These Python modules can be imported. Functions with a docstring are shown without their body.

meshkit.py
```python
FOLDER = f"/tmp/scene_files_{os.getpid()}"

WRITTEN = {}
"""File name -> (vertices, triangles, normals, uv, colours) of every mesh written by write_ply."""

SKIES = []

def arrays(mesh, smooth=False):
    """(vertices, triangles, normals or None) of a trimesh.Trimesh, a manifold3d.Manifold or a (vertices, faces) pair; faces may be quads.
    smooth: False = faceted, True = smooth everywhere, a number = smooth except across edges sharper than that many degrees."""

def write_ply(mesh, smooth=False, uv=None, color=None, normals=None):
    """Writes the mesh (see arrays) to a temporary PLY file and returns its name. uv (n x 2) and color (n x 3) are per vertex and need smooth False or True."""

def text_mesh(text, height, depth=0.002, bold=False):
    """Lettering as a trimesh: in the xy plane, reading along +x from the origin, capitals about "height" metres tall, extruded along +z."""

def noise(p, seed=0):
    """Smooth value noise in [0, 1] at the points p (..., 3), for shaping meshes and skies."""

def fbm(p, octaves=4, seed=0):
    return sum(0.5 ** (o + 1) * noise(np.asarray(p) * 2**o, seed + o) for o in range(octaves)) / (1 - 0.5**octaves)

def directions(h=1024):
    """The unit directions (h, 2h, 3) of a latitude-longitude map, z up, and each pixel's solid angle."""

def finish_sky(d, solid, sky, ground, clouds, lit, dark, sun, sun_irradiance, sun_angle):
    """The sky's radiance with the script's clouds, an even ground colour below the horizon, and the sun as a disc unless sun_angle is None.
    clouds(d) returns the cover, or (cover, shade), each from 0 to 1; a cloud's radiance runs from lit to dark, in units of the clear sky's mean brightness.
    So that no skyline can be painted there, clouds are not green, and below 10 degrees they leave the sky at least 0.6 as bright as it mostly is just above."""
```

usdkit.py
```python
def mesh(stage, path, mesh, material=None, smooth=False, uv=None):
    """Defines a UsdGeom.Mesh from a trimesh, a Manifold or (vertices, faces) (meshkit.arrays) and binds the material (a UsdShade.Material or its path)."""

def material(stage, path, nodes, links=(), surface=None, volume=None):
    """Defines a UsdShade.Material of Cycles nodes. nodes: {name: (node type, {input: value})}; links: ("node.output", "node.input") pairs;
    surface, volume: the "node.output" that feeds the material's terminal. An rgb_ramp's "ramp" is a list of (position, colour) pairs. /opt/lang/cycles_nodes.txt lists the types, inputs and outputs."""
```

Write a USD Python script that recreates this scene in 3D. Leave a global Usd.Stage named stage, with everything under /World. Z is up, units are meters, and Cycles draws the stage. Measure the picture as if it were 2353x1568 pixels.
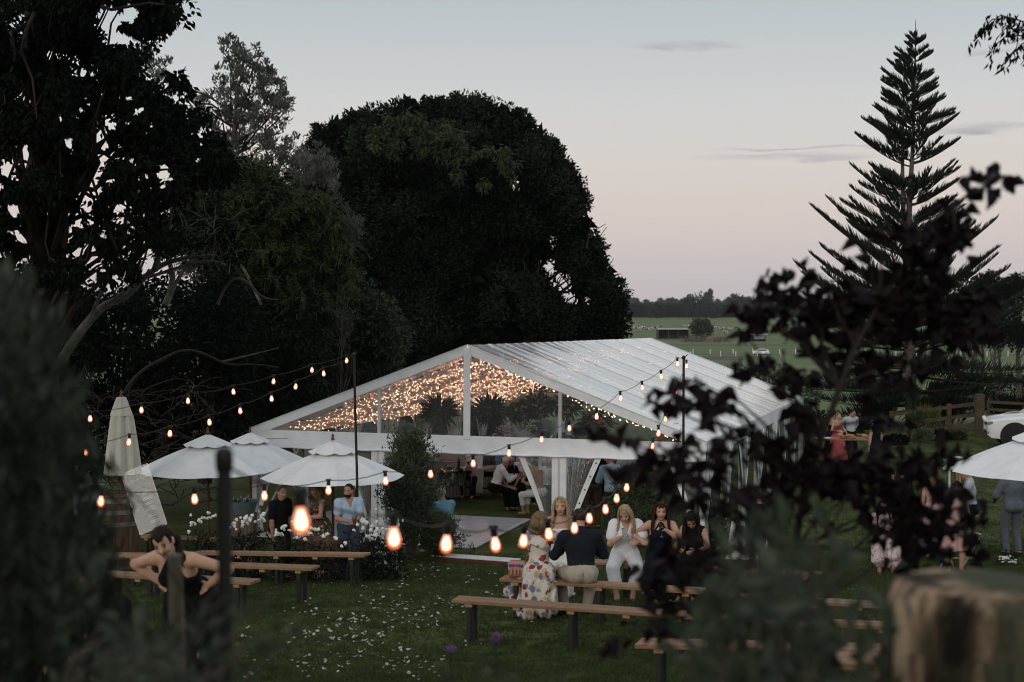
import math, random
import numpy as np
import trimesh, usdkit, meshkit
from pxr import Usd, UsdGeom, UsdLux, UsdShade, Gf, Sdf, Vt

# ------------------------------------------------------------------ camera, sky, sun, exposure
stage = Usd.Stage.CreateInMemory()
UsdGeom.SetStageUpAxis(stage, 'Z')
UsdGeom.SetStageMetersPerUnit(stage, 1.0)
UsdGeom.Xform.Define(stage, '/World')
UsdGeom.Scope.Define(stage, '/World/Looks')
F, CX, CY, HORIZON, CAMZ = 3268.0, 1176.5, 784.0, 690.0, 5.1      # a 50 mm lens over a 2353 px wide picture
PITCH = math.atan((CY - HORIZON) / F)
cam = UsdGeom.Camera.Define(stage, '/World/camera')
cam.AddTranslateOp().Set(Gf.Vec3d(0, 0, CAMZ))
cam.AddRotateXOp().Set(90 - math.degrees(PITCH))
cam.CreateFocalLengthAttr(50.0)
cam.CreateHorizontalApertureAttr(36.0)
cam.CreateVerticalApertureAttr(24.0)
cam.CreateClippingRangeAttr(Gf.Vec2f(0.1, 60000))
cam.CreateFStopAttr(2.0)
cam.CreateFocusDistanceAttr(29.0)
cam.CreateExposureAttr(0.1)

SUN_EL, SUN_ROT = math.radians(3.0), math.radians(205)               # the sun is down low behind the camera
dome = UsdLux.DomeLight.Define(stage, '/World/sky')
dome.GetPrim().SetCustomDataByKey('kind', 'structure')
SKY_STRENGTH = 0.1


def cloud_nodes(i, az, el, waz, wel, seed):
    """one thin streak of cloud at azimuth az, elevation el (radians), as a soft ellipse broken by noise"""
    n = {
        f'ca{i}': ('math', {'math_type': 'subtract', 'value2': az}), f'cb{i}': ('math', {'math_type': 'divide', 'value2': waz}),
        f'cc{i}': ('math', {'math_type': 'multiply'}),
        f'ce{i}': ('math', {'math_type': 'subtract', 'value2': el}), f'cf{i}': ('math', {'math_type': 'divide', 'value2': wel}),
        f'cg{i}': ('math', {'math_type': 'multiply'}),
        f'ch{i}': ('math', {'math_type': 'add'}),
        f'ci{i}': ('map_range', {'range_type': 'smoothstep', 'from_min': 1.0, 'from_max': 0.0, 'to_min': 0.0, 'to_max': 1.0, 'clamp': True}),
    }
    l = [('az.value', f'ca{i}.value1'), (f'ca{i}.value', f'cb{i}.value1'), (f'cb{i}.value', f'cc{i}.value1'), (f'cb{i}.value', f'cc{i}.value2'),
         ('elw.value', f'ce{i}.value1'), (f'ce{i}.value', f'cf{i}.value1'), (f'cf{i}.value', f'cg{i}.value1'), (f'cf{i}.value', f'cg{i}.value2'),
         (f'cc{i}.value', f'ch{i}.value1'), (f'cg{i}.value', f'ch{i}.value2'), (f'ch{i}.value', f'ci{i}.value')]
    return n, l


def pxdir(px, py):
    e = (HORIZON - py) / F
    return math.atan2((px - CX) / F, 1.0), math.atan(e)


nodes = {
    'tc': ('texture_coordinate', {}),
    'sep': ('separate_xyz', {}),
    'sky': ('sky_texture', {'sky_type': 'single_scattering', 'sun_disc': False, 'sun_elevation': SUN_EL, 'sun_rotation': SUN_ROT,
                            'altitude': 50.0, 'air_density': 1.0, 'aerosol_density': 1.2, 'ozone_density': 1.5}),
    # dusk gradient: mauve at the horizon, warm pink above it, grey blue overhead
    'ramp': ('rgb_ramp', {'ramp': [(0.0, (.56, .51, .54)), (0.02, (.625, .56, .56)), (0.06, (.70, .61, .575)), (0.10, (.69, .64, .61)), (0.135, (.64, .64, .635)),
                                   (0.21, (.485, .54, .575)), (0.42, (.49, .54, .58)), (1.0, (.50, .545, .59))]}),
    'dusk': ('vector_math', {'vector_math_type': 'scale', 'type': 'scale', 'scale': 1.0 / SKY_STRENGTH}),
    'mixsky': ('mix_color', {'blend_type': 'mix', 'fac': 0.92, 'use_clamp': False, 'use_clamp_result': False}),
    'az': ('math', {'math_type': 'arctan2'}), 'el': ('math', {'math_type': 'arcsine'}),
    'nz': ('noise_texture', {'scale': 9.0, 'detail': 5.0, 'roughness': 0.6}), 'nmap': ('mapping', {'mapping_type': 'point', 'scale': (1.5, 1.5, 9.0)}),
    'nzo': ('math', {'math_type': 'multiply_add', 'value2': 0.02, 'value3': -0.010}), 'elw': ('math', {'math_type': 'add'}),
    'cn': ('map_range', {'from_min': 0.38, 'from_max': 0.62, 'to_min': 0.15, 'to_max': 1.0, 'clamp': True}),
    'cmul': ('math', {'math_type': 'multiply', 'use_clamp': True}),
    'cmix': ('mix_color', {'blend_type': 'mix', 'use_clamp': False, 'use_clamp_result': False, 'b': (4.15, 3.95, 4.3)}),
    'bg': ('background_shader', {'strength': SKY_STRENGTH}),
}
nodes['dusk'] = ('vector_math', {'math_type': 'scale', 'scale': 1.0 / SKY_STRENGTH})
links = [('tc.generated', 'sep.vector'), ('sep.z', 'ramp.fac'), ('ramp.color', 'dusk.vector1'), ('sky.color', 'mixsky.a'), ('dusk.vector', 'mixsky.b'),
         ('sep.x', 'az.value1'), ('sep.y', 'az.value2'), ('sep.z', 'el.value1'), ('tc.generated', 'nmap.vector'), ('nmap.vector', 'nz.vector'),
         ('nz.fac', 'nzo.value1'), ('el.value', 'elw.value1'), ('nzo.value', 'elw.value2'), ('nz.fac', 'cn.value')]
prev = None
for i, (px, py, wx, wy) in enumerate([(1800, 371, 250, 14), (2290, 316, 170, 13), (1570, 112, 150, 9), (2280, 155, 80, 6), (1900, 348, 300, 5)]):
    a, e = pxdir(px, py)
    n, l = cloud_nodes(i, a, e, wx / F, wy / F, i)
    nodes.update(n)
    links += l
    if prev is None:
        prev = f'ci{i}.result'
    else:
        nodes[f'cm{i}'] = ('math', {'math_type': 'maximum'})
        links += [(prev, f'cm{i}.value1'), (f'ci{i}.result', f'cm{i}.value2')]
        prev = f'cm{i}.value'
links += [(prev, 'cmul.value1'), ('cn.result', 'cmul.value2'), ('cmul.value', 'cmix.fac'), ('mixsky.result', 'cmix.a'), ('cmix.result', 'bg.color')]
skymat = usdkit.material(stage, '/World/Looks/dusk_sky', nodes, links, surface='bg.background')
UsdShade.MaterialBindingAPI.Apply(dome.GetPrim()).Bind(skymat)
sun = UsdLux.DistantLight.Define(stage, '/World/sun')
sun.CreateIntensityAttr(0.36)
sun.CreateAngleAttr(40.0)
sun.CreateNormalizeAttr(True)
sun.CreateColorAttr(Gf.Vec3f(1.0, 0.88, 0.78))
sun.AddRotateXYZOp().Set(Gf.Vec3f(90 - 14.0, 0, -math.degrees(SUN_ROT) + 180))

# ------------------------------------------------------------------ helpers
FWD = np.array([0, math.cos(PITCH), -math.sin(PITCH)])
UP = np.array([0, math.sin(PITCH), math.cos(PITCH)])
EYE = np.array([0, 0, CAMZ])


def ray(px, py):
    return FWD + np.array([1.0, 0, 0]) * (px - CX) / F + UP * (CY - py) / F


def P(px, py, Y):
    d = ray(px, py)
    return EYE + d * (Y / d[1])


from scipy.interpolate import PchipInterpolator
_gy = [-160, -60, -5, 4, 8, 12, 13.5, 15, 17, 19, 22.5, 25.5, 28, 36, 48, 52, 62, 75, 150, 195, 300, 20000]
_gz = [34, 16.0, 3.9, 3.3, 2.55, 1.6, 1.32, 1.06, .88, .84, .55, .15, 0.0, -.03, -.33, -.40, -.55, -1.2, -7.6, -8.8, -8.8, -8.8]
_gf = PchipInterpolator(_gy, _gz)


def ground(x, y):
    x, y = np.asarray(x, float), np.asarray(y, float)
    p = np.stack([x * .35, y * .35, 0 * x], -1)
    lump = (meshkit.noise(p, 5) - .5) * .05
    flat = np.exp(-(((x - 1.5) / 9) ** 4 + ((y - 38) / 13) ** 4))
    return _gf(y) + lump * (1 - flat) * (y < 70)


def G(px, py, h=0.0):
    """where the line of sight through a photograph point meets the ground raised by h"""
    d = ray(px, py)
    lo, hi = 2.0, 3000.0
    ts = np.concatenate([np.linspace(3, 90, 600), np.geomspace(90.5, 6000, 500)])
    pts = EYE + d * ts[:, None]
    below = pts[:, 2] < ground(pts[:, 0], pts[:, 1]) + h
    i = int(np.argmax(below))
    a, b = ts[max(i - 1, 0)], ts[i]
    for _ in range(25):
        m = (a + b) / 2
        q = EYE + d * m
        if q[2] < ground(q[0], q[1]) + h:
            b = m
        else:
            a = m
    return EYE + d * b


def gz(x, y):
    return float(ground(np.array([x]), np.array([y]))[0])


_names = {}


def numbered(parent, name):
    k = (parent, name)
    _names[k] = _names.get(k, -1) + 1
    return f'{parent}/{name}' + (f'_{_names[k]:03d}' if _names[k] else '')


def Rz(d):
    c, s = math.cos(math.radians(d)), math.sin(math.radians(d))
    return np.array([[c, -s, 0], [s, c, 0], [0, 0, 1.0]])


def Rx(d):
    c, s = math.cos(math.radians(d)), math.sin(math.radians(d))
    return np.array([[1.0, 0, 0], [0, c, -s], [0, s, c]])


def Ry(d):
    c, s = math.cos(math.radians(d)), math.sin(math.radians(d))
    return np.array([[c, 0, s], [0, 1.0, 0], [-s, 0, c]])


class Thing:
    def __init__(self, path, loc, rotz):
        self.path, self.loc, self.rotz = path, np.array(loc, float), rotz


def say(prim, label=None, cat=None, group=None, kind=None):
    for k, v in (('label', label), ('category', cat), ('group', group), ('kind', kind)):
        if v:
            prim.SetCustomDataByKey(k, v)


def thing(name, label, cat, loc=(0, 0, 0), rotz=0.0, group=None, kind=None, scale=None, rot=None):
    path = numbered('/World', name)
    x = UsdGeom.Xform.Define(stage, path)
    x.AddTranslateOp().Set(Gf.Vec3d(*map(float, loc)))
    if rot is not None:
        x.AddRotateXYZOp().Set(Gf.Vec3f(*map(float, rot)))
    elif rotz:
        x.AddRotateZOp().Set(float(rotz))
    if scale is not None:
        x.AddScaleOp().Set(Gf.Vec3f(*((scale,) * 3 if np.ndim(scale) == 0 else scale)))
    say(x.GetPrim(), label, cat, group, kind)
    return Thing(path, loc, rotz)


def part(parent, name, mesh, mat, smooth=False, label=None, kind=None, world=False):
    """a Mesh under a thing or a part (parent: Thing or a prim path)"""
    path = numbered(parent.path if isinstance(parent, Thing) else parent, name)
    if isinstance(mesh, MB):
        mesh = mesh.get()
    if world and isinstance(parent, Thing):
        v = (np.asarray(mesh[0]) - parent.loc) @ Rz(parent.rotz)
        mesh = (v, mesh[1])
    m = usdkit.mesh(stage, path, mesh, mat, smooth)
    say(m.GetPrim(), label, None, None, kind)
    return path


def single(name, mesh, mat, label=None, cat=None, group=None, kind=None, smooth=False, loc=None):
    path = numbered('/World', name)
    if isinstance(mesh, MB):
        mesh = mesh.get()
    m = usdkit.mesh(stage, path, mesh, mat, smooth)
    if loc is not None:
        m.AddTranslateOp().Set(Gf.Vec3d(*map(float, loc)))
    say(m.GetPrim(), label, cat, group, kind)
    return path


def copy_of(src, loc, rotz=0.0, label=None, cat=None, group=None, scale=None, rot=None, name=None):
    prim = stage.GetPrimAtPath(src.path)
    was = prim.GetCustomData()
    base = name or src.path.split('/')[-1]
    if base[-4:-3] == '_' and base[-3:].isdigit():
        base = base[:-4]
    t = thing(base, label or was.get('label'), cat or was.get('category'), loc, rotz, group or was.get('group'), None, scale, rot)
    p = stage.GetPrimAtPath(t.path)
    p.GetReferences().AddInternalReference(src.path)
    p.SetInstanceable(True)
    return t


class MB:
    """collects shapes into one mesh"""

    def __init__(self):
        self.v, self.f, self.n = [], [], 0

    def add(self, v, f):
        v = np.asarray(v, float)
        f = np.asarray(f, int)
        if f.shape[1] == 4:
            f = np.vstack([f[:, [0, 1, 2]], f[:, [0, 2, 3]]])
        self.v.append(v)
        self.f.append(f + self.n)
        self.n += len(v)
        return self

    def mesh(self, m, off=(0, 0, 0), R=None, s=1.0):
        v, f, _ = meshkit.arrays(m)
        v = v * s
        if R is not None:
            v = v @ np.asarray(R).T
        return self.add(v + np.asarray(off), f)

    def box(self, c, s, R=None, b=0.0):
        s = np.asarray(s, float) / 2
        if b:
            pts = []
            for sx in (-1, 1):
                for sy in (-1, 1):
                    for sz in (-1, 1):
                        for k in range(3):
                            q = np.array([sx, sy, sz]) * (s - b)
                            q[k] += (sx, sy, sz)[k] * b
                            pts.append(q)
            h = trimesh.convex.convex_hull(np.array(pts))
            v, f = np.array(h.vertices), np.array(h.faces)
        else:
            v = np.array([[x, y, z] for x in (-1, 1) for y in (-1, 1) for z in (-1, 1)], float) * s
            f = np.array([[0, 1, 3, 2], [4, 6, 7, 5], [0, 4, 5, 1], [2, 3, 7, 6], [0, 2, 6, 4], [1, 5, 7, 3]])
        if R is not None:
            v = v @ np.asarray(R).T
        return self.add(v + np.asarray(c, float), f)

    def beam(self, p0, p1, w, h, b=0.0, roll=0.0):
        """a square bar from p0 to p1, w across, h upright"""
        p0, p1 = np.asarray(p0, float), np.asarray(p1, float)
        d = p1 - p0
        L = np.linalg.norm(d)
        d /= L
        side = np.cross(d, [0, 0, 1.0]) if abs(d[2]) < .97 else np.array([1.0, 0, 0])
        side /= np.linalg.norm(side)
        up = np.cross(side, d)
        R = np.stack([side, d, up], 1)
        return self.box((p0 + p1) / 2, (w, L, h), R, b)

    def tube(self, pts, radii, n=6, cap=True):
        p = np.asarray(pts, float)
        r = np.broadcast_to(np.asarray(radii, float), (len(p),))
        t = np.gradient(p, axis=0)
        t /= np.linalg.norm(t, axis=1, keepdims=True) + 1e-12
        ref = np.array([0.31, 0.17, 0.93]) if abs(t[:, 2]).mean() < .8 else np.array([1.0, .1, 0])
        a = np.cross(t, ref)
        a /= np.linalg.norm(a, axis=1, keepdims=True) + 1e-12
        b = np.cross(t, a)
        ang = np.arange(n) * 2 * np.pi / n
        v = p[:, None] + r[:, None, None] * (np.cos(ang)[None, :, None] * a[:, None] + np.sin(ang)[None, :, None] * b[:, None])
        m = len(p)
        i, j = np.meshgrid(np.arange(m - 1), np.arange(n), indexing='ij')
        q = np.stack([i * n + j, i * n + (j + 1) % n, (i + 1) * n + (j + 1) % n, (i + 1) * n + j], -1).reshape(-1, 4)
        f = np.vstack([q[:, [0, 2, 1]], q[:, [0, 3, 2]]])
        v = v.reshape(-1, 3)
        if cap:
            c0, c1 = len(v), len(v) + 1
            v = np.vstack([v, p[:1], p[-1:]])
            k = np.arange(n)
            f = np.vstack([f, np.stack([np.full(n, c0), k, (k + 1) % n], 1),
                           np.stack([np.full(n, c1), (m - 1) * n + (k + 1) % n, (m - 1) * n + k], 1)])
        return self.add(v, f)

    def cyl(self, p0, p1, r0, r1=None, n=10):
        return self.tube([p0, p1], [r0, r0 if r1 is None else r1], n)

    def lathe(self, prof, c=(0, 0, 0), n=16, fold=None, R=None):
        """prof: (radius, z) pairs bottom to top"""
        prof = np.asarray(prof, float)
        ang = np.arange(n) * 2 * np.pi / n
        rr = prof[:, 0][:, None] * np.ones(n)[None]
        if fold is not None:
            rr = rr * fold(ang)[None]
        v = np.stack([rr * np.cos(ang), rr * np.sin(ang), prof[:, 1][:, None] * np.ones(n)[None]], -1).reshape(-1, 3)
        m = len(prof)
        i, j = np.meshgrid(np.arange(m - 1), np.arange(n), indexing='ij')
        q = np.stack([i * n + j, i * n + (j + 1) % n, (i + 1) * n + (j + 1) % n, (i + 1) * n + j], -1).reshape(-1, 4)
        if R is not None:
            v = v @ np.asarray(R).T
        return self.add(v + np.asarray(c, float), q)

    def grid(self, pts):
        m, n = pts.shape[:2]
        i, j = np.meshgrid(np.arange(m - 1), np.arange(n - 1), indexing='ij')
        q = np.stack([i * n + j, i * n + j + 1, (i + 1) * n + j + 1, (i + 1) * n + j], -1).reshape(-1, 4)
        return self.add(pts.reshape(-1, 3), q)

    def sheet(self, pts, th=0.004):
        """a grid with a real thickness"""
        pts = np.asarray(pts, float)
        m, n = pts.shape[:2]
        du, dv = np.gradient(pts, axis=0), np.gradient(pts, axis=1)
        nn = np.cross(du, dv)
        nn /= np.linalg.norm(nn, axis=-1, keepdims=True) + 1e-12
        self.grid(pts + nn * th / 2)
        return self.grid((pts - nn * th / 2)[:, ::-1])

    def ball(self, c, r, sub=1, s=(1, 1, 1)):
        m = trimesh.creation.icosphere(sub, 1.0)
        return self.add(np.array(m.vertices) * r * np.array(s) + np.asarray(c), np.array(m.faces))

    def get(self):
        return np.vstack(self.v), np.vstack(self.f)


# ------------------------------------------------------------------ materials
def mat(name, col, col2=None, rough=.6, scale=6.0, spec=.35, bump=0.0, bscale=60.0, metal=0.0, trans=0.0, stretch=None, coord='object', detail=4.0,
        lo=.35, hi=.65, sheen=0.0, extra=None, emit=None, coat=0.0):
    n = {'p': ('principled_bsdf', {'roughness': rough, 'specular_ior_level': spec, 'metallic': metal, 'transmission_weight': trans, 'sheen_weight': sheen, 'coat_weight': coat, **(extra or {})})}
    l = []
    if emit:
        n['p'][1]['emission_color'], n['p'][1]['emission_strength'] = emit
    n['tc'] = ('texture_coordinate', {})
    n['geo'] = ('geometry', {})
    src = 'tc.object' if coord == 'object' else 'geo.position'
    if stretch is not None:
        n['mp'] = ('mapping', {'mapping_type': 'point', 'scale': stretch})
        l.append((src, 'mp.vector'))
        src = 'mp.vector'
    if col2 is None:
        col2 = tuple(c * .82 for c in col)
    n['nz'] = ('noise_texture', {'scale': scale, 'detail': detail, 'roughness': .6})
    n['rp'] = ('rgb_ramp', {'ramp': [(lo, col), (hi, col2)]})
    l += [(src, 'nz.vector'), ('nz.fac', 'rp.fac'), ('rp.color', 'p.base_color')]
    if bump:
        n['bn'] = ('noise_texture', {'scale': bscale, 'detail': 3.0})
        n['bu'] = ('bump', {'strength': bump, 'distance': .02})
        l += [(src, 'bn.vector'), ('bn.fac', 'bu.height'), ('bu.normal', 'p.normal')]
    return usdkit.material(stage, f'/World/Looks/{name}', n, l, surface='p.BSDF')


def leaf_mat(name, c1, c2, scale=1.2, trans=.3, rough=.5, spec=.3):
    n = {'geo': ('geometry', {}), 'nz': ('noise_texture', {'scale': scale, 'detail': 3.0}), 'ad': ('math', {'math_type': 'multiply_add', 'value2': .45}),
         'ml': ('math', {'math_type': 'multiply', 'value2': .55}), 'rp': ('rgb_ramp', {'ramp': [(.28, c1), (.72, c2)]}),
         'p': ('principled_bsdf', {'roughness': rough, 'specular_ior_level': spec}), 'tr': ('translucent_bsdf', {}), 'mx': ('mix_closure', {'fac': trans})}
    l = [('geo.position', 'nz.vector'), ('geo.random_per_island', 'ad.value1'), ('nz.fac', 'ml.value1'), ('ml.value', 'ad.value3'), ('ad.value', 'rp.fac'),
         ('rp.color', 'p.base_color'), ('rp.color', 'tr.color'), ('p.BSDF', 'mx.closure1'), ('tr.BSDF', 'mx.closure2')]
    return usdkit.material(stage, f'/World/Looks/{name}', n, l, surface='mx.closure')


def film_mat(name, milk=.12, tint=(.93, .95, .95), ior=1.5, rough=.04, bump=.25, bscale=7.0, stretch=(1, 1, 1)):
    """clear PVC film: both faces reflect, and a little milkiness"""
    n = {'fr': ('fresnel', {'IOR': ior}), 'a': ('math', {'math_type': 'add', 'value2': 1.0}), 'm': ('math', {'math_type': 'multiply', 'value2': 2.0}),
         'd': ('math', {'math_type': 'divide', 'use_clamp': True}), 'tr': ('transparent_bsdf', {'color': tint}), 'gl': ('glossy_bsdf', {'color': (1, 1, 1), 'roughness': rough, 'distribution': 'ggx'}),
         'df': ('diffuse_bsdf', {'color': (.82, .83, .84)}), 'tl': ('translucent_bsdf', {'color': (.82, .83, .84)}), 'mk': ('mix_closure', {'fac': .5}), 'm1': ('mix_closure', {'fac': milk}), 'm2': ('mix_closure', {}),
         'tc': ('texture_coordinate', {}), 'mp': ('mapping', {'mapping_type': 'point', 'scale': stretch}), 'nz': ('noise_texture', {'scale': bscale, 'detail': 3.0}), 'bu': ('bump', {'strength': bump, 'distance': .02})}
    l = [('fr.fac', 'a.value1'), ('fr.fac', 'm.value1'), ('m.value', 'd.value1'), ('a.value', 'd.value2'), ('tr.BSDF', 'm1.closure1'),
         ('df.BSDF', 'mk.closure1'), ('tl.BSDF', 'mk.closure2'), ('mk.closure', 'm1.closure2'), ('m1.closure', 'm2.closure1'), ('gl.BSDF', 'm2.closure2'), ('d.value', 'm2.fac'),
         ('tc.object', 'mp.vector'), ('mp.vector', 'nz.vector'), ('nz.fac', 'bu.height'), ('bu.normal', 'gl.normal')]
    return usdkit.material(stage, f'/World/Looks/{name}', n, l, surface='m2.closure')


def emit_mat(name, col, strength):
    return usdkit.material(stage, f'/World/Looks/{name}', {'e': ('emission', {'color': col, 'strength': strength})}, [], surface='e.emission')


def floral_mat(name, base, cols, scale=14.0, dens=.62):
    n = {'tc': ('texture_coordinate', {}), 'wn': ('noise_texture', {'scale': 8.0, 'detail': 2.0}), 'wm': ('vector_math', {'math_type': 'scale', 'scale': .12}), 'wa': ('vector_math', {'math_type': 'add'}),
         'v': ('voronoi_texture', {'scale': scale, 'feature': 'f1'}), 'sc': ('separate_color', {}), 'rp': ('rgb_ramp', {'ramp': [(i / len(cols), c) for i, c in enumerate(cols)], 'interpolate': False}),
         'th': ('map_range', {'from_min': dens - .04, 'from_max': dens + .04, 'to_min': 0, 'to_max': 1, 'clamp': True}),
         'mx': ('mix_color', {'b': base}), 'p': ('principled_bsdf', {'roughness': .7, 'specular_ior_level': .2})}
    l = [('tc.object', 'wn.vector'), ('wn.color', 'wm.vector1'), ('wm.vector', 'wa.vector1'), ('tc.object', 'wa.vector2'), ('wa.vector', 'v.vector'), ('v.color', 'sc.color'), ('sc.r', 'rp.fac'),
         ('rp.color', 'mx.a'), ('v.distance', 'th.value'), ('th.result', 'mx.fac'), ('mx.result', 'p.base_color')]
    return usdkit.material(stage, f'/World/Looks/{name}', n, l, surface='p.BSDF')


M = {}
M['white_pvc'] = mat('white_pvc', (.78, .80, .82), (.70, .72, .75), rough=.45, scale=2.5, bump=.35, bscale=9)
M['white_metal'] = mat('white_metal', (.66, .67, .68), (.58, .59, .60), rough=.4, scale=8)
M['aluminium'] = mat('aluminium', (.62, .63, .65), (.5, .51, .53), rough=.35, metal=.8, scale=12)
M['canvas'] = mat('umbrella_canvas', (.78, .80, .80), (.71, .73, .73), rough=.8, scale=5, bump=.15, bscale=120)
M['cream_canvas'] = mat('cream_canvas', (.66, .64, .56), (.58, .56, .48), rough=.8, scale=5, bump=.15, bscale=120)
M['black_steel'] = mat('black_steel', (.012, .012, .013), (.02, .02, .02), rough=.5, scale=20)
M['black_plastic'] = mat('black_plastic', (.01, .01, .01), rough=.4)
M['red_wood'] = mat('stained_wood', (.16, .055, .03), (.10, .035, .02), rough=.5, scale=8, stretch=(8, 8, 1))
M['pine'] = mat('pine_timber', (.29, .165, .085), (.17, .095, .05), rough=.65, scale=5, stretch=(1.2, 14, 14), bump=.2, bscale=8)
M['pine2'] = mat('pine_timber_pale', (.38, .23, .125), (.25, .145, .075), rough=.65, scale=5, stretch=(1.2, 14, 14), bump=.2, bscale=8)
M['pine3'] = mat('pine_timber_grey', (.26, .17, .11), (.17, .11, .075), rough=.75, scale=5, stretch=(1.2, 14, 14), bump=.25, bscale=8)
M['old_wood'] = mat('weathered_wood', (.20, .16, .12), (.10, .08, .06), rough=.85, scale=6, stretch=(10, 10, 1), bump=.5, bscale=20)
M['fence_wood'] = mat('fence_wood', (.085, .058, .036), (.045, .032, .022), rough=.8, scale=3, bump=.3, bscale=20)
M['film'] = film_mat('clear_pvc_roof', milk=.62, rough=.11, bump=.30, bscale=2.2, stretch=(1.0, 2.2, 1.0))
M['pane'] = film_mat('clear_pvc_gable', milk=.035, rough=.02, bump=.05, bscale=3)
M['drape'] = film_mat('clear_pvc_curtain', milk=.11, rough=.12, bump=.5, bscale=14, stretch=(3, 3, .4))
M['glass'] = usdkit.material(stage, '/World/Looks/drinking_glass', {'g': ('glossy_bsdf', {'color': (1, 1, 1), 'roughness': .02}), 't': ('transparent_bsdf', {'color': (.93, .95, .95)}), 'f': ('fresnel', {'IOR': 1.6}), 'm': ('mix_closure', {})},
                             [('f.fac', 'm.fac'), ('t.BSDF', 'm.closure1'), ('g.BSDF', 'm.closure2')], surface='m.closure')
M['white_cloth'] = mat('white_cloth', (.74, .74, .73), (.66, .66, .66), rough=.85, scale=9, bump=.3, bscale=18)
M['gauze'] = mat('grey_gauze', (.36, .36, .36), (.30, .30, .30), rough=.9, scale=30)
M['white_paint'] = mat('white_paint', (.76, .76, .77), (.66, .66, .68), rough=.5, scale=3)
M['rosewhite'] = mat('white_petal', (.80, .79, .76), (.70, .69, .63), rough=.7, scale=30)
M['bark'] = mat('grey_bark', (.10, .085, .07), (.045, .038, .03), rough=.9, scale=5, bump=.8, bscale=14, coord='pos')
M['lichen_bark'] = mat('lichen_bark', (.15, .145, .125), (.05, .045, .037), rough=.9, scale=7, bump=.8, bscale=18, coord='pos')
M['dark_bark'] = mat('dark_bark', (.035, .028, .022), (.018, .015, .012), rough=.9, scale=6, bump=.6, bscale=15, coord='pos')
M['asphalt'] = mat('asphalt', (.06, .06, .06), (.045, .045, .045), rough=.9, scale=.4, coord='pos')
M['steel_roof'] = mat('steel_roof', (.45, .48, .50), (.36, .38, .40), rough=.5, scale=.6)
M['shed_dark'] = mat('shed_dark', (.03, .035, .035), (.02, .022, .022), rough=.8)
M['galv'] = mat('galvanised', (.20, .27, .28), (.13, .18, .19), rough=.45, metal=.4, scale=8)
M['car_white'] = mat('car_white', (.78, .79, .80), (.76, .77, .78), rough=.25, spec=.5, coat=.6)
M['tyre'] = mat('tyre', (.012, .012, .012), rough=.8)
M['car_glass'] = mat('car_glass', (.015, .017, .02), rough=.06, spec=.8)
M['chrome'] = mat('chrome', (.6, .6, .6), (.5, .5, .5), rough=.15, metal=1.0)
M['lamp_glass'] = mat('lamp_glass', (.35, .37, .39), (.12, .13, .14), rough=.1, scale=18, spec=.8)
HAZE = 0.000055
# ------------------------------------------------------------------ land
def grid_axis(fine0, fine1, step, far0, far1, n):
    a = np.arange(fine0, fine1 + 1e-6, step)
    hi = fine1 + np.geomspace(step, far1 - fine1, n)
    lo = fine0 - np.geomspace(step, fine0 - far0, n)[::-1] if far0 < fine0 else np.zeros(0)
    return np.concatenate([lo, a, hi])


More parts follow.
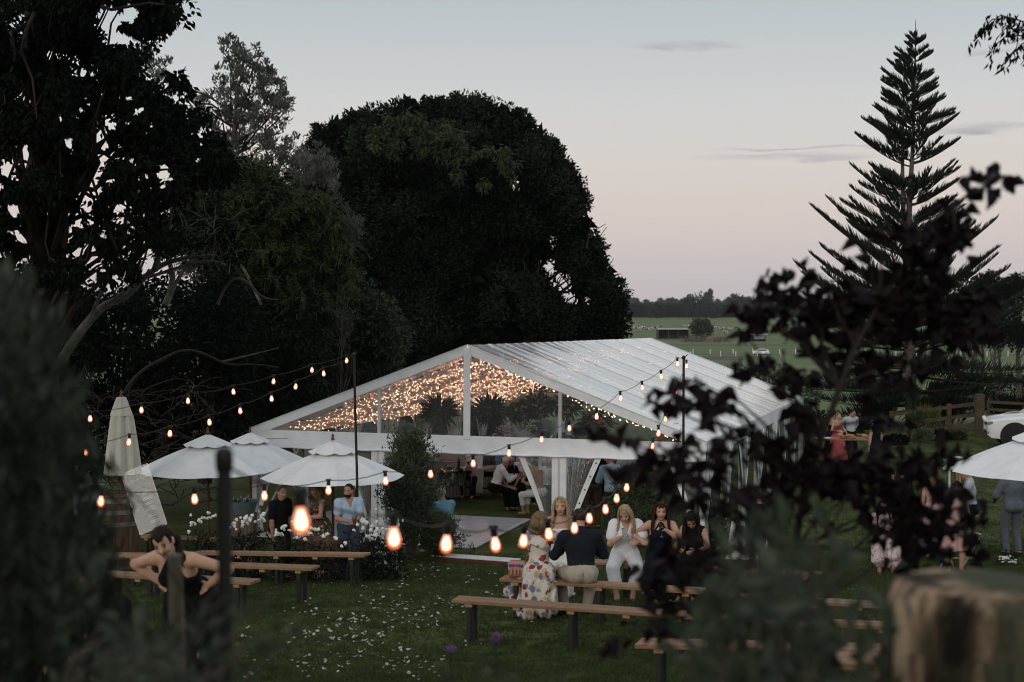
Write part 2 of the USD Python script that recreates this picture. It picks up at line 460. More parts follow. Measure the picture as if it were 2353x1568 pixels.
gx = grid_axis(-26, 26, .5, -3200, 3200, 42)
gy = np.concatenate([[-160, -110, -60, -30, -12], np.arange(-5, 70, .5), 70 + np.geomspace(.5, 4700, 58)])
XX, YY = np.meshgrid(gx, gy, indexing='ij')
land = MB().grid(np.stack([XX, YY, ground(XX, YY)], -1)[:, :])
nodes = {
    'geo': ('geometry', {}), 'sep': ('separate_xyz', {}),
    'n1': ('noise_texture', {'scale': .55, 'detail': 5.0, 'roughness': .65}), 'n2': ('noise_texture', {'scale': 14.0, 'detail': 4.0}), 'm3': ('mapping', {'mapping_type': 'point', 'scale': (.35, 2.2, 1)}), 'n3': ('noise_texture', {'scale': .012, 'detail': 4.0}),
    'lawn': ('rgb_ramp', {'ramp': [(.33, (.032, .047, .011)), (.50, (.060, .080, .020)), (.60, (.075, .092, .026)), (.70, (.125, .115, .048))]}),
    'past': ('rgb_ramp', {'ramp': [(.34, (.062, .098, .034)), (.47, (.115, .155, .062)), (.55, (.10, .135, .05)), (.68, (.17, .165, .09))]}),
    'fine': ('map_range', {'from_min': .3, 'from_max': .7, 'to_min': .7, 'to_max': 1.25}),
    'far': ('map_range', {'range_type': 'smoothstep', 'from_min': 62.0, 'from_max': 80.0, 'clamp': True}),
    'mx': ('mix_color', {}), 'ml': ('vector_math', {'math_type': 'scale'}),
    'p': ('principled_bsdf', {'roughness': .9, 'specular_ior_level': .15}), 'bu': ('bump', {'strength': .6, 'distance': .04}),
}
links = [('geo.position', 'sep.vector'), ('geo.position', 'n1.vector'), ('geo.position', 'n2.vector'), ('geo.position', 'm3.vector'), ('m3.vector', 'n3.vector'), ('n1.fac', 'lawn.fac'), ('n3.fac', 'past.fac'),
         ('sep.y', 'far.value'), ('far.result', 'mx.fac'), ('lawn.color', 'mx.a'), ('past.color', 'mx.b'), ('n2.fac', 'fine.value'), ('mx.result', 'ml.vector1'), ('fine.result', 'ml.scale'),
         ('ml.vector', 'p.base_color'), ('n2.fac', 'bu.height'), ('bu.normal', 'p.normal')]
M['lawn'] = usdkit.material(stage, '/World/Looks/lawn', nodes, links, surface='p.BSDF')
single('ground', (land.get()[0], land.get()[1][:, ::-1]), M['lawn'], 'dark green lawn falling away to pale green paddocks', None, None, 'structure', smooth=True)

# blue hills behind the big trees
rng = np.random.default_rng(3)
hx = np.linspace(-3100, -330, 110)
prof = 14 + 88 * np.clip(meshkit.fbm(np.stack([hx / 700, 0 * hx, 0 * hx], -1), 4, 7) * 1.6 - .25, 0, 1.2) * np.clip((-350 - hx) / 500, 0, 1)
rows = []
for k, (dy, s) in enumerate([(0, 0), (500, .6), (1100, 1.0), (2200, .0)]):
    rows.append(np.stack([hx, 4000 + dy * .3 + 0 * hx, -9 + prof * s + 9 * s * (meshkit.fbm(np.stack([hx / 110, 0 * hx + k, 0 * hx], -1), 3, 2) - .5)], -1))
M['hill'] = mat('hill_green', (.07, .10, .05), (.05, .07, .04), rough=.95, scale=.003, coord='pos')
hm = MB().grid(np.array(rows))
single('hills', (hm.get()[0], hm.get()[1][:, ::-1]), M['hill'], 'low blue hills seen through the left trees', None, None, 'structure', smooth=True)

# the road across the plain and its white marker posts
def strip(y0, y1, x0, x1, z):
    return MB().grid(np.array([[(x0, y0, z), (x1, y0, z)], [(x0, y1, z), (x1, y1, z)]], float))


rd = strip(358, 364.5, -400, 600, -8.796)
single('road', (rd.get()[0], rd.get()[1]), M['asphalt'], 'narrow grey country road across the plain', None, None, 'structure')
post0 = None
k = 0
for row, yy in ((0, 352.0), (1, 369.0)):
    for i in range(26):
        x = 22 + i * 5.6 + (2.3 if row else 0) + rng.normal(0, .5)
        z = -8.8
        if post0 is None:
            post0 = thing('marker_post', 'white marker post beside the far country road', 'post', (x, yy, z), group='white posts along the far road')
            part(post0, 'post', MB().beam((0, 0, 0), (0, 0, 1.25), .16, .16, .02), M['white_paint'])
        else:
            copy_of(post0, (x, yy, z), rng.uniform(-8, 8))
# ------------------------------------------------------------------ trees
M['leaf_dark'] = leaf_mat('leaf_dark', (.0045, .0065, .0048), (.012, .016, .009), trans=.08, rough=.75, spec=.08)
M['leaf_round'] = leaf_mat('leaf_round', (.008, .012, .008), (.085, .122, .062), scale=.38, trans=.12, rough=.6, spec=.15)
M['leaf_lime'] = leaf_mat('leaf_lime', (.03, .042, .016), (.095, .115, .042), scale=1.0, trans=.3)
M['leaf_grey'] = leaf_mat('leaf_grey', (.085, .088, .075), (.23, .23, .205), scale=1.5, trans=.15)
M['leaf_wattle'] = leaf_mat('leaf_wattle', (.036, .046, .014), (.105, .115, .034), scale=1.0, trans=.25)
M['leaf_bush'] = leaf_mat('leaf_bush', (.026, .042, .018), (.085, .12, .045), scale=1.2, trans=.25)
M['leaf_olive'] = leaf_mat('leaf_olive', (.065, .085, .045), (.18, .21, .125), scale=3, trans=.2)
M['leaf_willow'] = leaf_mat('leaf_willow', (.026, .035, .021), (.17, .20, .14), scale=3, trans=.2)
M['leaf_purple'] = leaf_mat('leaf_purple', (.007, .0035, .005), (.034, .011, .017), scale=4, trans=.12, rough=.6, spec=.12)
M['leaf_fore'] = leaf_mat('leaf_fore', (.032, .046, .027), (.24, .28, .20), scale=5, trans=.3)
M['needle'] = leaf_mat('pine_needle', (.010, .016, .010), (.026, .036, .020), scale=.8, trans=.05)
M['leaf_far'] = leaf_mat('leaf_far', (.022, .034, .022), (.065, .085, .045), scale=.05, trans=.1)
M['leaf_flax'] = leaf_mat('leaf_flax', (.03, .04, .022), (.08, .09, .05), scale=2, trans=.1)
M['leaf_yellow'] = leaf_mat('leaf_yellow', (.10, .10, .02), (.26, .23, .03), scale=2, trans=.2)


def leaf_mesh(c, axis, length, width, rng, fold=.25):
    """diamond leaves: base c, along axis, as two triangles folded along the midrib"""
    n = len(c)
    axis = axis / (np.linalg.norm(axis, axis=1, keepdims=True) + 1e-9)
    r = rng.normal(size=(n, 3))
    side = np.cross(axis, r)
    side /= np.linalg.norm(side, axis=1, keepdims=True) + 1e-9
    nor = np.cross(side, axis)
    L = np.broadcast_to(np.asarray(length, float), (n,))[:, None] * rng.uniform(.7, 1.3, (n, 1))
    W = np.broadcast_to(np.asarray(width, float), (n,))[:, None] * rng.uniform(.8, 1.2, (n, 1)) / 2
    mid = c + axis * L * .45
    v = np.stack([c, mid + side * W + nor * W * fold, c + axis * L - nor * L * .12, mid - side * W + nor * W * fold], 1).reshape(-1, 3)
    b = np.arange(n)[:, None] * 4
    f = np.vstack([b + np.array([0, 1, 2]), b + np.array([0, 2, 3])])
    return v, f


def unit(rng, n):
    d = rng.normal(size=(n, 3))
    return d / np.linalg.norm(d, axis=1, keepdims=True)


def clump_leaves(centres, radii, per, size, aspect, rng, out=.6, droop=0.0, shell=.35, flat=1.0, up=0.0):
    """leaves spread through small balls"""
    cs, axs, ls = [], [], []
    for c, r, k in zip(centres, radii, per):
        d = unit(rng, k)
        rr = r * (shell + (1 - shell) * rng.uniform(0, 1, (k, 1)) ** .6)
        p = d * rr
        p[:, 2] *= flat
        cs.append(c + p)
        axs.append(d * out + unit(rng, k) * .7 + np.array([0, 0, up - droop]))
        ls.append(np.full(k, size))
    c, a, l = np.vstack(cs), np.vstack(axs), np.concatenate(ls)
    return leaf_mesh(c, a, l, l * aspect, rng)


def branch_path(p0, p1, rng, sag=.12, n=7, wob=.03):
    p0, p1 = np.asarray(p0, float), np.asarray(p1, float)
    t = np.linspace(0, 1, n)[:, None]
    L = np.linalg.norm(p1 - p0)
    w = rng.normal(size=(n, 3)) * L * wob * np.sin(np.pi * t)
    return p0 + (p1 - p0) * t + np.array([0, 0, 1.0]) * (L * sag * np.sin(np.pi * t)) + w


def inside(poly, x, y):
    from shapely import Polygon, points, contains
    return contains(Polygon(poly), points(np.stack([x, y], -1)))


def scatter_px(poly, n, rng, gaps=(), Y=(20, 24)):
    """clump centres spread over the outline a crown has, each at its own depth"""
    poly = np.array(poly, float)
    lo, hi = poly.min(0), poly.max(0)
    out = []
    while len(out) < n:
        q = rng.uniform(lo, hi, (n * 3, 2))
        q = q[inside(poly, q[:, 0], q[:, 1])]
        for g in gaps:
            q = q[np.hypot((q[:, 0] - g[0]) / g[2], (q[:, 1] - g[1]) / g[3]) > rng.uniform(.75, 1.05, len(q))]
        out += list(q)
    rng.shuffle(out)
    out = np.array(out[:n])
    Ys = rng.uniform(*Y, n)
    return np.array([P(a, b, c) for (a, b), c in zip(out, Ys)]), out


proj = lambda p: (CX + F * p[:, 0] / ((p - EYE) @ FWD), CY - F * ((p - EYE) @ UP) / ((p - EYE) @ FWD))


def thin(lv, gaps, rng):
    """drops the leaves where the crown stands open"""
    q = lv.reshape(-1, 4, 3)
    px, py = proj(q.mean(1))
    keep = np.ones(len(q), bool)
    for g in gaps:
        keep &= np.hypot((px - g[0]) / g[2], (py - g[1]) / g[3]) > rng.uniform(.55, 1.1, len(q))
    q = q[keep]
    b = np.arange(len(q))[:, None] * 4
    return q.reshape(-1, 3), np.vstack([b + np.array([0, 1, 2]), b + np.array([0, 2, 3])])


# --- the tall dark broad-leaved tree on the left
rng = np.random.default_rng(11)
t = thing('dark_tree', 'tall near-black broad-leaved tree filling the upper left corner', 'tree', (-7.3, 23.0, gz(-7.3, 23)))
poly = [(-60, -60), (400, -60), (402, 20), (395, 70), (330, 80), (345, 115), (300, 125), (318, 200), (400, 185), (430, 215), (420, 240), (462, 260), (520, 330), (530, 395), (470, 400), (420, 440), (430, 520), (360, 600), (250, 640), (120, 640), (-60, 700)]
gaps = [(250, 45, 36, 50), (278, 90, 46, 22), (300, 30, 25, 30), (75, 215, 32, 40), (225, 345, 28, 62), (205, 440, 34, 46), (150, 330, 16, 14), (55, 350, 20, 40), (20, 390, 18, 30), (380, 410, 22, 18), (55, 545, 34, 18), (100, 590, 34, 34),
        (200, 585, 44, 26), (300, 545, 34, 22), (400, 500, 30, 30), (30, 480, 20, 22), (150, 500, 26, 16), (340, 600, 30, 24), (110, 130, 14, 18), (180, 165, 20, 12), (270, 480, 26, 20)]
cen, qq = scatter_px(poly, 520, rng, [(a, b, c * 1.22, d * 1.22) for a, b, c, d in gaps], (20.5, 25.5))
rad = rng.uniform(.16, .34, len(cen))
# twigs that stick out at the right edge
ext = np.array([P(*q) for q in [(330, 45, 22), (352, 22, 22), (365, 50, 22), (385, 22, 22), (392, 40, 22), (300, 78, 22), (285, 58, 22), (372, 8, 22), (340, 20, 22), (318, 60, 22), (240, 70, 22), (255, 10, 22), (300, 60, 22), (270, 105, 22),
                                (410, 190, 22), (430, 205, 22), (405, 175, 22), (445, 280, 22), (500, 320, 22), (525, 365, 22), (515, 345, 22)]])
cen = np.vstack([cen, ext])
rad = np.concatenate([rad, np.full(len(ext), .13)])
lv, lf = clump_leaves(cen, rad, np.where(rad > .15, 120, 60), .115, .55, rng, out=.4, droop=.8, shell=.1)
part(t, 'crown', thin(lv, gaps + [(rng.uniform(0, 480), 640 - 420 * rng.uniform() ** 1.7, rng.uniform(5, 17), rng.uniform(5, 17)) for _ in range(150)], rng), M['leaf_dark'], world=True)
tr = MB()
base = np.array([-7.3, 23.0, gz(-7.3, 23) - .2])
top = P(60, -120, 23)
tr.tube(branch_path(base, top, rng, 0, 9, .015), np.linspace(.26, .10, 9), 9)
part(t, 'trunk', tr, M['dark_bark'], 40, world=True)
bm = MB()
for i in rng.choice(len(cen), 80, replace=False):
    z0 = base + (top - base) * np.clip(rng.uniform(.35, .95), 0, 1)
    pts = branch_path(z0, cen[i], rng, .08, 7, .04)
    bm.tube(pts, np.linspace(.055, .010, 7), 5)
for a, b in [((-30, 770, 23), (250, 690, 22)), ((130, 700, 23), (-20, 520, 22))]:
    pass
part(t, 'branch', bm, M['dark_bark'], 60, world=True, kind='stuff')

# --- the leaning lichen-covered tree whose pale limbs cross the gap
t = thing('leaning_tree', 'leaning tree with bare pale lichen-covered limbs behind the closed parasol', 'tree', P(120, 1010, 27))


def limb(px, r0, r1, Y0, Y1):
    n = len(px)
    Ys = np.linspace(Y0, Y1, n)
    pts = np.array([P(a, b, y) for (a, b), y in zip(px, Ys)])
    from scipy.interpolate import CubicSpline
    u = np.linspace(0, 1, n)
    uu = np.linspace(0, 1, n * 3)
    return MB().tube(CubicSpline(u, pts)(uu), np.linspace(r0, r1, n * 3), 8)


part(t, 'trunk', limb([(60, 1010), (120, 870), (165, 790), (205, 738), (245, 700), (290, 680), (330, 640), (380, 606), (435, 592), (490, 588)], .11, .028, 27, 25.5), M['lichen_bark'], 60, world=True)
for px, r, Y in [([(355, 622), (372, 570), (388, 520), (400, 460)], .06, 25.6), ([(380, 700), (396, 640), (385, 590), (366, 540), (360, 500)], .07, 28), ([(330, 640), (410, 615), (470, 600), (520, 610)], .035, 25.6),
                 ([(245, 700), (300, 655), (330, 600), (345, 540)], .04, 26), ([(390, 680), (430, 610), (465, 560), (480, 510)], .045, 28), ([(400, 590), (440, 545), (470, 530)], .03, 26), ([(150, 545), (210, 520), (250, 505), (310, 480)], .03, 24),
                 ([(205, 738), (250, 640), (270, 600), (260, 560)], .035, 26)]:
    part(t, 'limb', limb(px, r, .012, Y, Y - .4), M['lichen_bark'], 60, world=True)
tw = MB()
for a in [(500, 590), (470, 600), (435, 592), (400, 470), (360, 505), (480, 515), (520, 610), (345, 545), (385, 590), (430, 560), (450, 640), (330, 520), (420, 520), (300, 560)]:
    for k in range(6):
        p0 = P(a[0] + rng.normal(0, 10), a[1] + rng.normal(0, 10), 25.6)
        tw.tube(branch_path(p0, p0 + np.array([rng.normal(.1, .35), rng.normal(0, .3), rng.uniform(.05, .55)]), rng, .05, 5, .05), np.linspace(.012, .004, 5), 4)
part(t, 'twigs', tw, M['lichen_bark'], 60, world=True, kind='stuff')
cen, _ = scatter_px([(230, 540), (300, 500), (420, 480), (520, 520), (560, 590), (520, 620), (420, 560), (330, 600), (240, 620)], 70, rng, [(400, 540, 30, 40)], (25, 27))
part(t, 'foliage', clump_leaves(cen, rng.uniform(.1, .2, 70), np.full(70, 34), .10, .5, rng, droop=.5, shell=.1), M['leaf_dark'], world=True)

# --- dark tangle of shrubs under those trees
t = thing('understorey_shrub', 'black tangle of shrubs and bare twigs under the left trees', 'shrubs', P(500, 1080, 33), kind=None)
cen2, _ = scatter_px([(500, 640), (640, 640), (780, 700), (860, 790), (1000, 800), (1150, 860), (1150, 1010), (500, 1030)], 420, rng, (), (51, 58))
cen, q = scatter_px([(-60, 640), (120, 660), (240, 690), (420, 640), (520, 640), (560, 700), (556, 985), (540, 1080), (330, 1060), (-60, 1080)], 400, rng,
                    [(265, 790, 22, 30), (210, 780, 20, 14), (430, 760, 14, 18), (330, 790, 15, 12), (90, 890, 18, 14), (190, 1010, 24, 40), (470, 1010, 30, 10), (390, 900, 10, 14), (545, 760, 10, 10), (420, 640, 26, 30), (340, 660, 20, 16), (300, 650, 16, 20)], (30, 37))
rad = np.concatenate([rng.uniform(.28, .6, len(cen)), rng.uniform(.55, 1.0, len(cen2))])
sz = np.concatenate([np.full(len(cen), .16), np.full(len(cen2), .30)])
cen = np.vstack([cen, cen2])
parts_ = [clump_leaves(cen[m_], rad[m_], np.full(m_.sum(), 100), s_, .5, rng, droop=.4, shell=.1) for m_, s_ in ((sz < .2, .16), (sz > .2, .30))]
fm = MB()
for q_ in parts_:
    fm.add(*q_)
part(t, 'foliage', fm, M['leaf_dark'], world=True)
part(t, 'limb', limb([(285, 905), (330, 850), (380, 822), (440, 805), (510, 832), (560, 838), (640, 845)], .042, .012, 29, 29), M['dark_bark'], 60, world=True)
part(t, 'limb', limb([(510, 832), (580, 815), (640, 800)], .025, .008, 29, 29), M['bark'], 60, world=True)
part(t, 'limb', limb([(470, 1110), (476, 1020), (480, 930), (482, 840)], .16, .09, 31, 31), M['dark_bark'], 60, world=True)
part(t, 'limb', limb([(360, 1100), (372, 1020), (420, 960), (470, 940)], .20, .10, 31, 31), M['dark_bark'], 60, world=True)
part(t, 'limb', limb([(500, 700), (545, 640), (580, 660), (600, 680), (640, 690)], .03, .01, 26.5, 26.5), M['bark'], 60, world=True)
tw = MB()
for k in range(260):
    a = (rng.uniform(0, 500), rng.uniform(900, 1170))
    p0 = P(*a, rng.uniform(28.5, 30.5))
    tw.tube(branch_path(p0, p0 + np.array([rng.normal(0, .6), rng.normal(0, .4), rng.uniform(-.25, .6)]), rng, .12, 6, .05), np.linspace(.014, .005, 6), 4)
part(t, 'twigs', tw, M['dark_bark'], 60, world=True, kind='stuff')

# --- slender grey-leaved tree
rng = np.random.default_rng(21)
t = thing('grey_tree', 'slender grey-leaved tree standing pale against the sky', 'tree', P(560, 1060, 43))
spine = [(560, 1000), (555, 800), (545, 620), (528, 460), (535, 330), (545, 230), (560, 150)]
part(t, 'trunk', limb(spine, .15, .02, 43, 43), M['bark'], 60, world=True)
tips = []
tw = MB()
lobes = [(525, 115, 34), (560, 135, 40), (590, 160, 44), (530, 170, 34), (575, 205, 50), (625, 200, 40), (650, 225, 34), (660, 250, 26), (610, 250, 48), (555, 240, 46), (500, 240, 30), (480, 275, 34), (520, 290, 44), (575, 290, 44), (630, 290, 30), (460, 240, 14),
         (645, 330, 40), (660, 365, 30), (600, 340, 40), (540, 350, 40), (490, 340, 34), (360, 150, 30), (345, 190, 30), (380, 175, 20), (340, 135, 18), (690, 370, 36), (730, 365, 34), (745, 395, 30), (700, 410, 40), (650, 415, 40), (760, 430, 26), (600, 420, 34), (560, 400, 30)]
for (a, b, r) in lobes:
    for k in range(max(5, int(r * r / 120))):
        th, rr = rng.uniform(0, 6.28), r * math.sqrt(rng.uniform(0, 1))
        q = (a + math.cos(th) * rr, b + math.sin(th) * rr)
        tips.append(P(q[0], q[1], 43 + rng.normal(0, .9)))
    p0 = P(*[np.interp(min(b + 120, 1000), [p[1] for p in spine[::-1]], [p[0] for p in spine[::-1]]), min(b + 120, 1000)], 43)
    tw.tube(branch_path(p0, P(a, b, 43), rng, -.06, 7, .03), np.linspace(.04, .012, 7), 5)
tips = np.array(tips)
for c in tips[::2]:
    i = np.argmin(np.linalg.norm(tips - c, axis=1) + 1e9 * (np.arange(len(tips)) % 5 != 0))
    tw.tube([tips[i], (tips[i] + c) / 2 - np.array([0, 0, .05]), c], [.014, .011, .006], 4)
part(t, 'branch', tw, M['dark_bark'], 60, world=True, kind='stuff')
part(t, 'crown', clump_leaves(tips, rng.uniform(.10, .19, len(tips)), np.full(len(tips), 34), .15, .34, rng, out=.35, up=.75, shell=.05), M['leaf_grey'], world=True)

t = thing('silver_shrub', 'silvery fine-leaved shrub between the wattle and the round tree', 'shrub', P(780, 1000, 41.5))
tips = []
for (a, b, r) in [(745, 385, 26), (735, 420, 36), (700, 400, 34), (770, 470, 24), (765, 500, 32), (790, 520, 34), (800, 555, 26), (785, 590, 34), (760, 610, 30), (740, 540, 40), (735, 740, 44), (770, 760, 36), (720, 770, 40), (790, 745, 26), (760, 800, 26), (740, 580, 40), (705, 440, 30), (720, 800, 30)]:
    for k in range(max(6, int(r * r / 60))):
        th, rr = rng.uniform(0, 6.28), r * math.sqrt(rng.uniform(0, 1))
        tips.append(P(a + math.cos(th) * rr, b + math.sin(th) * rr, 41.5 + rng.normal(0, .5)))
tips = np.array(tips)
part(t, 'foliage', clump_leaves(tips, rng.uniform(.13, .22, len(tips)), np.full(len(tips), 46), .15, .26, rng, out=.3, up=.9, shell=.05), M['leaf_grey'], world=True)
tw = MB()
for c in tips[::6]:
    tw.tube(branch_path(P(775, 960, 41.5), c, rng, .03, 6, .04), np.linspace(.035, .008, 6), 4)
part(t, 'stem', tw, M['bark'], 60, world=True, kind='stuff')

# --- feathery olive-green wattle
rng = np.random.default_rng(31)
t = thing('wattle_tree', 'feathery olive-green wattle drooping in layers left of the round tree', 'tree', P(640, 1060, 40))
cen, _ = scatter_px([(420, 420), (470, 385), (560, 370), (620, 400), (660, 430), (720, 440), (770, 470), (760, 540), (800, 580), (790, 640), (720, 690), (620, 660), (540, 640), (470, 650), (430, 580), (400, 500)], 250, rng, [(560, 452, 30, 14), (520, 430, 18, 12), (500, 520, 16, 20)], (37.5, 41))
cs, ax = [], []
for c in cen:
    for k in range(7):
        d = np.array([rng.normal(0, .5), rng.normal(0, .4), rng.uniform(-.1, .35)])
        st = c + rng.normal(0, .18, 3)
        n = 26
        tt = rng.uniform(0, 1, n)[:, None]
        cs.append(st + d * tt * .8 + np.array([0, 0, -.5]) * tt ** 2 * .8 + rng.normal(0, .02, (n, 3)))
        ax.append(d * .7 + np.array([0, 0, -.8]) * tt + rng.normal(0, .45, (n, 3)))
part(t, 'crown', leaf_mesh(np.vstack(cs), np.vstack(ax), .21, .032, rng), M['leaf_wattle'], world=True)
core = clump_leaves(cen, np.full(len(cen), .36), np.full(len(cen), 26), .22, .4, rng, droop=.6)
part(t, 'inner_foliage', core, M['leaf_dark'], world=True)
part(t, 'trunk', limb([(640, 1060), (636, 900), (610, 760), (590, 640), (600, 520)], .17, .06, 40, 39), M['dark_bark'], 60, world=True)
part(t, 'limb', limb([(600, 700), (560, 620), (545, 590), (575, 640)], .035, .01, 37, 36.8), M['lichen_bark'], 60, world=True)

# --- glossy green bush low at the tent's shoulder
t = thing('green_bush', 'mid-green leafy bush at the foot of the round tree', 'bush', P(840, 960, 43))
cen, _ = scatter_px([(700, 640), (780, 620), (830, 640), (850, 680), (900, 690), (920, 740), (930, 790), (900, 840), (820, 850), (760, 800), (740, 700)], 190, rng, (), (41.5, 44.5))
part(t, 'foliage', clump_leaves(cen, rng.uniform(.24, .42, len(cen)), np.full(len(cen), 62), .18, .42, rng, droop=.5, shell=.2), M['leaf_bush'], world=True)
bm = MB()
for c in cen[::8]:
    bm.tube(branch_path(P(840, 960, 43), c, rng, .05, 6, .04), np.linspace(.05, .01, 6), 5)
part(t, 'stem', bm, M['dark_bark'], 60, world=True, kind='stuff')

# --- darker leafy shrubs filling in under the wattle
M['leaf_mid'] = leaf_mat('leaf_mid', (.012, .018, .009), (.050, .066, .030), scale=.9, trans=.2, spec=.15)
t = thing('leafy_thicket', 'dull green leafy thicket under the feathery wattle, behind the left parasols', 'thicket', P(640, 1000, 40))
cen, _ = scatter_px([(500, 720), (560, 650), (640, 640), (720, 680), (750, 760), (760, 870), (700, 930), (560, 980), (500, 900)], 210, rng, (), (38, 42))
part(t, 'foliage', clump_leaves(cen, rng.uniform(.25, .45, len(cen)), np.full(len(cen), 60), .17, .42, rng, droop=.5, shell=.2), M['leaf_mid'], world=True)
bm = MB()
for c in cen[::10]:
    bm.tube(branch_path(P(640, 1000, 40), c, rng, .05, 6, .04), np.linspace(.05, .01, 6), 5)
part(t, 'stem', bm, M['dark_bark'], 60, world=True, kind='stuff')

# --- the great round tree behind the marquee
rng = np.random.default_rng(41)
Yr = 58.0
t = thing('round_tree', 'huge dark round-crowned tree standing behind the marquee', 'tree', (P(1060, 900, Yr)[0], Yr, gz(-2, Yr)))
lobes = [(1060, 430, 205, 0), (930, 430, 180, 1), (1180, 470, 170, 0), (820, 470, 150, 0), (880, 330, 70, -1), (980, 300, 74, 0), (1060, 285, 62, 1), (1150, 320, 74, 0), (1230, 390, 84, 0), (1270, 470, 80, -1), (1290, 560, 80, 0), (1310, 640, 84, 0), (1360, 690, 76, 0),
         (1390, 740, 60, 0), (1250, 640, 120, 1), (1150, 650, 150, 1), (1000, 640, 180, 0), (850, 620, 160, 0), (760, 330, 46, 0), (730, 370, 40, 0), (780, 420, 80, 0), (1210, 340, 46, 1), (1330, 600, 56, 0), (1350, 650, 50, 0), (1400, 700, 34, 0), (930, 280, 40, 0), (940, 262, 26, 0),
         (1050, 255, 28, 0), (1100, 265, 36, 0), (1000, 275, 34, 0), (1180, 290, 36, 0), (1240, 340, 36, 0), (1290, 410, 34, 0), (1310, 460, 28, 0), (1320, 520, 30, 0), (1260, 360, 32, 0), (820, 290, 36, 0), (780, 310, 30, 0), (870, 285, 36, 0), (1370, 620, 28, 0), (960, 780, 200, 0), (1200, 780, 180, 0), (1340, 770, 90, 0)]
cc, rr = [], []
inner, ir = [], []
for (a, b, r, dy) in lobes:
    k = int(7 + r * r / 230)
    Rm = r * Yr / F
    c0 = P(a, b, Yr + dy * 1.2)
    d = unit(rng, k)
    d[:, 1] = -np.abs(d[:, 1]) * np.where(rng.uniform(0, 1, k) < .8, 1, -1)
    cc.append(c0 + d * Rm * rng.uniform(.71, .92, (k, 1)))
    rr.append(rng.uniform(.30, .62, k) * (1 if r > 50 else .7))
    inner.append(c0[None])
    ir.append(Rm * .85)
cc, rr = np.vstack(cc), np.concatenate(rr)
ppx, ppy = proj(cc)
keep = np.ones(len(cc), bool)
for g in [(1185, 425, 15, 34), (1115, 395, 7, 18), (1275, 560, 18, 26), (1255, 610, 30, 20), (1290, 650, 34, 34), (1350, 690, 16, 22), (1310, 690, 26, 22), (1365, 620, 10, 14)]:
    keep &= np.hypot((ppx - g[0]) / g[2], (ppy - g[1]) / g[3]) > 1.25
cc, rr = cc[keep], rr[keep]
part(t, 'crown', clump_leaves(cc, rr, (105 * (rr / .45) ** 1.6).astype(int) + 20, .18, .46, rng, out=.55, up=.25, shell=.3), M['leaf_round'], world=True)
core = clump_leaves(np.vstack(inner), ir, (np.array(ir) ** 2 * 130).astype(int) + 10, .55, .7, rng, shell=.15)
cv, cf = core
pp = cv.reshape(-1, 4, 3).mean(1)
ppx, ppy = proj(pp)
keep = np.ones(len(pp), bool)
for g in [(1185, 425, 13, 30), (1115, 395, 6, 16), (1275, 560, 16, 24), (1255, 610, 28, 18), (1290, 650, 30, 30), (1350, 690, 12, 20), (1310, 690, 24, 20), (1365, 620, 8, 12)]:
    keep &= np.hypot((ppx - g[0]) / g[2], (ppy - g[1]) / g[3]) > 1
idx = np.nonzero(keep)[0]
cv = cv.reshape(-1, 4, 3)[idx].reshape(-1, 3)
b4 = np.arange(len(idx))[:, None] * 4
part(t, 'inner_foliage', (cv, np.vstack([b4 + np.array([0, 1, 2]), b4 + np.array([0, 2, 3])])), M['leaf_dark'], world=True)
lime, _ = scatter_px([(840, 320), (880, 250), (1000, 250), (1080, 330), (1190, 340), (1180, 420), (1100, 440), (1040, 430), (960, 360), (850, 350)], 64, rng, (), (Yr - 6.2, Yr - 4.6))
part(t, 'pale_foliage', clump_leaves(lime, rng.uniform(.14, .30, len(lime)), np.full(len(lime), 26), .24, .4, rng, droop=.9, shell=.1), M['leaf_lime'], world=True, label='paler yellow-green leaf sprays on the upper crown')
bm = MB()
bs = np.array([P(1060, 900, Yr)[0], Yr, gz(-2, Yr) - .3])
bm.tube(branch_path(bs, bs + np.array([.2, 0, 6.0]), rng, 0, 8, .01), np.linspace(.75, .35, 8), 10)
part(t, 'trunk', bm, M['dark_bark'], 60, world=True)
bm = MB()
for (a, b, r, dy) in lobes:
    bm.tube(branch_path(bs + np.array([0, 0, rng.uniform(1.5, 5.5)]), P(a, b, Yr + dy), rng, .06, 7, .03), np.linspace(.2, .03, 7), 5)
for k in range(60):
    a = P(rng.uniform(1180, 1380), rng.uniform(560, 720), Yr + rng.normal(0, 1))
    bm.tube(branch_path(a, a + np.array([rng.normal(.3, .5), 0, rng.uniform(.3, 1.5)]), rng, .03, 5, .04), np.linspace(.035, .012, 5), 4)
part(t, 'branch', bm, M['dark_bark'], 60, world=True, kind='stuff')

# --- the tall whorled conifer with two leaders
rng = np.random.default_rng(51)
Yn = 66.0
pb = P(2100, 1000, Yn)
base = np.array([pb[0], Yn, gz(pb[0], Yn)])
t = thing('whorled_conifer', 'tall symmetrical conifer with two leaders and tiered upswept branches', 'tree', base)
pxm = Yn / F


def stem(px):
    pts = np.array([P(a, b, Yn + (0 if px[0][0] > 2090 else .15)) for a, b in px])
    return pts


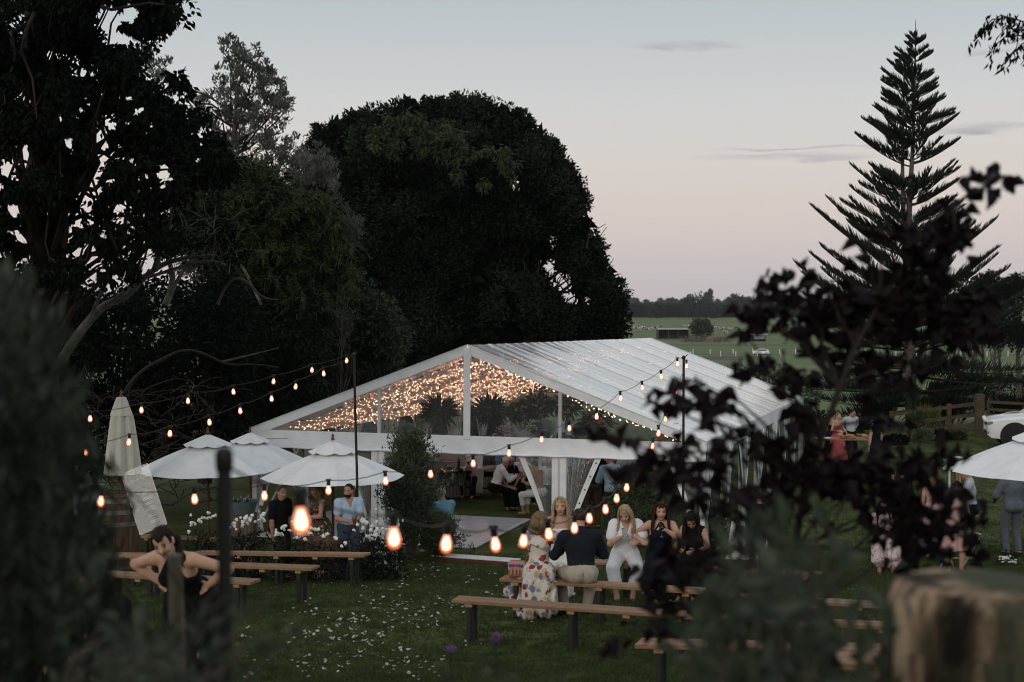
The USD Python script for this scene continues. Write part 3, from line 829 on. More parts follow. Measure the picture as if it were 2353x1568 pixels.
s1 = stem([(2104, 47), (2103, 150), (2101, 230), (2098, 330), (2092, 430), (2088, 500), (2086, 620), (2090, 800), (2096, 1010)])
s2 = stem([(2079, 115), (2077, 230), (2074, 330), (2074, 430), (2077, 520), (2084, 620)])
part(t, 'trunk', MB().tube(s1, np.array([.015, .04, .06, .09, .13, .15, .20, .26, .32]), 8), M['bark'], 60, world=True)
part(t, 'trunk', MB().tube(s2, np.array([.012, .04, .07, .10, .13, .17]), 8), M['bark'], 60, world=True)
tiers1 = [(101, 22, 20, 4), (136, 43, 37, 4), (185, 64, 40, 5), (216, 75, 52, 4), (262, 76, 72, 5), (290, 88, 88, 4), (330, 115, 94, 5), (375, 128, 100, 4), (440, 98, 104, 4), (465, 128, 106, 4), (520, 143, 115, 4), (555, 150, 124, 4), (590, 186, 165, 4), (625, 224, 206, 4), (690, 206, 214, 5),
          (720, 228, 234, 5), (748, 268, 232, 5), (800, 270, 250, 6), (850, 270, 270, 6), (895, 240, 260, 6), (935, 200, 220, 5)]
tiers2 = [(148, 18, 14, 4), (232, 48, 40, 5), (330, 70, 40, 5), (430, 60, 30, 4)]


def conifer_branch(mw, mf, p0, az, L, rise, rng):
    """one limb: sweeps out and up at its tip, with two combs of upright foliage cords"""
    n = 8
    tt = np.linspace(0, 1, n)
    d = np.array([math.cos(az), math.sin(az), 0])
    pts = p0 + np.outer(tt * L, d) + np.outer(L * rise * (.55 * tt + .45 * tt ** 1.6) - .03 * L * np.sin(np.pi * tt), [0, 0, 1.0])
    mw.tube(pts, np.linspace(.018 + .010 * L, .012, n), 4, cap=False)
    m = int(9 + L * 10)
    us = np.linspace(.16, 1.0, m)
    side = np.array([-d[1], d[0], 0])
    from_ = np.stack([np.interp(us, tt, pts[:, k]) for k in range(3)], -1)
    for sgn in (-1, 1):
        ln = (.30 + .50 * np.clip((1.05 - us) * 2, 0, 1)) * rng.uniform(.7, 1.2, m) * min(1.0, .45 + L * .16)
        dirs = d * .55 + side * sgn * rng.uniform(.25, .75, (m, 1)) + np.array([0, 0, 1.0]) * rng.uniform(.65, 1.15, (m, 1))
        dirs /= np.linalg.norm(dirs, axis=1, keepdims=True)
        tip = from_ + dirs * ln[:, None] + np.array([0, 0, .10]) * ln[:, None]
        mid = from_ + dirs * ln[:, None] * .5
        w = .034
        a = np.cross(dirs, [0.3, .2, 1.0])
        a /= np.linalg.norm(a, axis=1, keepdims=True)
        b = np.cross(dirs, a)
        v = [from_]
        for k in range(3):
            an = k * 2.094
            v.append(mid + (a * math.cos(an) + b * math.sin(an)) * w)
        v.append(tip)
        v = np.stack(v, 1).reshape(-1, 3)
        i0 = np.arange(m)[:, None] * 5
        f = np.vstack([i0 + np.array(x) for x in ([0, 1, 2], [0, 2, 3], [0, 3, 1], [4, 2, 1], [4, 3, 2], [4, 1, 3])])
        mf.add(v, f)


def on(stem_pts, z):
    o = np.argsort(stem_pts[:, 2])
    return np.array([np.interp(z, stem_pts[o, 2], stem_pts[o, k]) for k in range(3)])


mw, mf = MB(), MB()
for tiers, st in ((tiers1, s1), (tiers2, s2)):
    for (py, wl, wr, nb) in tiers:
        z = P(2100, py, Yn)[2]
        p0 = on(st, z)
        off = rng.uniform(0, 6.28)
        angs = [0.0 + rng.normal(0, .15), math.pi + rng.normal(0, .15)] + list(off + np.arange(nb + 2) * 2 * math.pi / (nb + 2) + rng.normal(0, .2, nb + 2))
        for az in angs:
            c = math.cos(az)
            L = (wr if c > 0 else wl) * pxm * rng.uniform(.92, 1.06) * (1.0 if abs(c) > .95 else rng.uniform(.75, 1.0))
            rise = .53 if py < 760 else (.30 if py < 830 else .06)
            conifer_branch(mw, mf, p0 + np.array([0, 0, rng.normal(0, .12)]), az, L, rise + rng.normal(0, .09), rng)
part(t, 'limbs', mw, M['dark_bark'], False, world=True, kind='stuff')
part(t, 'foliage', mf, M['needle'], False, world=True, kind='stuff')

# --- tall gums on the right behind the conifer
rng = np.random.default_rng(61)
ORD = ['leftmost', 'second', 'third', 'fourth', 'fifth', 'sixth', 'seventh', 'eighth', 'ninth']
gums = [(2215, 690, 34, 150), (2258, 660, 40, 155), (2300, 680, 40, 150), (2340, 668, 38, 160), (2378, 660, 44, 150), (2240, 740, 50, 140), (2290, 750, 50, 140), (2345, 760, 50, 145), (2190, 760, 46, 150)]
for i, (a, b, r, Y) in enumerate(sorted(gums)):
    c = P(a, b, Y)
    g = np.array([c[0], Y, gz(c[0], Y)])
    t = thing('gum_tree', f'dark open-crowned gum, {ORD[i]} of the row behind the conifer counting from the left', 'tree', g, group='row of gum trees at the right edge')
    Rm = r * Y / F
    k = 46
    cen = c + unit(rng, k) * Rm * rng.uniform(.3, 1, (k, 1)) * np.array([1, 1, 1.0])
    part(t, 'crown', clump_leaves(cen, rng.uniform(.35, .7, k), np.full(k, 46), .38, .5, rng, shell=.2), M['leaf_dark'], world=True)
    bm = MB()
    bm.tube(branch_path(g, c, rng, 0, 7, .02), np.linspace(.22, .08, 7), 6)
    for q in cen[::5]:
        bm.tube(branch_path(g + (c - g) * rng.uniform(.5, .9), q, rng, .03, 5, .03), np.linspace(.08, .03, 5), 4)
    part(t, 'trunk', bm, M['bark'], 60, world=True)

# --- the far plain: trees, poplars, clipped hedge, bushes
def far_tree(name, label, group, px, pyb, w, h, Y, n=34, size=1.3, tall=False, mt='leaf_far', rngs=None):
    b = P(px, pyb, Y)
    b[2] = gz(b[0], Y)
    t = thing(name, label, 'tree' if 'bush' not in name else 'bush', b, group=group)
    W, H = w * Y / F, h * Y / F
    d = unit(rng, n)
    if tall:
        z = rng.uniform(.08, 1, n)
        rad = W / 2 * np.sin(np.pi * np.clip(z * .8 + .18, 0, 1)) ** .7
        cen = np.stack([d[:, 0] * rad * .7, d[:, 1] * rad * .7, z * H * .94], -1)
        rr = np.full(n, W * .2)
    else:
        cen = np.stack([d[:, 0] * W * .36, d[:, 1] * W * .36, H * (.56 + .34 * d[:, 2])], -1)
        rr = np.full(n, W * .17) * rng.uniform(.7, 1.2, n)
    part(t, 'crown', clump_leaves(cen, rr, np.full(n, 42), size, .6, rng, shell=.3, up=.2), M[mt])
    part(t, 'trunk', MB().tube([(0, 0, -.3), (0, 0, H * .3), (.1, 0, H * .6)], [W * .05, W * .04, W * .02], 6), M['dark_bark'])


rng = np.random.default_rng(71)
fr = 'round trees along the far side of the plain'
for i, (px, pyb, w, h, Y) in enumerate([(1600, 735, 66, 56, 1090), (1507, 733, 44, 34, 1090), (1690, 720, 56, 48, 1200), (1430, 724, 40, 46, 1150), (1725, 716, 60, 40, 1250), (1640, 733, 40, 30, 1090)]):
    far_tree('far_tree', ['largest dark round tree standing before the clipped hedge', 'dark round bushy tree left of the largest one by the clipped hedge', 'green round tree behind the hedge, by the purple leaves', 'dark tree where the hedge meets the big round crown', 'pale green tree behind the hedge at its right end', 'low dark tree at the right foot of the largest one by the hedge'][i], fr, px, pyb, w, h, Y, 44, 1.7)
fl = 'hazy trees in the line along the horizon'
for i in range(34):
    px = 1405 + i * 11.5 + rng.normal(0, 5)
    far_tree('horizon_tree', 'small hazy tree in the tree line along the horizon', fl, px, 703, rng.uniform(18, 34), rng.uniform(14, 26), rng.uniform(1900, 2300), 16, 3.4)
for i in range(15):
    far_tree('horizon_tree', 'small hazy tree in the tree line along the horizon', fl, 1800 + i * 24, 704, 32, rng.uniform(18, 27), 2000, 14, 3.6)
for i in range(12):
    far_tree('horizon_tree', 'small hazy tree in the tree line along the horizon', fl, 2150 + i * 22, 705, 30, 26, 1900, 14, 3.6)
for i, (px, w, h) in enumerate([(1423, 12, 44), (1438, 17, 48), (1623, 14, 42), (1632, 15, 50), (1687, 10, 36), (1464, 8, 28)]):
    far_tree('poplar', ['thin poplar beside the big round crown on the horizon', 'broad poplar just right of the thin one by the round crown', 'left poplar of the tall pair above the largest hedge tree', 'right poplar of the tall pair above the largest hedge tree', 'pointed dark tree rising right of the tall poplar pair', 'short poplar right of the broad one near the round crown'][i], 'poplars rising over the horizon tree line', px, 702, w, h, 1800, 30, 2.4, True)
far_tree('paddock_bush', 'dark rounded bush standing alone beside the long open shed', None, 1612, 783, 58, 46, 500, 50, .8)


def hedge(name, label, px0, px1, pyt, Y, depth=3.0):
    a, b = P(px0, 735, Y), P(px1, 735, Y)
    z0 = gz(a[0], Y)
    top = P(px0, pyt, Y)[2]
    t = thing(name, label, 'hedge', (a[0], Y, z0))
    L, H = b[0] - a[0], top - z0
    n = int(L * 14)
    c = np.stack([rng.uniform(0, L, n), np.where(rng.uniform(0, 1, n) < .6, 0, rng.uniform(0, depth, n)), rng.uniform(0, H, n)], -1)
    c[n // 2:n // 2 + n // 4, 2] = H
    part(t, 'leaves', leaf_mesh(c, unit(rng, n), 1.0, .8, rng), M['leaf_far'], kind='stuff')
    part(t, 'hedge_body', MB().box((L / 2, depth / 2 + .3, H / 2 - .2), (L, depth, H), None, .4), M['leaf_dark'])


hedge('clipped_hedge', 'long clipped shelter hedge across the back of the paddock', 1400, 2330, 701, 1140)
hedge('clipped_hedge', 'second taller clipped hedge just behind the first one', 1400, 1600, 697, 1230)
# ------------------------------------------------------------------ the marquee
TA = 17.4
TX, TY = P(1072, 797, 29.6)[0], 29.6
HW, BAY, NB, ZE, ZR = 5.0, 2.643, 7, 2.27, 4.13
TL = BAY * NB
tent = thing('marquee', 'large white framed marquee with clear roof and fairy lights inside', 'marquee', (TX, TY, 0), -TA, rot=(-1.0, 0, -TA))


def T(x, y, z=0):
    return Rz(-TA) @ np.array([x, y, z]) + np.array([TX, TY, 0])


def slope(x):
    return ZR - (ZR - ZE) * abs(x) / HW


rng = np.random.default_rng(100)
for k in range(NB + 1):
    y = k * BAY
    for s in (-1, 1):
        part(tent, 'leg', MB().box((s * (HW - .06), y + (.07 if k == 0 else 0), ZE / 2 - .03), (.11, .11, ZE), None, .012), M['white_metal'])
        part(tent, 'rafter', MB().beam((s * (HW - .05), y + (.07 if k == 0 else 0), ZE - .06), (s * .04, y + (.07 if k == 0 else 0), ZR - .08), .06, .08, .01), M['white_metal'])
    if 0 < k < NB:
        pass
part(tent, 'ridge_beam', MB().beam((0, .1, ZR - .12), (0, TL, ZR - .12), .07, .09), M['white_metal'])
for s in (-1, 1):
    part(tent, 'eave_beam', MB().beam((s * (HW - .06), .1, ZE - .1), (s * (HW - .06), TL, ZE - .1), .07, .09), M['white_metal'])
    part(tent, 'purlin', MB().beam((s * 2.5, .1, slope(2.5) - .09), (s * 2.5, TL, slope(2.5) - .09), .05, .06), M['white_metal'])
# clear roof sheets, one per bay and side, sagging a little between the rafters, with a raised white joint over each rafter
for k in range(NB):
    for s in (-1, 1):
        nx, ny = 26, 14
        xs = np.linspace(0.0, HW + .03, nx)
        ys = np.linspace(k * BAY + .045, (k + 1) * BAY - .045, ny)
        X, Y = np.meshgrid(xs, ys, indexing='ij')
        v = (Y - k * BAY) / BAY
        Z = ZR - (ZR - ZE) * X / HW + .035 - .022 * np.sin(np.pi * v) * np.sin(np.pi * np.clip(X / HW, 0, 1)) ** .5
        Z = Z + .006 * np.sin(v * 25 + X * .6) * np.sin(np.pi * v) + .009 * (meshkit.noise(np.stack([X * 1.1, Y * 3.0, 0 * X + k + 9 * (s > 0)], -1), 4) - .5) * np.sin(np.pi * v)
        g = np.stack([s * X, Y, Z], -1)
        part(tent, 'roof_panel', MB().grid(g if s < 0 else g[:, ::-1]), M['film'], True)
for k in range(NB + 1):
    for s in (-1, 1):
        y = k * BAY
        xx = np.linspace(0, HW + .02, 9)
        sg = np.array([np.stack([s * xx, 0 * xx + y + dy, ZR - (ZR - ZE) * xx / HW + .037 + dz], -1) for dy, dz in ((-.06, 0), (-.03, .008), (.03, .008), (.06, 0))])
        part(tent, 'roof_seam', MB().grid(sg if s > 0 else sg[::-1]), M['film'], True)


def band(x0, x1, z0f, z1f, y, name, n=60, wob=.012, roll=True, outward=-1, seed=0):
    """a strip of white PVC with shallow wrinkles, rolled at its foot"""
    xs = np.linspace(x0, x1, n)
    rows = []
    for j, u in enumerate(np.linspace(0, 1, 7)):
        z = z0f(xs) + (z1f(xs) - z0f(xs)) * u
        w = wob * (meshkit.noise(np.stack([xs * 6, 0 * xs + u * 1.2, 0 * xs + seed], -1), 9) - .5) * 2 * (1 - abs(u - .4))
        off = (.02 + .035 * (1 - u) ** 2 if roll else .02)
        rows.append(np.stack([xs, y + outward * (off + w), z], -1))
    return MB().sheet(np.array(rows), .006)


for y, o in ((0.0, -1), (TL, 1)):
    segs = np.array([-5.02, -2.0, 0.0, 2.0, 5.02])
    part(tent, 'gable_valance', band(-5.02, 5.02, lambda x: 1.91 + 0 * x + .008 * np.sin(x * 9), lambda x: 2.27 + 0 * x, y, 'v', 130, .016, True, o, 3), M['white_pvc'], 30)
    part(tent, 'valance_hem', MB().tube(np.stack([np.linspace(-5.03, 5.03, 60), np.full(60, y + o * .075), 1.905 + .008 * np.sin(np.linspace(-5.02, 5.02, 60) * 9)], -1), .022, 8), M['white_pvc'], 60)
    part(tent, 'gable_beam', MB().beam((-4.9, y - o * .05, 2.17), (4.9, y - o * .05, 2.17), .06, .12), M['white_metal'])
    for s in (-1, 1):
        part(tent, 'rake_band', band(0.02 * s, s * 5.04, lambda x: slope(1) * 0 + ZR - (ZR - ZE) * abs(x) / HW - .16, lambda x: ZR - (ZR - ZE) * abs(x) / HW + .05, y, 'r', 90, .012, False, o, 5 + s), M['white_pvc'], 30)
        xs = np.linspace(.06, 4.75, 24)
        g = np.array([np.stack([s * xs, 0 * xs + y + o * .012, 2.25 + 0 * xs], -1), np.stack([s * xs, 0 * xs + y + o * .012, np.maximum(slope(0) - (ZR - ZE) * xs / HW - .13, 2.252)], -1)])
        part(tent, 'gable_pane', MB().grid(g), M['pane'])
        part(tent, 'gable_post', MB().box((s * 2.0, y - o * .04, (2.22 + slope(2.0) - .1) / 2), (.07, .05, slope(2.0) - .1 - 2.22)), M['white_metal'])
    part(tent, 'king_post', MB().box((0, y + o * .03, (ZR + 2.2) / 2 - .02), (.15, .035, ZR - 2.22), None, .008), M['white_pvc'])
# front posts that carry the doorway, each with its two halves and a latch
for s in (-1, 1):
    for dx in (-.085, .085):
        part(tent, 'door_post', MB().box((s * 2.0 + dx, -.01, .96), (.14, .07, 1.90), None, .012), M['white_pvc'])
    part(tent, 'door_post', MB().box((s * 2.0, -.02, .96), (.03, .03, 1.90)), M['aluminium'])
    part(tent, 'latch', MB().box((s * 2.0, -.055, 1.0), (.04, .03, .12), None, .006), M['black_steel'])


def drape(x0, x1, xt, y0, y1, yt, ztop, ztie, nfold, seed, zbot=.05):
    """a clear curtain hung from a line (x0,y0)-(x1,y1) and gathered to a point at (xt, yt, ztie), flaring again below"""
    n = 60
    u = np.linspace(0, 1, n)
    rows = []
    for z in np.concatenate([np.linspace(ztop, ztie, 12), np.linspace(ztie, zbot, 5)[1:]]):
        if z >= ztie:
            k = (ztop - z) / (ztop - ztie)
            w = (1 - k) ** 1.15 * .97 + .03
        else:
            k = 1
            w = .03 + .22 * (ztie - z) / max(ztie - zbot, .01)
        cx, cy = x0 + (x1 - x0) * u, y0 + (y1 - y0) * u
        x = xt + (cx - xt) * w
        yy = yt + (cy - yt) * w
        amp = .03 + .035 * (1 - w)
        ph = np.sin(u * nfold * 2 * np.pi + seed) + .5 * np.sin(u * nfold * 4.7 * np.pi + seed * 2)
        nx, ny = -(y1 - y0), (x1 - x0)
        L = math.hypot(nx, ny)
        rows.append(np.stack([x + nx / L * amp * ph * w ** .3, yy + ny / L * amp * ph * w ** .3, 0 * u + z], -1))
    return np.array(rows)


def hang(x0, x1, xt, y0, y1, yt, ztop=1.93, ztie=.45, nfold=6, seed=0, edge=True, zbot=.05, eyelets=True):
    g = drape(x0, x1, xt, y0, y1, yt, ztop, ztie, nfold, seed, zbot)
    part(tent, 'clear_curtain', MB().grid(g), M['drape'], True)
    if edge:
        e = g[:12, -1]
        e0 = g[:12, -3]
        d = e - e0
        d /= np.linalg.norm(d, axis=1, keepdims=True) + 1e-9
        horiz = np.array([x1 - x0, y1 - y0, 0.0])
        horiz /= np.linalg.norm(horiz)
        back = np.array([horiz[1], -horiz[0], 0.0]) * .02
        wd = .13 * np.linspace(1, .75, 12)[:, None]
        ed = MB().sheet(np.array([e + back, e + back + horiz * wd * .5, e + back + horiz * wd]), .006)
        p = part(tent, 'curtain_border', ed, M['white_pvc'], 30)
        if eyelets:
            for q in range(1, 12, 2):
                c = e[q] + back * 1.35 + horiz * wd[q] * .5
                part(p, 'eyelet', MB().cyl(c - back * .2, c + back * .3, .017, n=8), M['black_steel'])


for s in (-1, 1):
    for dx in (-1, 1):
        a = s * 2.0 + dx * .16
        hang(a, a + dx * .62, a + dx * .03, -.015, -.015, -.015, 1.93, .42, 5, s + dx * 2, True)
    a = s * 4.86
    hang(a, a - s * .5, a - s * .03, .0, .0, .0, 1.93, .6, 4, s * 3)
# the right-hand wall: white valance, gathered clear curtains at each leg, some hanging loose
ys = np.linspace(-.02, TL + .02, 150)
rows = []
for u in np.linspace(0, 1, 6):
    w = .02 * (meshkit.noise(np.stack([ys * 4, 0 * ys + u, 0 * ys], -1), 19) - .5) * 2
    sc = .022 * np.abs(np.sin(ys * np.pi / BAY * 3)) * (1 - u)
    rows.append(np.stack([HW + .03 + .03 * (1 - u) + w, ys, 1.98 + (ZE - 1.98 + .02) * u + sc], -1))
part(tent, 'side_valance', MB().sheet(np.array(rows), .006), M['white_pvc'], 30)
rows[0:0] = []
part(tent, 'side_valance', MB().sheet(np.array(rows) * np.array([-1, 1, 1]), .006), M['white_pvc'], 30)
for k in range(NB + 1):
    y = k * BAY
    for dy in (-1, 1):
        if (k == 0 and dy < 0) or (k == NB and dy > 0):
            continue
        hang(HW + .01, HW + .01, HW + .01, y + dy * .07, y + dy * .85, y + dy * .10, 1.98, .75, 5, k + dy, True, .04, False)
        hang(-HW - .01, -HW - .01, -HW - .01, y + dy * .07, y + dy * .7, y + dy * .10, 1.98, .75, 5, k - dy, True, .04, False)
for s in (-1, 1):
    part(tent, 'brace', MB().cyl((s * 4.85, .12, .2), (s * 4.85, BAY - .1, 2.1), .022, n=6), M['white_metal'], 60)
    part(tent, 'brace', MB().cyl((s * 4.85, BAY - .1, .25), (s * 4.85, .12, 2.05), .022, n=6), M['white_metal'], 60)
    part(tent, 'brace', MB().cyl((s * 4.85, .12, 1.5), (s * 4.2, .12, 2.15), .022, n=6), M['white_metal'], 60)
# clear back wall panes between the back posts
for x0, x1 in ((-4.9, -2.05), (-1.95, 1.95), (2.05, 4.9)):
    g = np.array([[(x0, TL + .03, .03), (x1, TL + .03, .03)], [(x0, TL + .03, 1.93), (x1, TL + .03, 1.93)]])
    part(tent, 'back_pane', MB().grid(g), M['pane'])
for s in (-1, 1):
    part(tent, 'back_post', MB().box((s * 2.0, TL + .02, 1.1), (.1, .08, 2.1)), M['white_metal'])

# ------------------------------------------------------------------ fairy lights: strands slung under the roof along its length
M['fairy'] = emit_mat('fairy_glow', (1.0, .47, .29), 15.0)
M['wire'] = mat('dark_wire', (.02, .015, .012), rough=.6)
M['fairy_wire'] = mat('fairy_wire', (.20, .17, .14), rough=.6)
rng = np.random.default_rng(77)
oct_v = np.array([[1, 0, 0], [-1, 0, 0], [0, 1, 0], [0, -1, 0], [0, 0, 1], [0, 0, -1]], float)
oct_f = np.array([[0, 2, 4], [2, 1, 4], [1, 3, 4], [3, 0, 4], [2, 0, 5], [1, 2, 5], [3, 1, 5], [0, 3, 5]])


def strand(path, step, r, label, group, jit=.05):
    seg = np.linalg.norm(np.diff(path, axis=0), axis=1)
    s = np.concatenate([[0], np.cumsum(seg)])
    u = np.arange(step, s[-1], step)
    pts = np.stack([np.interp(u, s, path[:, k]) for k in range(3)], -1) + rng.normal(0, jit, (len(u), 3)) * np.array([1, .5, .8])
    t = thing('fairy_light_strand', label, 'fairy lights', (TX, TY, 0), -TA, group, rot=(-1.0, 0, -TA))
    part(t, 'wire', MB().tube(path, .0035, 3), M['fairy_wire'])
    v = (pts[:, None] + oct_v[None] * r).reshape(-1, 3)
    f = (np.arange(len(pts))[:, None, None] * 6 + oct_f[None]).reshape(-1, 3)
    part(t, 'bulbs', (v, f), M['fairy'], kind='stuff')


gl = 'fairy light strands under the left roof slope'
for i, x in enumerate(np.concatenate([np.linspace(-4.75, -.13, 23)])):
    ys = np.linspace(.2, TL - .3, 50)
    sag = .10 + .14 * np.abs(np.sin(ys * np.pi / BAY)) + rng.uniform(0, .05)
    path = np.stack([x + .05 * np.sin(ys * 1.7 + i), ys, slope(x) - .05 - sag], -1)
    strand(path, .21, .0088, 'warm fairy light strand slung under the left slope of the clear marquee roof', gl)
gr = 'fairy light strands under the right roof slope'
for i, x in enumerate(np.linspace(.6, 4.6, 7)):
    ys = np.linspace(1.2, TL - .3, 40)
    path = np.stack([x + .05 * np.sin(ys * 1.7 + i), ys, slope(x) - .12 - .1 * np.abs(np.sin(ys * np.pi / BAY))], -1)
    strand(path, .34, .007, 'sparse fairy light strand seen faintly through the right slope of the clear roof', gr)
for j, (off, st) in enumerate(((.20, .13), (.27, .17), (.24, .15))):
    xs = np.linspace(.8, 4.55, 30)
    path = np.stack([xs, .22 + .12 * j + 0 * xs, ZR - (ZR - ZE) * xs / HW - off - .05 * np.sin(xs * 2.5 + j)], -1)
    strand(path, st, .0115, ['warm fairy light strand following the front right gable rafter just under the edge', 'second fairy light strand, lower, along the front right gable rafter', 'third fairy light strand, set back behind the front right gable rafter'][j], None, .02)
# ------------------------------------------------------------------ dance floor and step
fl = thing('dance_floor', 'glossy white panelled dance floor just inside the marquee front', 'dance floor', (TX, TY, 0), -TA)
M['floor_white'] = mat('floor_white', (.64, .65, .69), (.56, .57, .61), rough=.16, spec=.5, scale=.9)
M['floor_edge'] = mat('floor_edge', (.62, .63, .65), rough=.5)


def to_tent(p):
    return Rz(TA) @ (np.asarray(p) - np.array([TX, TY, 0]))


c_far = to_tent(G(1203, 1196))
c_near = to_tent(G(1088, 1262))
xr = .26
rng = np.random.default_rng(5)
pw = .98
for i in range(5):
    for j in range(4):
        x0, y0 = xr - (i + 1) * pw, -.42 + j * pw
        part(fl, 'floor_panel', MB().box((x0 + pw / 2, y0 + pw / 2, .022 + rng.uniform(-.001, .001)), (pw - .006, pw - .006, .03), None, .004), M['floor_white'])
part(fl, 'edge_ramp', MB().box((xr + .045, -.42 + 2 * pw, .017), (.09, 4 * pw, .026), Ry(0)), M['floor_edge'])
part(fl, 'edge_ramp', MB().box((xr - 2.5 * pw, -.465, .017), (5 * pw, .085, .026)), M['floor_edge'])
a, b = G(997, 1288), G(1190, 1300)
ang = math.degrees(math.atan2(b[1] - a[1], b[0] - a[0]))
L = np.linalg.norm((b - a)[:2])
st = thing('wooden_step', 'long low white-topped timber step on the lawn before the marquee', 'step', ((a + b) / 2 * np.array([1, 1, 0]) + np.array([0, .15, gz(*((a + b) / 2)[:2])])), ang)
part(st, 'tread', MB().box((0, 0, .085), (L, .34, .02), None, .004), M['white_paint'])
part(st, 'riser', MB().box((0, -.15, .035), (L + .02, .03, .08)), M['red_wood'])
part(st, 'riser', MB().box((0, .15, .035), (L + .02, .03, .08)), M['red_wood'])

# ------------------------------------------------------------------ benches
BH, BW, BANG = .53, .285, -18.6
U = Rz(BANG) @ np.array([1.0, 0, 0])
V = Rz(BANG) @ np.array([0, 1.0, 0])
BENCHES = {}


def bench(key, px, py, L, grow, label, tone=('pine', 'pine2')):
    """py: top front edge at the end px; grow +1: the bench runs to the right of px, -1: to the left"""
    e = G(px, py, BH)
    c = e + U * grow * L / 2 + V * BW / 2
    z = gz(c[0], c[1])
    # follow the fall of the lawn along the bench
    z0, z1 = gz(*(c - U * L / 2)[:2]), gz(*(c + U * L / 2)[:2])
    z = (z0 + z1) / 2
    t = thing('bench', label, 'bench', (c[0], c[1], z), BANG)
    tilt = math.degrees(math.atan2(z1 - z0, L))
    R = Ry(-tilt)
    r = random.Random(key)
    half = L / 2
    for row in (-1, 1):
        split = .08 * half * r.uniform(-1, 1)
        for (x0, x1) in ((-half, split - .003), (split + .003, half)):
            cc = R @ np.array([(x0 + x1) / 2, 0, 0]) + np.array([0, row * (BW / 4 + .002), BH - .02])
            part(t, 'plank', MB().box(cc, (x1 - x0, BW / 2 - .006, .04), R @ Rx(r.uniform(-1, 1)), .004), M[r.choice(list(tone))])
    for x in (-half + .22, 0.0, half - .22):
        o = R @ np.array([x, 0, 0])
        part(t, 'cleat', MB().box(o + np.array([0, 0, BH - .062]), (.09, BW - .02, .042), R, .004), M['pine2'])
        for s in (-1, 1):
            part(t, 'leg', MB().box(o + np.array([0, s * .095, (BH - .085) / 2 - .03 + o[2] * 0]), (.055, .055, BH - .085 + .06), None, .006), M['black_steel'])
        part(t, 'foot_rail', MB().box(o + np.array([0, 0, .012]), (.05, .2, .025)), M['black_steel'])
    for x in (-half * .45, half * .45):
        part(t, 'cleat', MB().box(R @ np.array([x, 0, 0]) + np.array([0, 0, BH - .062]), (.09, BW - .02, .042), R, .004), M['pine2'])
    BENCHES[key] = (c, z, L)
    return t


bench('B0', 1458, 1475, 2.6, 1, 'short-looking bench nearest the camera, cut off by leaves at the bottom')
bench('B0b', 1905, 1512, 2.4, 1, 'bench half lost behind the foreground leaves at lower right, near the weathered log')
bench('B1', 1037, 1378, 3.05, 1, 'empty timber bench in front of the seated group, left end bare on the lawn', ('pine', 'pine3'))
bench('B1b', 1640, 1421, 2.6, 1, 'bench to the right of the empty front bench, mostly hidden by purple leaves', ('pine3', 'pine'))
bench('B2', 1147, 1329, 2.75, 1, 'bench with the floral dress woman and the dark shirt man sitting with their backs turned')
bench('B2b', 1660, 1371, 2.3, 1, 'grey timber bench behind leaves, right of the bench with the dark shirt man', ('pine3', 'pine2'))
bench('B3', 1232, 1286, 2.75, 1, 'bench under the women in white and navy who face the camera')
bench('B3b', 1700, 1313, 1.1, 1, 'short stretch of bench far right of the woman in navy, behind leaves')
bench('L1', 835, 1274, 3.1, -1, 'timber bench by the white roses, right end under the black light pole')
bench('L1b', 492, 1239, 3.0, -1, 'timber bench running left past the barrel behind the woman in black')
bench('L2', 715, 1305, 2.9, -1, 'second bench from the white roses, ending near the petals on the left')
bench('L2b', 330, 1275, 2.8, -1, 'bench glimpsed behind the grey-haired man through the left bush', ('pine2', 'pine'))
bench('L3', 575, 1338, 2.4, -1, 'third bench from the white roses, right end just showing past the black post', ('pine3', 'pine'))
bench('L4', 178, 1468, 2.0, -1, 'bench end showing low through the dark bush at the left edge')

# ------------------------------------------------------------------ petals on the grass
rng = np.random.default_rng(9)
M['petal'] = mat('white_petal_fallen', (.52, .51, .47), (.38, .36, .31), rough=.7, scale=40)


def petal_mesh(seed):
    r = np.random.default_rng(seed)
    a = np.linspace(0, 2 * np.pi, 9)[:-1]
    ring = np.stack([np.cos(a) * .5, np.sin(a) * .33 * (1 + .25 * np.cos(a)), .10 + .14 * np.cos(a * 2 + r.uniform(0, 2)) * .6], -1)
    v = np.vstack([[0, 0, 0.02], ring])
    f = np.array([[0, i + 1, (i + 1) % 8 + 1] for i in range(8)])
    return v, f


pq = []
for poly, n in (([(690, 1285), (1010, 1285), (1110, 1330), (1060, 1420), (1120, 1480), (1010, 1568), (560, 1568), (545, 1440), (700, 1370), (730, 1330)], 330), ([(700, 1400), (1000, 1400), (960, 1568), (560, 1568)], 80), ([(900, 1300), (1180, 1300), (1300, 1450), (900, 1400)], 70)):
    poly = np.array(poly, float)
    from shapely import Polygon as _Pg
    cnt = 0
    while cnt < n:
        q = rng.uniform(poly.min(0), poly.max(0))
        if inside(poly, q[:1], q[1:])[0] and meshkit.noise(np.array([[q[0] / 70, q[1] / 34, 3.0]]), 8)[0] + rng.uniform(-.25, .25) > .42:
            pq.append(q)
            cnt += 1
pts = [(G(a, b), b) for a, b in pq]
pts.sort(key=lambda s: -s[1])
protos = []
for i, (p, _) in enumerate(pts[:300]):
    loc = (p[0], p[1], gz(p[0], p[1]) + .024)
    s = rng.uniform(.028, .075)
    rot = (rng.uniform(-25, 25), rng.uniform(-25, 25), rng.uniform(0, 360))
    if i < 4:
        t = thing('petal', 'white rose petal fallen on the lawn between the rows of benches', 'petal', loc, group='white petals scattered on the lawn', scale=s, rot=rot)
        part(t, 'blade', petal_mesh(i), M['petal'], True)
        protos.append(t)
    else:
        copy_of(protos[i % 4], loc, scale=s, rot=rot)
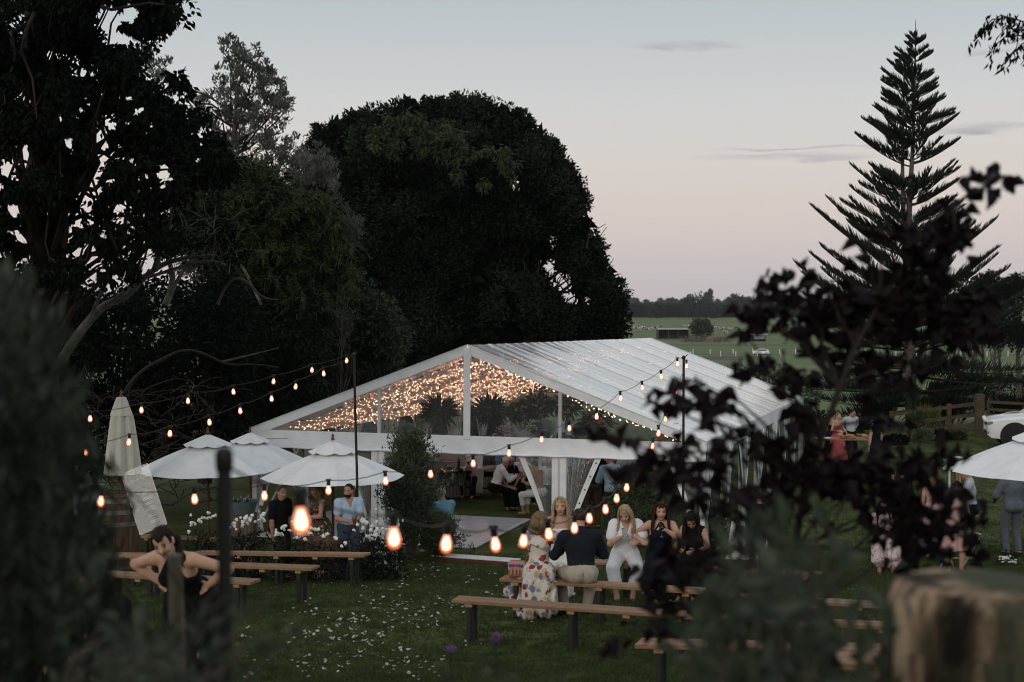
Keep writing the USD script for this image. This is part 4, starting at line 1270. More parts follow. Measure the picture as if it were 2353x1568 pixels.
mb = MB()
for p, _ in pts[300:]:
    v, f = petal_mesh(int(rng.integers(0, 9)))
    mb.mesh((v, f), (p[0], p[1], gz(p[0], p[1]) + .022), Rz(rng.uniform(0, 360)) @ Rx(rng.uniform(-25, 25)), rng.uniform(.03, .075))
single('petals', mb, M['petal'], 'smaller white petals strewn thickly over the far lawn', None, None, 'stuff', True)

# ------------------------------------------------------------------ grass
rng = np.random.default_rng(13)


def tuft(seed, n=16, h=.055, spread=.055):
    r = np.random.default_rng(seed)
    b = np.stack([r.normal(0, spread, n), r.normal(0, spread, n), np.zeros(n)], -1)
    d = np.stack([r.normal(0, .45, n), r.normal(0, .45, n), np.ones(n)], -1)
    L = h * r.uniform(.5, 1.2, n)[:, None]
    side = np.cross(d, r.normal(size=(n, 3)))
    side /= np.linalg.norm(side, axis=1, keepdims=True)
    v = np.stack([b - side * .003, b + side * .003, b + d * L], 1).reshape(-1, 3)
    return v, np.arange(3 * n).reshape(-1, 3)


M['grass'] = leaf_mat('grass_blade', (.036, .054, .013), (.125, .14, .048), scale=.8, trans=.25)
gp = UsdGeom.PointInstancer.Define(stage, '/World/grass')
say(gp.GetPrim(), 'short dark mown grass of the lawn', None, None, 'stuff')
protos = []
for k in range(4):
    path = f'/World/grass/tuft_{k:03d}'
    usdkit.mesh(stage, path, tuft(k), M['grass'])
    protos.append(path)
N = 42000
y = 13.5 + 16 * rng.uniform(0, 1, N) ** 1.25
x = rng.uniform(-.40, .40, N) * y
m = ~((y > 28.5) & (np.abs(x) < 6))
x, y = x[m], y[m]
N2 = 9000
y2 = rng.uniform(22, 62, N2)
x2 = rng.uniform(.17, .40, N2) * y2
x, y = np.concatenate([x, x2]), np.concatenate([y, y2])
z = ground(x, y) - .004
sc = np.concatenate([rng.uniform(.6, 1.25, m.sum()), rng.uniform(.9, 1.7, N2)])
gp.CreatePositionsAttr(Vt.Vec3fArray.FromNumpy(np.stack([x, y, z], -1).astype(np.float32)))
gp.CreateProtoIndicesAttr(Vt.IntArray.FromNumpy(rng.integers(0, 4, len(x)).astype(np.int32)))
gp.CreateScalesAttr(Vt.Vec3fArray.FromNumpy(np.repeat(sc[:, None], 3, 1).astype(np.float32)))
an = rng.uniform(0, np.pi, len(x))
gp.CreateOrientationsAttr(Vt.QuathArray([Gf.Quath(float(math.cos(a)), 0.0, 0.0, float(math.sin(a))) for a in an]))
gp.CreatePrototypesRel().SetTargets([Sdf.Path(p) for p in protos])

# ------------------------------------------------------------------ parasols
def parasol(px_c, py_edge, Y, width_px, label, open_=True, cant='canvas', py_top=None, turn=11.0):
    c = P(px_c, py_edge, Y)
    R = width_px / 2 * Y / F
    z0 = gz(c[0], Y)
    ze = c[2] - z0
    t = thing('parasol', label, 'parasol', (c[0], Y, z0))
    rise = R * .41
    n = 8
    a0 = math.radians(turn)
    ribs = np.arange(n) * 2 * np.pi / n + a0
    def ring(r, z, sagf, m):
        """points round the canopy at radius r, drawn in between the ribs"""
        an = np.linspace(0, 2 * np.pi, n * m, endpoint=False) + a0
        ph = ((an - a0) % (2 * np.pi / n)) / (2 * np.pi / n)
        rr = r * (1 - (1 - math.cos(math.pi / n)) * np.sin(np.pi * ph)) * (1 - .012 * sagf * np.sin(np.pi * ph))
        return np.stack([rr * np.cos(an), rr * np.sin(an), z - .03 * sagf * np.sin(np.pi * ph)], -1)
    m = 4
    for k in range(n):
        us = np.linspace(0.12, 1, 9)
        rows = []
        for u in us:
            g = ring(R * u, ze + rise * (1 - u) + .06 * R * math.sin(math.pi * u) * .5, u, m)
            idx = (np.arange(k * m, k * m + m + 1)) % (n * m)
            rows.append(g[idx])
        part(t, 'canopy_panel', MB().sheet(np.array(rows)[:, ::-1], .003), M[cant], 20)
    rows = []
    for u in np.linspace(0.03, .34, 5):
        g = ring(R * u, ze + rise * (1 - u) + .10 + .02 * R * (1 - u), 1.4 * u / .34, m)
        rows.append(np.vstack([g, g[:1]]))
    part(t, 'vent_cap', MB().sheet(np.array(rows)[:, ::-1], .003), M[cant], 20)
    for a in ribs:
        part(t, 'rib', MB().beam((.05, 0, ze + rise * .97), (R * .98 , 0, ze - .012), .018, .022).get() if False else (lambda q: (q[0] @ Rz(math.degrees(a)).T, q[1]))(MB().beam((.05, 0, ze + rise * .95), (R * .985, 0, ze - .016), .018, .022).get()), M['red_wood'])
        part(t, 'strut', (lambda q: (q[0] @ Rz(math.degrees(a)).T, q[1]))(MB().beam((.04, 0, ze + rise * .15), (R * .55, 0, ze + rise * .40), .016, .02).get()), M['red_wood'])
    part(t, 'pole', MB().cyl((0, 0, -.05), (0, 0, ze + rise + .05), .024, n=10), M['red_wood'], 60)
    part(t, 'finial', MB().lathe([(0.0, 0), (.028, .0), (.034, .03), (.018, .055), (.026, .085), (.012, .11), (0.0, .125)], (0, 0, ze + rise + .13), 12), M['red_wood'], 60)
    part(t, 'base', MB().lathe([(0, 0), (.26, 0), (.25, .05), (.06, .09), (.05, .22), (0, .22)], (0, 0, -.01), 20), M['black_steel'], 40)
    return t


parasol(765, 1096, 25.6, 331, 'open white parasol nearest the marquee doorway, over the man in pale blue')
parasol(478, 1079, 26.6, 326, 'open white parasol left of the black light pole, beside the closed one')
parasol(575, 1062, 29.6, 268, 'open white parasol at the back, tucked against the marquee corner')
parasol(2395, 1082, 24.5, 424, 'open white parasol cut off by the right edge of the picture', turn=3)

c = P(280, 1085, 25.0)
z0 = gz(c[0], 25.0)
t = thing('closed_parasol', 'closed cream parasol standing furled left of the open white ones', 'parasol', (c[0], 25.0, z0))
zt, zb = P(280, 913, 25.0)[2] - z0, P(280, 1085, 25.0)[2] - z0
fold = lambda a: 1 + .16 * np.sin(a * 8) + .07 * np.sin(a * 3 + 1)
H = zt - zb
part(t, 'canopy', MB().lathe([(.285, zb - .03), (.272, zb + .10), (.235, zb + H * .35), (.185, zb + H * .66), (.165, zb + H * .76)], (0, 0, 0), 64, fold), M['cream_canvas'], 40)
part(t, 'vent_cap', MB().lathe([(.178, zb + H * .755), (.17, zb + H * .79), (.10, zb + H * .95), (.075, zt), (0.0, zt + .012)], (0, 0, 0), 64, lambda a: 1 + .08 * np.sin(a * 8)), M['cream_canvas'], 40)
part(t, 'pole', MB().cyl((0, 0, -.05), (0, 0, zt + .02), .024, n=10), M['red_wood'], 60)
part(t, 'finial', MB().lathe([(0, 0), (.03, 0), (.036, .03), (.018, .055), (.028, .09), (.012, .12), (0, .135)], (0, 0, zt), 12), M['red_wood'], 60)
part(t, 'base', MB().lathe([(0, 0), (.26, 0), (.25, .05), (.06, .09), (.05, .22), (0, .22)], (0, 0, -.01), 20), M['black_steel'], 40)

# ------------------------------------------------------------------ light poles and festoon strings
def pole(px, py, Y, label, foot=None, r=.022):
    tp = P(px, py, Y)
    z0 = gz(tp[0], Y)
    dx = 0.0 if foot is None else foot
    t = thing('light_pole', label, 'pole', (tp[0] + dx, Y, z0))
    part(t, 'shaft', MB().tube([(0, 0, -.2), (-dx * .5, 0, (tp[2] - z0) * .5), (-dx, 0, tp[2] - z0)], r, 8), M['black_steel'], 60)
    part(t, 'hook', MB().tube([(-dx, 0, tp[2] - z0 - .03), (-dx + .03, 0, tp[2] - z0 + .02), (-dx + .07, 0, tp[2] - z0 + .05)], .008, 5), M['black_steel'], 60)
    part(t, 'cap', MB().ball((-dx, 0, tp[2] - z0), r * 1.6, 2), M['black_plastic'], True)
    return tp


LP = pole(813, 815, 24.5, 'tall black pole holding bulb strings, in front of the parasol by the marquee', .09)
RP = pole(1571, 822, 24.0, 'tall black pole holding bulb strings, right of the woman in navy')
NP = P(515, 1068, 4.2)
t = thing('light_pole', 'thick blurred black post close to the camera at lower left', 'pole', (NP[0], 4.2, gz(NP[0], 4.2)))
part(t, 'shaft', MB().tube([(0, 0, -.2), (.002, 0, .4), (0, 0, NP[2] - t.loc[2])], .021, 12), M['black_steel'], 60)
part(t, 'cap', MB().lathe([(0, -.02), (.024, -.02), (.027, .0), (.027, .035), (.018, .05), (0, .052)], (0, 0, NP[2] - t.loc[2]), 14), M['black_plastic'], 60)

M['bulb_core'] = emit_mat('bulb_core', (1.0, .60, .40), 8.0)
M['bulb_glass'] = usdkit.material(stage, '/World/Looks/bulb_glass', {
    't': ('transparent_bsdf', {'color': (1.0, .62, .42)}), 'g': ('glossy_bsdf', {'color': (1, .9, .8), 'roughness': .05}), 'f': ('fresnel', {'IOR': 1.45}), 'm': ('mix_closure', {}),
    'e': ('emission', {'color': (1.0, .17, .07), 'strength': .95}), 'a': ('add_closure', {})},
    [('f.fac', 'm.fac'), ('t.BSDF', 'm.closure1'), ('g.BSDF', 'm.closure2'), ('m.closure', 'a.closure1'), ('e.emission', 'a.closure2')], surface='a.closure')
PROF_GLASS = [(.013, -.045), (.015, -.055), (.026, -.085), (.031, -.108), (.028, -.128), (.016, -.142), (0, -.146)]


def string(name, label, A, B, pxs, hang=.0, cat='string lights', extra_path=()):
    """bulbs at the listed picture points, on the vertical plane through A and B; the wire runs just above them"""
    A, B = np.array(A), np.array(B)
    t = thing(name, label, cat, (A + B) / 2)
    pts = []
    for (px, py) in pxs:
        k = ray(px, 690)[0] / ray(px, 690)[1]
        # x = k*y  meets the line A-B in plan
        dx, dy = (B - A)[:2]
        s = (k * A[1] - A[0]) / (dx - k * dy)
        Y = A[1] + s * dy
        pts.append(P(px, py, Y))
    sock = [p + np.array([0, 0, .10]) for p in pts]
    wire = [A] + sock + [B]
    wp = [wire[0]]
    for a, b in zip(wire[:-1], wire[1:]):
        L = np.linalg.norm(b - a)
        for u in (.33, .66, 1.0):
            wp.append(a + (b - a) * u - np.array([0, 0, .03 * L * math.sin(math.pi * u)]))
    part(t, 'wire', MB().tube(np.array(wp), .0045, 5), M['wire'], True, world=True)
    for q, s in zip(pts, sock):
        o = s - t.loc
        ti = Rx(float(rng.uniform(-7, 7))) @ Ry(float(rng.uniform(-7, 7)))
        part(t, 'socket', MB().lathe([(0, .012), (.012, .012), (.013, 0), (.019, -.006), (.019, -.048), (.015, -.052), (0, -.052)], o, 10, None, ti).beam(o + np.array([-.026, 0, .006]), o + np.array([.026, 0, .006]), .012, .014), M['black_plastic'], 40)
        b = part(t, 'bulb', MB().lathe(PROF_GLASS, o, 12, None, ti), M['bulb_glass'], True)
        part(b, 'filament', MB().lathe([(0, -.062), (.008, -.066), (.013, -.085), (.019, -.105), (.017, -.122), (0, -.130)], o, 8, None, ti), M['bulb_core'], True)


rng = np.random.default_rng(8)
string('festoon_string', 'string of glowing bulbs sweeping from the right pole past the parasols to the left edge', P(-110, 1165, 9.8), RP, [(-20, 1155), (234, 1153), (446, 1148), (607, 1140), (755, 1127), (885, 1106), (988, 1090), (1087, 1066), (1170, 1042), (1245, 1011), (1307, 985), (1370, 958), (1425, 916), (1475, 892), (1519, 866), (1556, 837)])
string('festoon_string', 'string of big blurred bulbs from the near black post past the seated group', NP, RP, [(690, 1197), (904, 1237), (1028, 1251), (1134, 1253), (1205, 1245), (1258, 1229), (1320, 1214), (1353, 1192), (1390, 1171), (1417, 1146), (1441, 1121), (1500, 1026), (1513, 996), (1528, 964), (1551, 902), (1577, 842)])
string('festoon_string', 'lower of the two bulb strings running left from the left black pole', P(-10, 1075, 15.0), LP, [(80, 1057), (196, 1040), (298, 1017), (391, 997), (480, 971), (551, 945), (623, 917), (681, 889), (743, 859)])
string('festoon_string', 'upper of the two bulb strings running left from the left black pole', P(-60, 1000, 17.4), LP, [(73, 983), (207, 963), (325, 943), (432, 922), (535, 901), (629, 877), (717, 851), (797, 829)])
# ------------------------------------------------------------------ people: one continuous skin surface each, clothes and hair as children
def surface_nets(Fv, org, h):
    S = Fv < 0
    c = np.zeros(tuple(np.array(Fv.shape) - 1), np.int8)
    offs = [(i, j, k) for i in (0, 1) for j in (0, 1) for k in (0, 1)]
    sl = lambda o: tuple(slice(a, a + n - 1) for a, n in zip(o, Fv.shape))
    for o in offs:
        c += S[sl(o)]
    act = (c > 0) & (c < 8)
    idx = np.argwhere(act)
    if not len(idx):
        return np.zeros((0, 3)), np.zeros((0, 3), int)
    num = np.full(act.shape, -1, np.int64)
    num[act] = np.arange(len(idx))
    acc, cnt = np.zeros((len(idx), 3)), np.zeros(len(idx))
    vals = {o: Fv[idx[:, 0] + o[0], idx[:, 1] + o[1], idx[:, 2] + o[2]] for o in offs}
    for a in offs:
        for ax in range(3):
            if a[ax]:
                continue
            b = list(a)
            b[ax] = 1
            fa, fb = vals[a], vals[tuple(b)]
            x = (fa < 0) != (fb < 0)
            t = np.where(x, fa / np.where(x, fa - fb, 1), 0)
            p = np.tile(np.array(a, float), (len(idx), 1))
            p[:, ax] += t
            acc[x] += p[x]
            cnt[x] += 1
    v = org + (idx + acc / cnt[:, None]) * h
    faces = []
    for ax in range(3):
        u, w = (ax + 1) % 3, (ax + 2) % 3
        A = [slice(None)] * 3
        B = [slice(None)] * 3
        A[ax], B[ax] = slice(0, -1), slice(1, None)
        e = S[tuple(A)] != S[tuple(B)]
        q = np.argwhere(e)
        q = q[(q[:, u] > 0) & (q[:, w] > 0) & (q[:, u] < Fv.shape[u] - 1) & (q[:, w] < Fv.shape[w] - 1)]
        if not len(q):
            continue
        du, dw = np.zeros(3, int), np.zeros(3, int)
        du[u], dw[w] = 1, 1
        n = [num[tuple((q - x).T)] for x in (du * 0, du, du + dw, dw)]
        quad = np.stack(n, 1)
        flip = S[tuple(q.T)]
        quad[~flip] = quad[~flip][:, ::-1]
        faces.append(quad)
    f = np.vstack(faces)
    f = f[(f >= 0).all(1)]
    return v, np.vstack([f[:, [0, 1, 2]], f[:, [0, 2, 3]]])


def sdf_mesh(prims, h, k=.02, noise=None, planes=(), pad=.03):
    """prims: ('c', a, b, ra, rb) round cones and ('e', centre, radii, R) ellipsoids, smoothly joined"""
    los, his = [], []
    for p in prims:
        if p[0] == 'c':
            r = max(p[3], p[4])
            los.append(np.minimum(p[1], p[2]) - r)
            his.append(np.maximum(p[1], p[2]) + r)
        else:
            r = max(p[2])
            los.append(p[1] - r)
            his.append(p[1] + r)
    lo, hi = np.min(los, 0) - pad, np.max(his, 0) + pad
    n = np.ceil((hi - lo) / h).astype(int) + 2
    Fv = np.full(n, .2, np.float32)
    for p, a, b in zip(prims, los, his):
        i0 = np.clip(np.floor((a - k - 2 * h - lo) / h).astype(int), 0, n - 1)
        i1 = np.clip(np.ceil((b + k + 2 * h - lo) / h).astype(int) + 1, 1, n)
        ax = [lo[d] + np.arange(i0[d], i1[d]) * h for d in range(3)]
        X = np.stack(np.meshgrid(*ax, indexing='ij'), -1)
        if p[0] == 'c':
            ab = p[2] - p[1]
            t = np.clip(((X - p[1]) @ ab) / max(ab @ ab, 1e-9), 0, 1)
            d = np.linalg.norm(X - p[1] - t[..., None] * ab, axis=-1) - (p[3] + t * (p[4] - p[3]))
        else:
            q = (X - p[1]) @ p[3]
            s = np.asarray(p[2], float)
            k0 = np.linalg.norm(q / s, axis=-1)
            k1 = np.linalg.norm(q / s ** 2, axis=-1)
            d = np.where(k1 > 1e-6, k0 * (k0 - 1) / np.maximum(k1, 1e-6), -s.min())
        s_ = tuple(slice(a_, b_) for a_, b_ in zip(i0, i1))
        old = Fv[s_]
        hh = np.maximum(k - np.abs(old - d), 0) / k
        Fv[s_] = np.minimum(old, d) - hh * hh * k * .25
    if noise is not None or planes:
        near = np.abs(Fv) < .06
        ii = np.argwhere(near)
        X = lo + ii * h
        if noise is not None:
            Fv[near] += noise(X).astype(np.float32)
        if planes:
            X = np.stack(np.meshgrid(*[lo[d] + np.arange(n[d]) * h for d in range(3)], indexing='ij'), -1)
            for pl in planes:
                Fv = np.maximum(Fv, pl(X).astype(np.float32))
    Fv[0], Fv[-1], Fv[:, 0], Fv[:, -1], Fv[:, :, 0], Fv[:, :, -1] = .2, .2, .2, .2, .2, .2
    return surface_nets(Fv, lo, h)


def ik(a, t, l1, l2, pole):
    a, t = np.asarray(a, float), np.asarray(t, float)
    d = t - a
    L = np.linalg.norm(d)
    L2 = min(L, (l1 + l2) * .998)
    d = d / L
    t = a + d * L2
    x = (l1 * l1 - l2 * l2 + L2 * L2) / (2 * L2)
    hgt = math.sqrt(max(l1 * l1 - x * x, 0))
    p = np.asarray(pole, float)
    p = p - d * (p @ d)
    p /= np.linalg.norm(p) + 1e-9
    return a + d * x + p * hgt, t


def skin_mat(name, c):
    return mat(name, c, tuple(q * .85 for q in c), rough=.5, scale=9, spec=.3, extra={'subsurface_weight': .08, 'subsurface_scale': .02})


M['skin_fair'] = skin_mat('skin_fair', (.53, .315, .225))
M['skin_tan'] = skin_mat('skin_tan', (.42, .23, .15))
M['skin_red'] = skin_mat('skin_red', (.42, .22, .16))
for nme, c1, c2 in (('hair_blonde', (.48, .36, .21), (.26, .18, .095)), ('hair_dirty', (.26, .17, .09), (.10, .065, .035)), ('hair_dark', (.022, .014, .011), (.010, .007, .006)),
                    ('hair_auburn', (.06, .022, .014), (.022, .010, .008)), ('hair_brown', (.05, .03, .02), (.022, .014, .010)), ('hair_grey', (.34, .33, .32), (.18, .17, .165)), ('hair_white', (.62, .59, .53), (.42, .39, .34)), ('hair_ginger', (.22, .09, .04), (.12, .05, .022))):
    M[nme] = mat(nme, c1, c2, rough=.6, spec=.12, scale=9, stretch=(6, 6, .8), bump=.5, bscale=16)
CLOTH = {}


def cloth(name, c1, c2=None, **kw):
    if name not in CLOTH:
        CLOTH[name] = mat('cloth_' + name, c1, c2, rough=.9, scale=kw.get('scale', 14), bump=.25, bscale=40, spec=.12)
    return CLOTH[name]


cloth('black', (.008, .008, .009))
cloth('navy', (.010, .012, .024))
cloth('darkcheck', (.010, .013, .018), (.016, .02, .026), scale=60)
cloth('white', (.74, .74, .75), (.68, .68, .70))
cloth('offwhite', (.72, .70, .66), (.64, .62, .58))
cloth('paleblue', (.40, .52, .66), (.34, .46, .60))
cloth('teal', (.12, .27, .33), (.16, .32, .38), scale=50)
cloth('palegrey', (.46, .50, .55), (.42, .46, .51))
cloth('suitgrey', (.14, .165, .185), (.12, .14, .16))
cloth('taupe', (.13, .11, .10))
cloth('coral', (.55, .12, .12), (.42, .08, .09))
cloth('pink', (.52, .34, .33), (.45, .29, .28))
cloth('beige', (.42, .37, .30))
cloth('brown', (.10, .065, .03))
cloth('denim', (.05, .06, .09))
cloth('rust', (.30, .11, .03))
CLOTH['floral'] = floral_mat('floral_dress', (.58, .53, .46), [(.20, .035, .025), (.17, .21, .28), (.25, .05, .04), (.13, .17, .24), (.45, .30, .27), (.60, .54, .48), (.42, .33, .20)], 11.0, .50)
CLOTH['floral2'] = floral_mat('floral_dark_dress', (.045, .05, .035), [(.35, .06, .07), (.42, .28, .22), (.20, .16, .06), (.05, .07, .04)], 20.0, .40)
CLOTH['floral3'] = floral_mat('floral_red_dress', (.60, .52, .52), [(.40, .04, .05), (.55, .2, .2), (.5, .42, .42)], 20.0, .32)
M['lip'] = mat('lip', (.28, .06, .06), rough=.4)
M['eye'] = mat('eye_dark', (.02, .016, .014), rough=.2)
M['sole'] = mat('shoe_dark', (.03, .02, .015), rough=.5)
M['shoe_tan'] = mat('shoe_tan', (.30, .13, .06), rough=.5)
M['gold'] = mat('gold', (.7, .45, .15), rough=.3, metal=1.0)


def hand_prims(w, fdir, pn, side, curl, s=1.0):
    """palm and five fingers at wrist w; fdir: along the hand, pn: out of the palm, side: toward the thumb"""
    pr = []
    fd, pn, sd = fdir, pn, side
    R = np.stack([sd, fd, pn], 1)
    pr.append(('e', w + fd * .045 * s, np.array([.038, .05, .016]) * s, R))
    for i, (o, L) in enumerate(((.028, .072), (.010, .080), (-.009, .075), (-.027, .058))):
        b = w + fd * .082 * s + sd * o * s
        a1, a2 = curl * .7, curl * 1.7
        d1 = fd * math.cos(a1) + pn * math.sin(a1)
        d2 = fd * math.cos(a2) + pn * math.sin(a2)
        m = b + d1 * L * .5 * s
        e = m + d2 * L * .5 * s
        pr += [('c', b, m, .0092 * s, .0085 * s), ('c', m, e, .0085 * s, .0070 * s)]
    tb = w + fd * .022 * s + sd * .030 * s
    td = fd * .62 + sd * .70 + pn * .35
    td /= np.linalg.norm(td)
    tm = tb + td * .036 * s
    td2 = fd * .85 + sd * .25 + pn * (.2 + .5 * curl)
    td2 /= np.linalg.norm(td2)
    pr += [('c', tb, tm, .0125 * s, .0100 * s), ('c', tm, tm + td2 * .034 * s, .0100 * s, .0078 * s)]
    return pr


def hair_strands(hc, Rh, Rt, ln, style):
    """locks that leave a parting, lie round the skull and hang to the shoulders"""
    from scipy.interpolate import CubicSpline
    r = np.random.default_rng(int(abs(hc[0] * 1e4)) + int(ln * 100))
    mb = MB()
    n = 120
    for k in range(n):
        g = 1 if k % 2 else -1
        ph = math.radians(60 + 120 * (k // 2) / (n / 2 - 1) + r.normal(0, 3))
        vol = (1.16 if style == 'bob' else 1.06) + r.uniform(-.04, .06)
        p0 = np.array([g * .012, .050 - .115 * (math.degrees(ph) - 60) / 120, .116])
        p1 = np.array([g * math.sin(ph) * .060, math.cos(ph) * .075 - .010, .098])
        p2 = np.array([g * math.sin(ph) * .088 * vol, math.cos(ph) * .098 * vol - .012, .030])
        p3 = np.array([g * math.sin(ph) * .100 * vol, math.cos(ph) * .105 * vol - .014, -.055])
        pts = [hc + Rh @ q for q in (p0, p1, p2, p3)]
        L = ln * r.uniform(.75, 1.1)
        out = Rt @ np.array([g * .03 * math.sin(ph), (.035 if math.degrees(ph) < 105 else -.03), 0])
        if style == 'bob':
            out = out * .3
        a = r.uniform(0, 6.28)
        wv = {'wavy': .017, 'bob': .015, 'long': .005}[style]
        m = 6
        for j in range(1, m + 1):
            u = j / m
            q = pts[3] + np.array([0, 0, -1.0]) * L * .8 * u + out * u + np.array([math.sin(a + u * 9), math.cos(a + u * 8), 0]) * wv * min(1, u * 2)
            pts.append(q)
        cs = CubicSpline(np.linspace(0, 1, len(pts)), np.array(pts))(np.linspace(0, 1, 14))
        mb.tube(cs, np.concatenate([np.linspace(.008, .013, 7), np.linspace(.013, .004, 7)]), 4)
    return mb.get()


def person(label, px_loc, yaw, sex='f', h=1.68, sit=None, lean=0, twist=0, head=(0, 0, 0), hands=None, feet=None, skin='skin_fair', hair=('short', 'hair_brown'), wear=(), res=.0148,
           poles=None, face=True, seat_z=None, curl=(.5, .5), bulk=1.0, z=None, knee_out=0.0, shoes=None, slant=0):
    """hands: (left, right) targets in body space at 1.7 m height (x right, y ahead, z up from the ground); wear: list of garments"""
    s = h / 1.7
    HR = .75 if res < .0155 else .85
    x, y = px_loc[:2]
    z0 = gz(x, y) if z is None else z
    f = sex == 'f'
    zp = .935 if sit is None else sit / s + .105
    p0 = np.array([0, 0, zp])
    Rt = Rz(twist) @ Rx(-lean) @ Ry(slant)
    tz = lambda a, b, c: p0 + Rt @ np.array([a, b, c], float)
    sw, hip = (.158, .098) if f else (.186, .092)
    sw *= bulk ** .5
    nb = tz(0, .0, .505)
    hp, hy, ht = head
    Rh = Rt @ Rz(hy) @ Rx(-hp) @ Ry(ht)
    hc = nb + Rt @ np.array([0, .012, .055]) + Rh @ np.array([0, .018, .092])
    sh = [tz(-sw, -.005, .44), tz(sw, -.005, .44)]
    hj = [p0 + Rz(twist * .3) @ np.array([-hip, 0, -.01]), p0 + Rz(twist * .3) @ np.array([hip, 0, -.01])]
    if hands is None:
        hands = ((-.24, .05, .83), (.24, .05, .83)) if sit is None else ((-.13, .36, zp + .07), (.13, .36, zp + .07))
    if feet is None:
        feet = ((-.11, .02, .075), (.11, .0, .075)) if sit is None else ((-.12 - knee_out, .45, .075), (.12 + knee_out, .45, .075))
    poles = poles or ((-.6, -.7, -.3), (.6, -.7, -.3))
    B = bulk
    torso = [('e', p0 + np.array([0, -.005, .015]), np.array([.165 if f else .158, .115, .125]) * B, Rt), ('e', tz(0, .005, .15), np.array([.125 if f else .14, .092, .15]) * B, Rt),
             ('e', tz(0, .0, .32), np.array([.142 if f else .168, .102, .16]) * B, Rt)]
    for g in (-1, 1):
        torso.append(('e', p0 + Rt @ np.array([g * .075, -.05, -.02]), np.array([.09, .09, .09]) * B, Rt))
        if f:
            torso.append(('c', tz(g * .068, .075, .315), tz(g * .066, .085, .305), .056 * B, .05 * B))
    yoke = [('c', sh[0] - Rt @ np.array([-.02, 0, 0]), tz(0, -.005, .465), .054 * B ** .5, .062), ('c', tz(0, -.005, .465), sh[1] - Rt @ np.array([.02, 0, 0]), .062, .054 * B ** .5)]
    neck = [('c', tz(0, -.005, .46), hc - Rh @ np.array([0, .02, .07]), .056 if f else .064, .048 if f else .057)]
    hs = 1.0 if f else 1.04
    skull = [('e', hc + Rh @ np.array([0, -.012, .022]), np.array([.074, .093, .092]) * hs, Rh), ('e', hc + Rh @ np.array([0, .028, -.045]), np.array([.056, .060, .072]) * hs, Rh),
             ('c', hc + Rh @ np.array([0, .070, -.092]), hc + Rh @ np.array([0, .060, -.095]), .020 * hs, .024 * hs)]
    feat = [('c', hc + Rh @ np.array([0, .084, .004]), hc + Rh @ np.array([0, .104, -.030]), .008, .0135)]
    for g in (-1, 1):
        feat.append(('e', hc + Rh @ np.array([g * .077 * hs, -.004, -.012]), np.array([.010, .018, .031]), Rh))
        feat.append(('e', hc + Rh @ np.array([g * .036, .066, -.028]), np.array([.024, .022, .022]), Rh))
    arms, legs, wr, el, kn, an = [[], []], [[], []], [], [], [], []
    for i in (0, 1):
        e, w = ik(sh[i], hands[i], .285, .255, poles[i])
        el.append(e)
        wr.append(w)
        arms[i] = [('c', sh[i], e, .050 * B ** .6 if f else .056 * B ** .6, .037 * B ** .5), ('c', e, e + (w - e) * .35, .039 * B ** .5, .040 * B ** .4), ('c', e + (w - e) * .35, w, .040 * B ** .4, .026)]
        kp = (-.15 * (1 if i == 0 else -1) - 0, 1, .15) if sit is None else ((-.25 if i == 0 else .25), .35, 1.0)
        kk, aa = ik(hj[i], feet[i], .435, .435, kp)
        kn.append(kk)
        an.append(aa)
        legs[i] = [('c', hj[i], kk, .088 * B ** .8, .056), ('c', kk, kk + (aa - kk) * .35, .055, .057), ('c', kk + (aa - kk) * .35, aa, .057, .036)]
    foot, hand_meshes = [], []
    for i in (0, 1):
        fw = kn[i] - hj[i]
        fw = np.array([fw[0] * .3, abs(fw[1]) + .15, 0])
        fw /= np.linalg.norm(fw)
        foot.append([('c', an[i] + np.array([0, 0, -.035]) - fw * .04, an[i] + np.array([0, 0, -.045]) + fw * .13, .034, .028), ('c', an[i], an[i] + np.array([0, 0, -.03]) + fw * .02, .036, .034)])
        fd = wr[i] - el[i]
        fd /= np.linalg.norm(fd)
        inner = np.array([1.0 if i == 0 else -1.0, .35, -.35])
        pn = inner - fd * (inner @ fd)
        pn /= np.linalg.norm(pn)
        sd = np.cross(fd, pn) * (1 if i == 0 else -1)
        sd = sd if sd @ np.array([0, .4, 1.0]) > 0 else -sd
        hand_meshes.append(sdf_mesh(hand_prims(wr[i] - fd * .012, fd, pn, sd, curl[i]), .006 if res < .0155 else .009, .008))
    t = thing('person', label, 'person', (x, y, z0), yaw)
    T_ = lambda m: (m[0] * s, m[1])
    body = sdf_mesh(torso + yoke + neck + skull + feat + arms[0] + arms[1] + legs[0] + legs[1] + foot[0] + foot[1], res, .028)
    mb = MB().add(*body)
    for hm in hand_meshes:
        mb.add(*hm)
    part(t, 'body', T_(mb.get()), M[skin], True)
    if face:
        for g in (-1, 1):
            part(t, 'eye', T_(MB().ball((0, 0, 0), 1, 1, (.0155, .008, .0075)).get() if False else (lambda q: (q[0] @ Rh.T + hc + Rh @ np.array([g * .033, .0815, .004]), q[1]))(MB().ball((0, 0, 0), 1, 1, (.0125, .008, .0055)).get())), M['eye'], True)
            part(t, 'eyebrow', T_((lambda q: (q[0] @ Rh.T + hc + Rh @ np.array([g * .035, .0855, .026]), q[1]))(MB().box((0, 0, 0), (.036, .010, .0075), Ry(g * 6), .003).get())), M['hair_brown' if 'dark' not in hair[1] else 'hair_dark'])
        part(t, 'mouth', T_((lambda q: (q[0] @ Rh.T + hc + Rh @ np.array([0, .0865, -.066]), q[1]))(MB().ball((0, 0, 0), 1, 2, (.025, .010, .0085)).get())), M['lip'], True)
    # ---- hair
    style, hm_ = hair
    hp_ = [('e', hc + Rh @ np.array([0, -.020, .030]), np.array([.086, .100, .095]) * hs, Rh)]
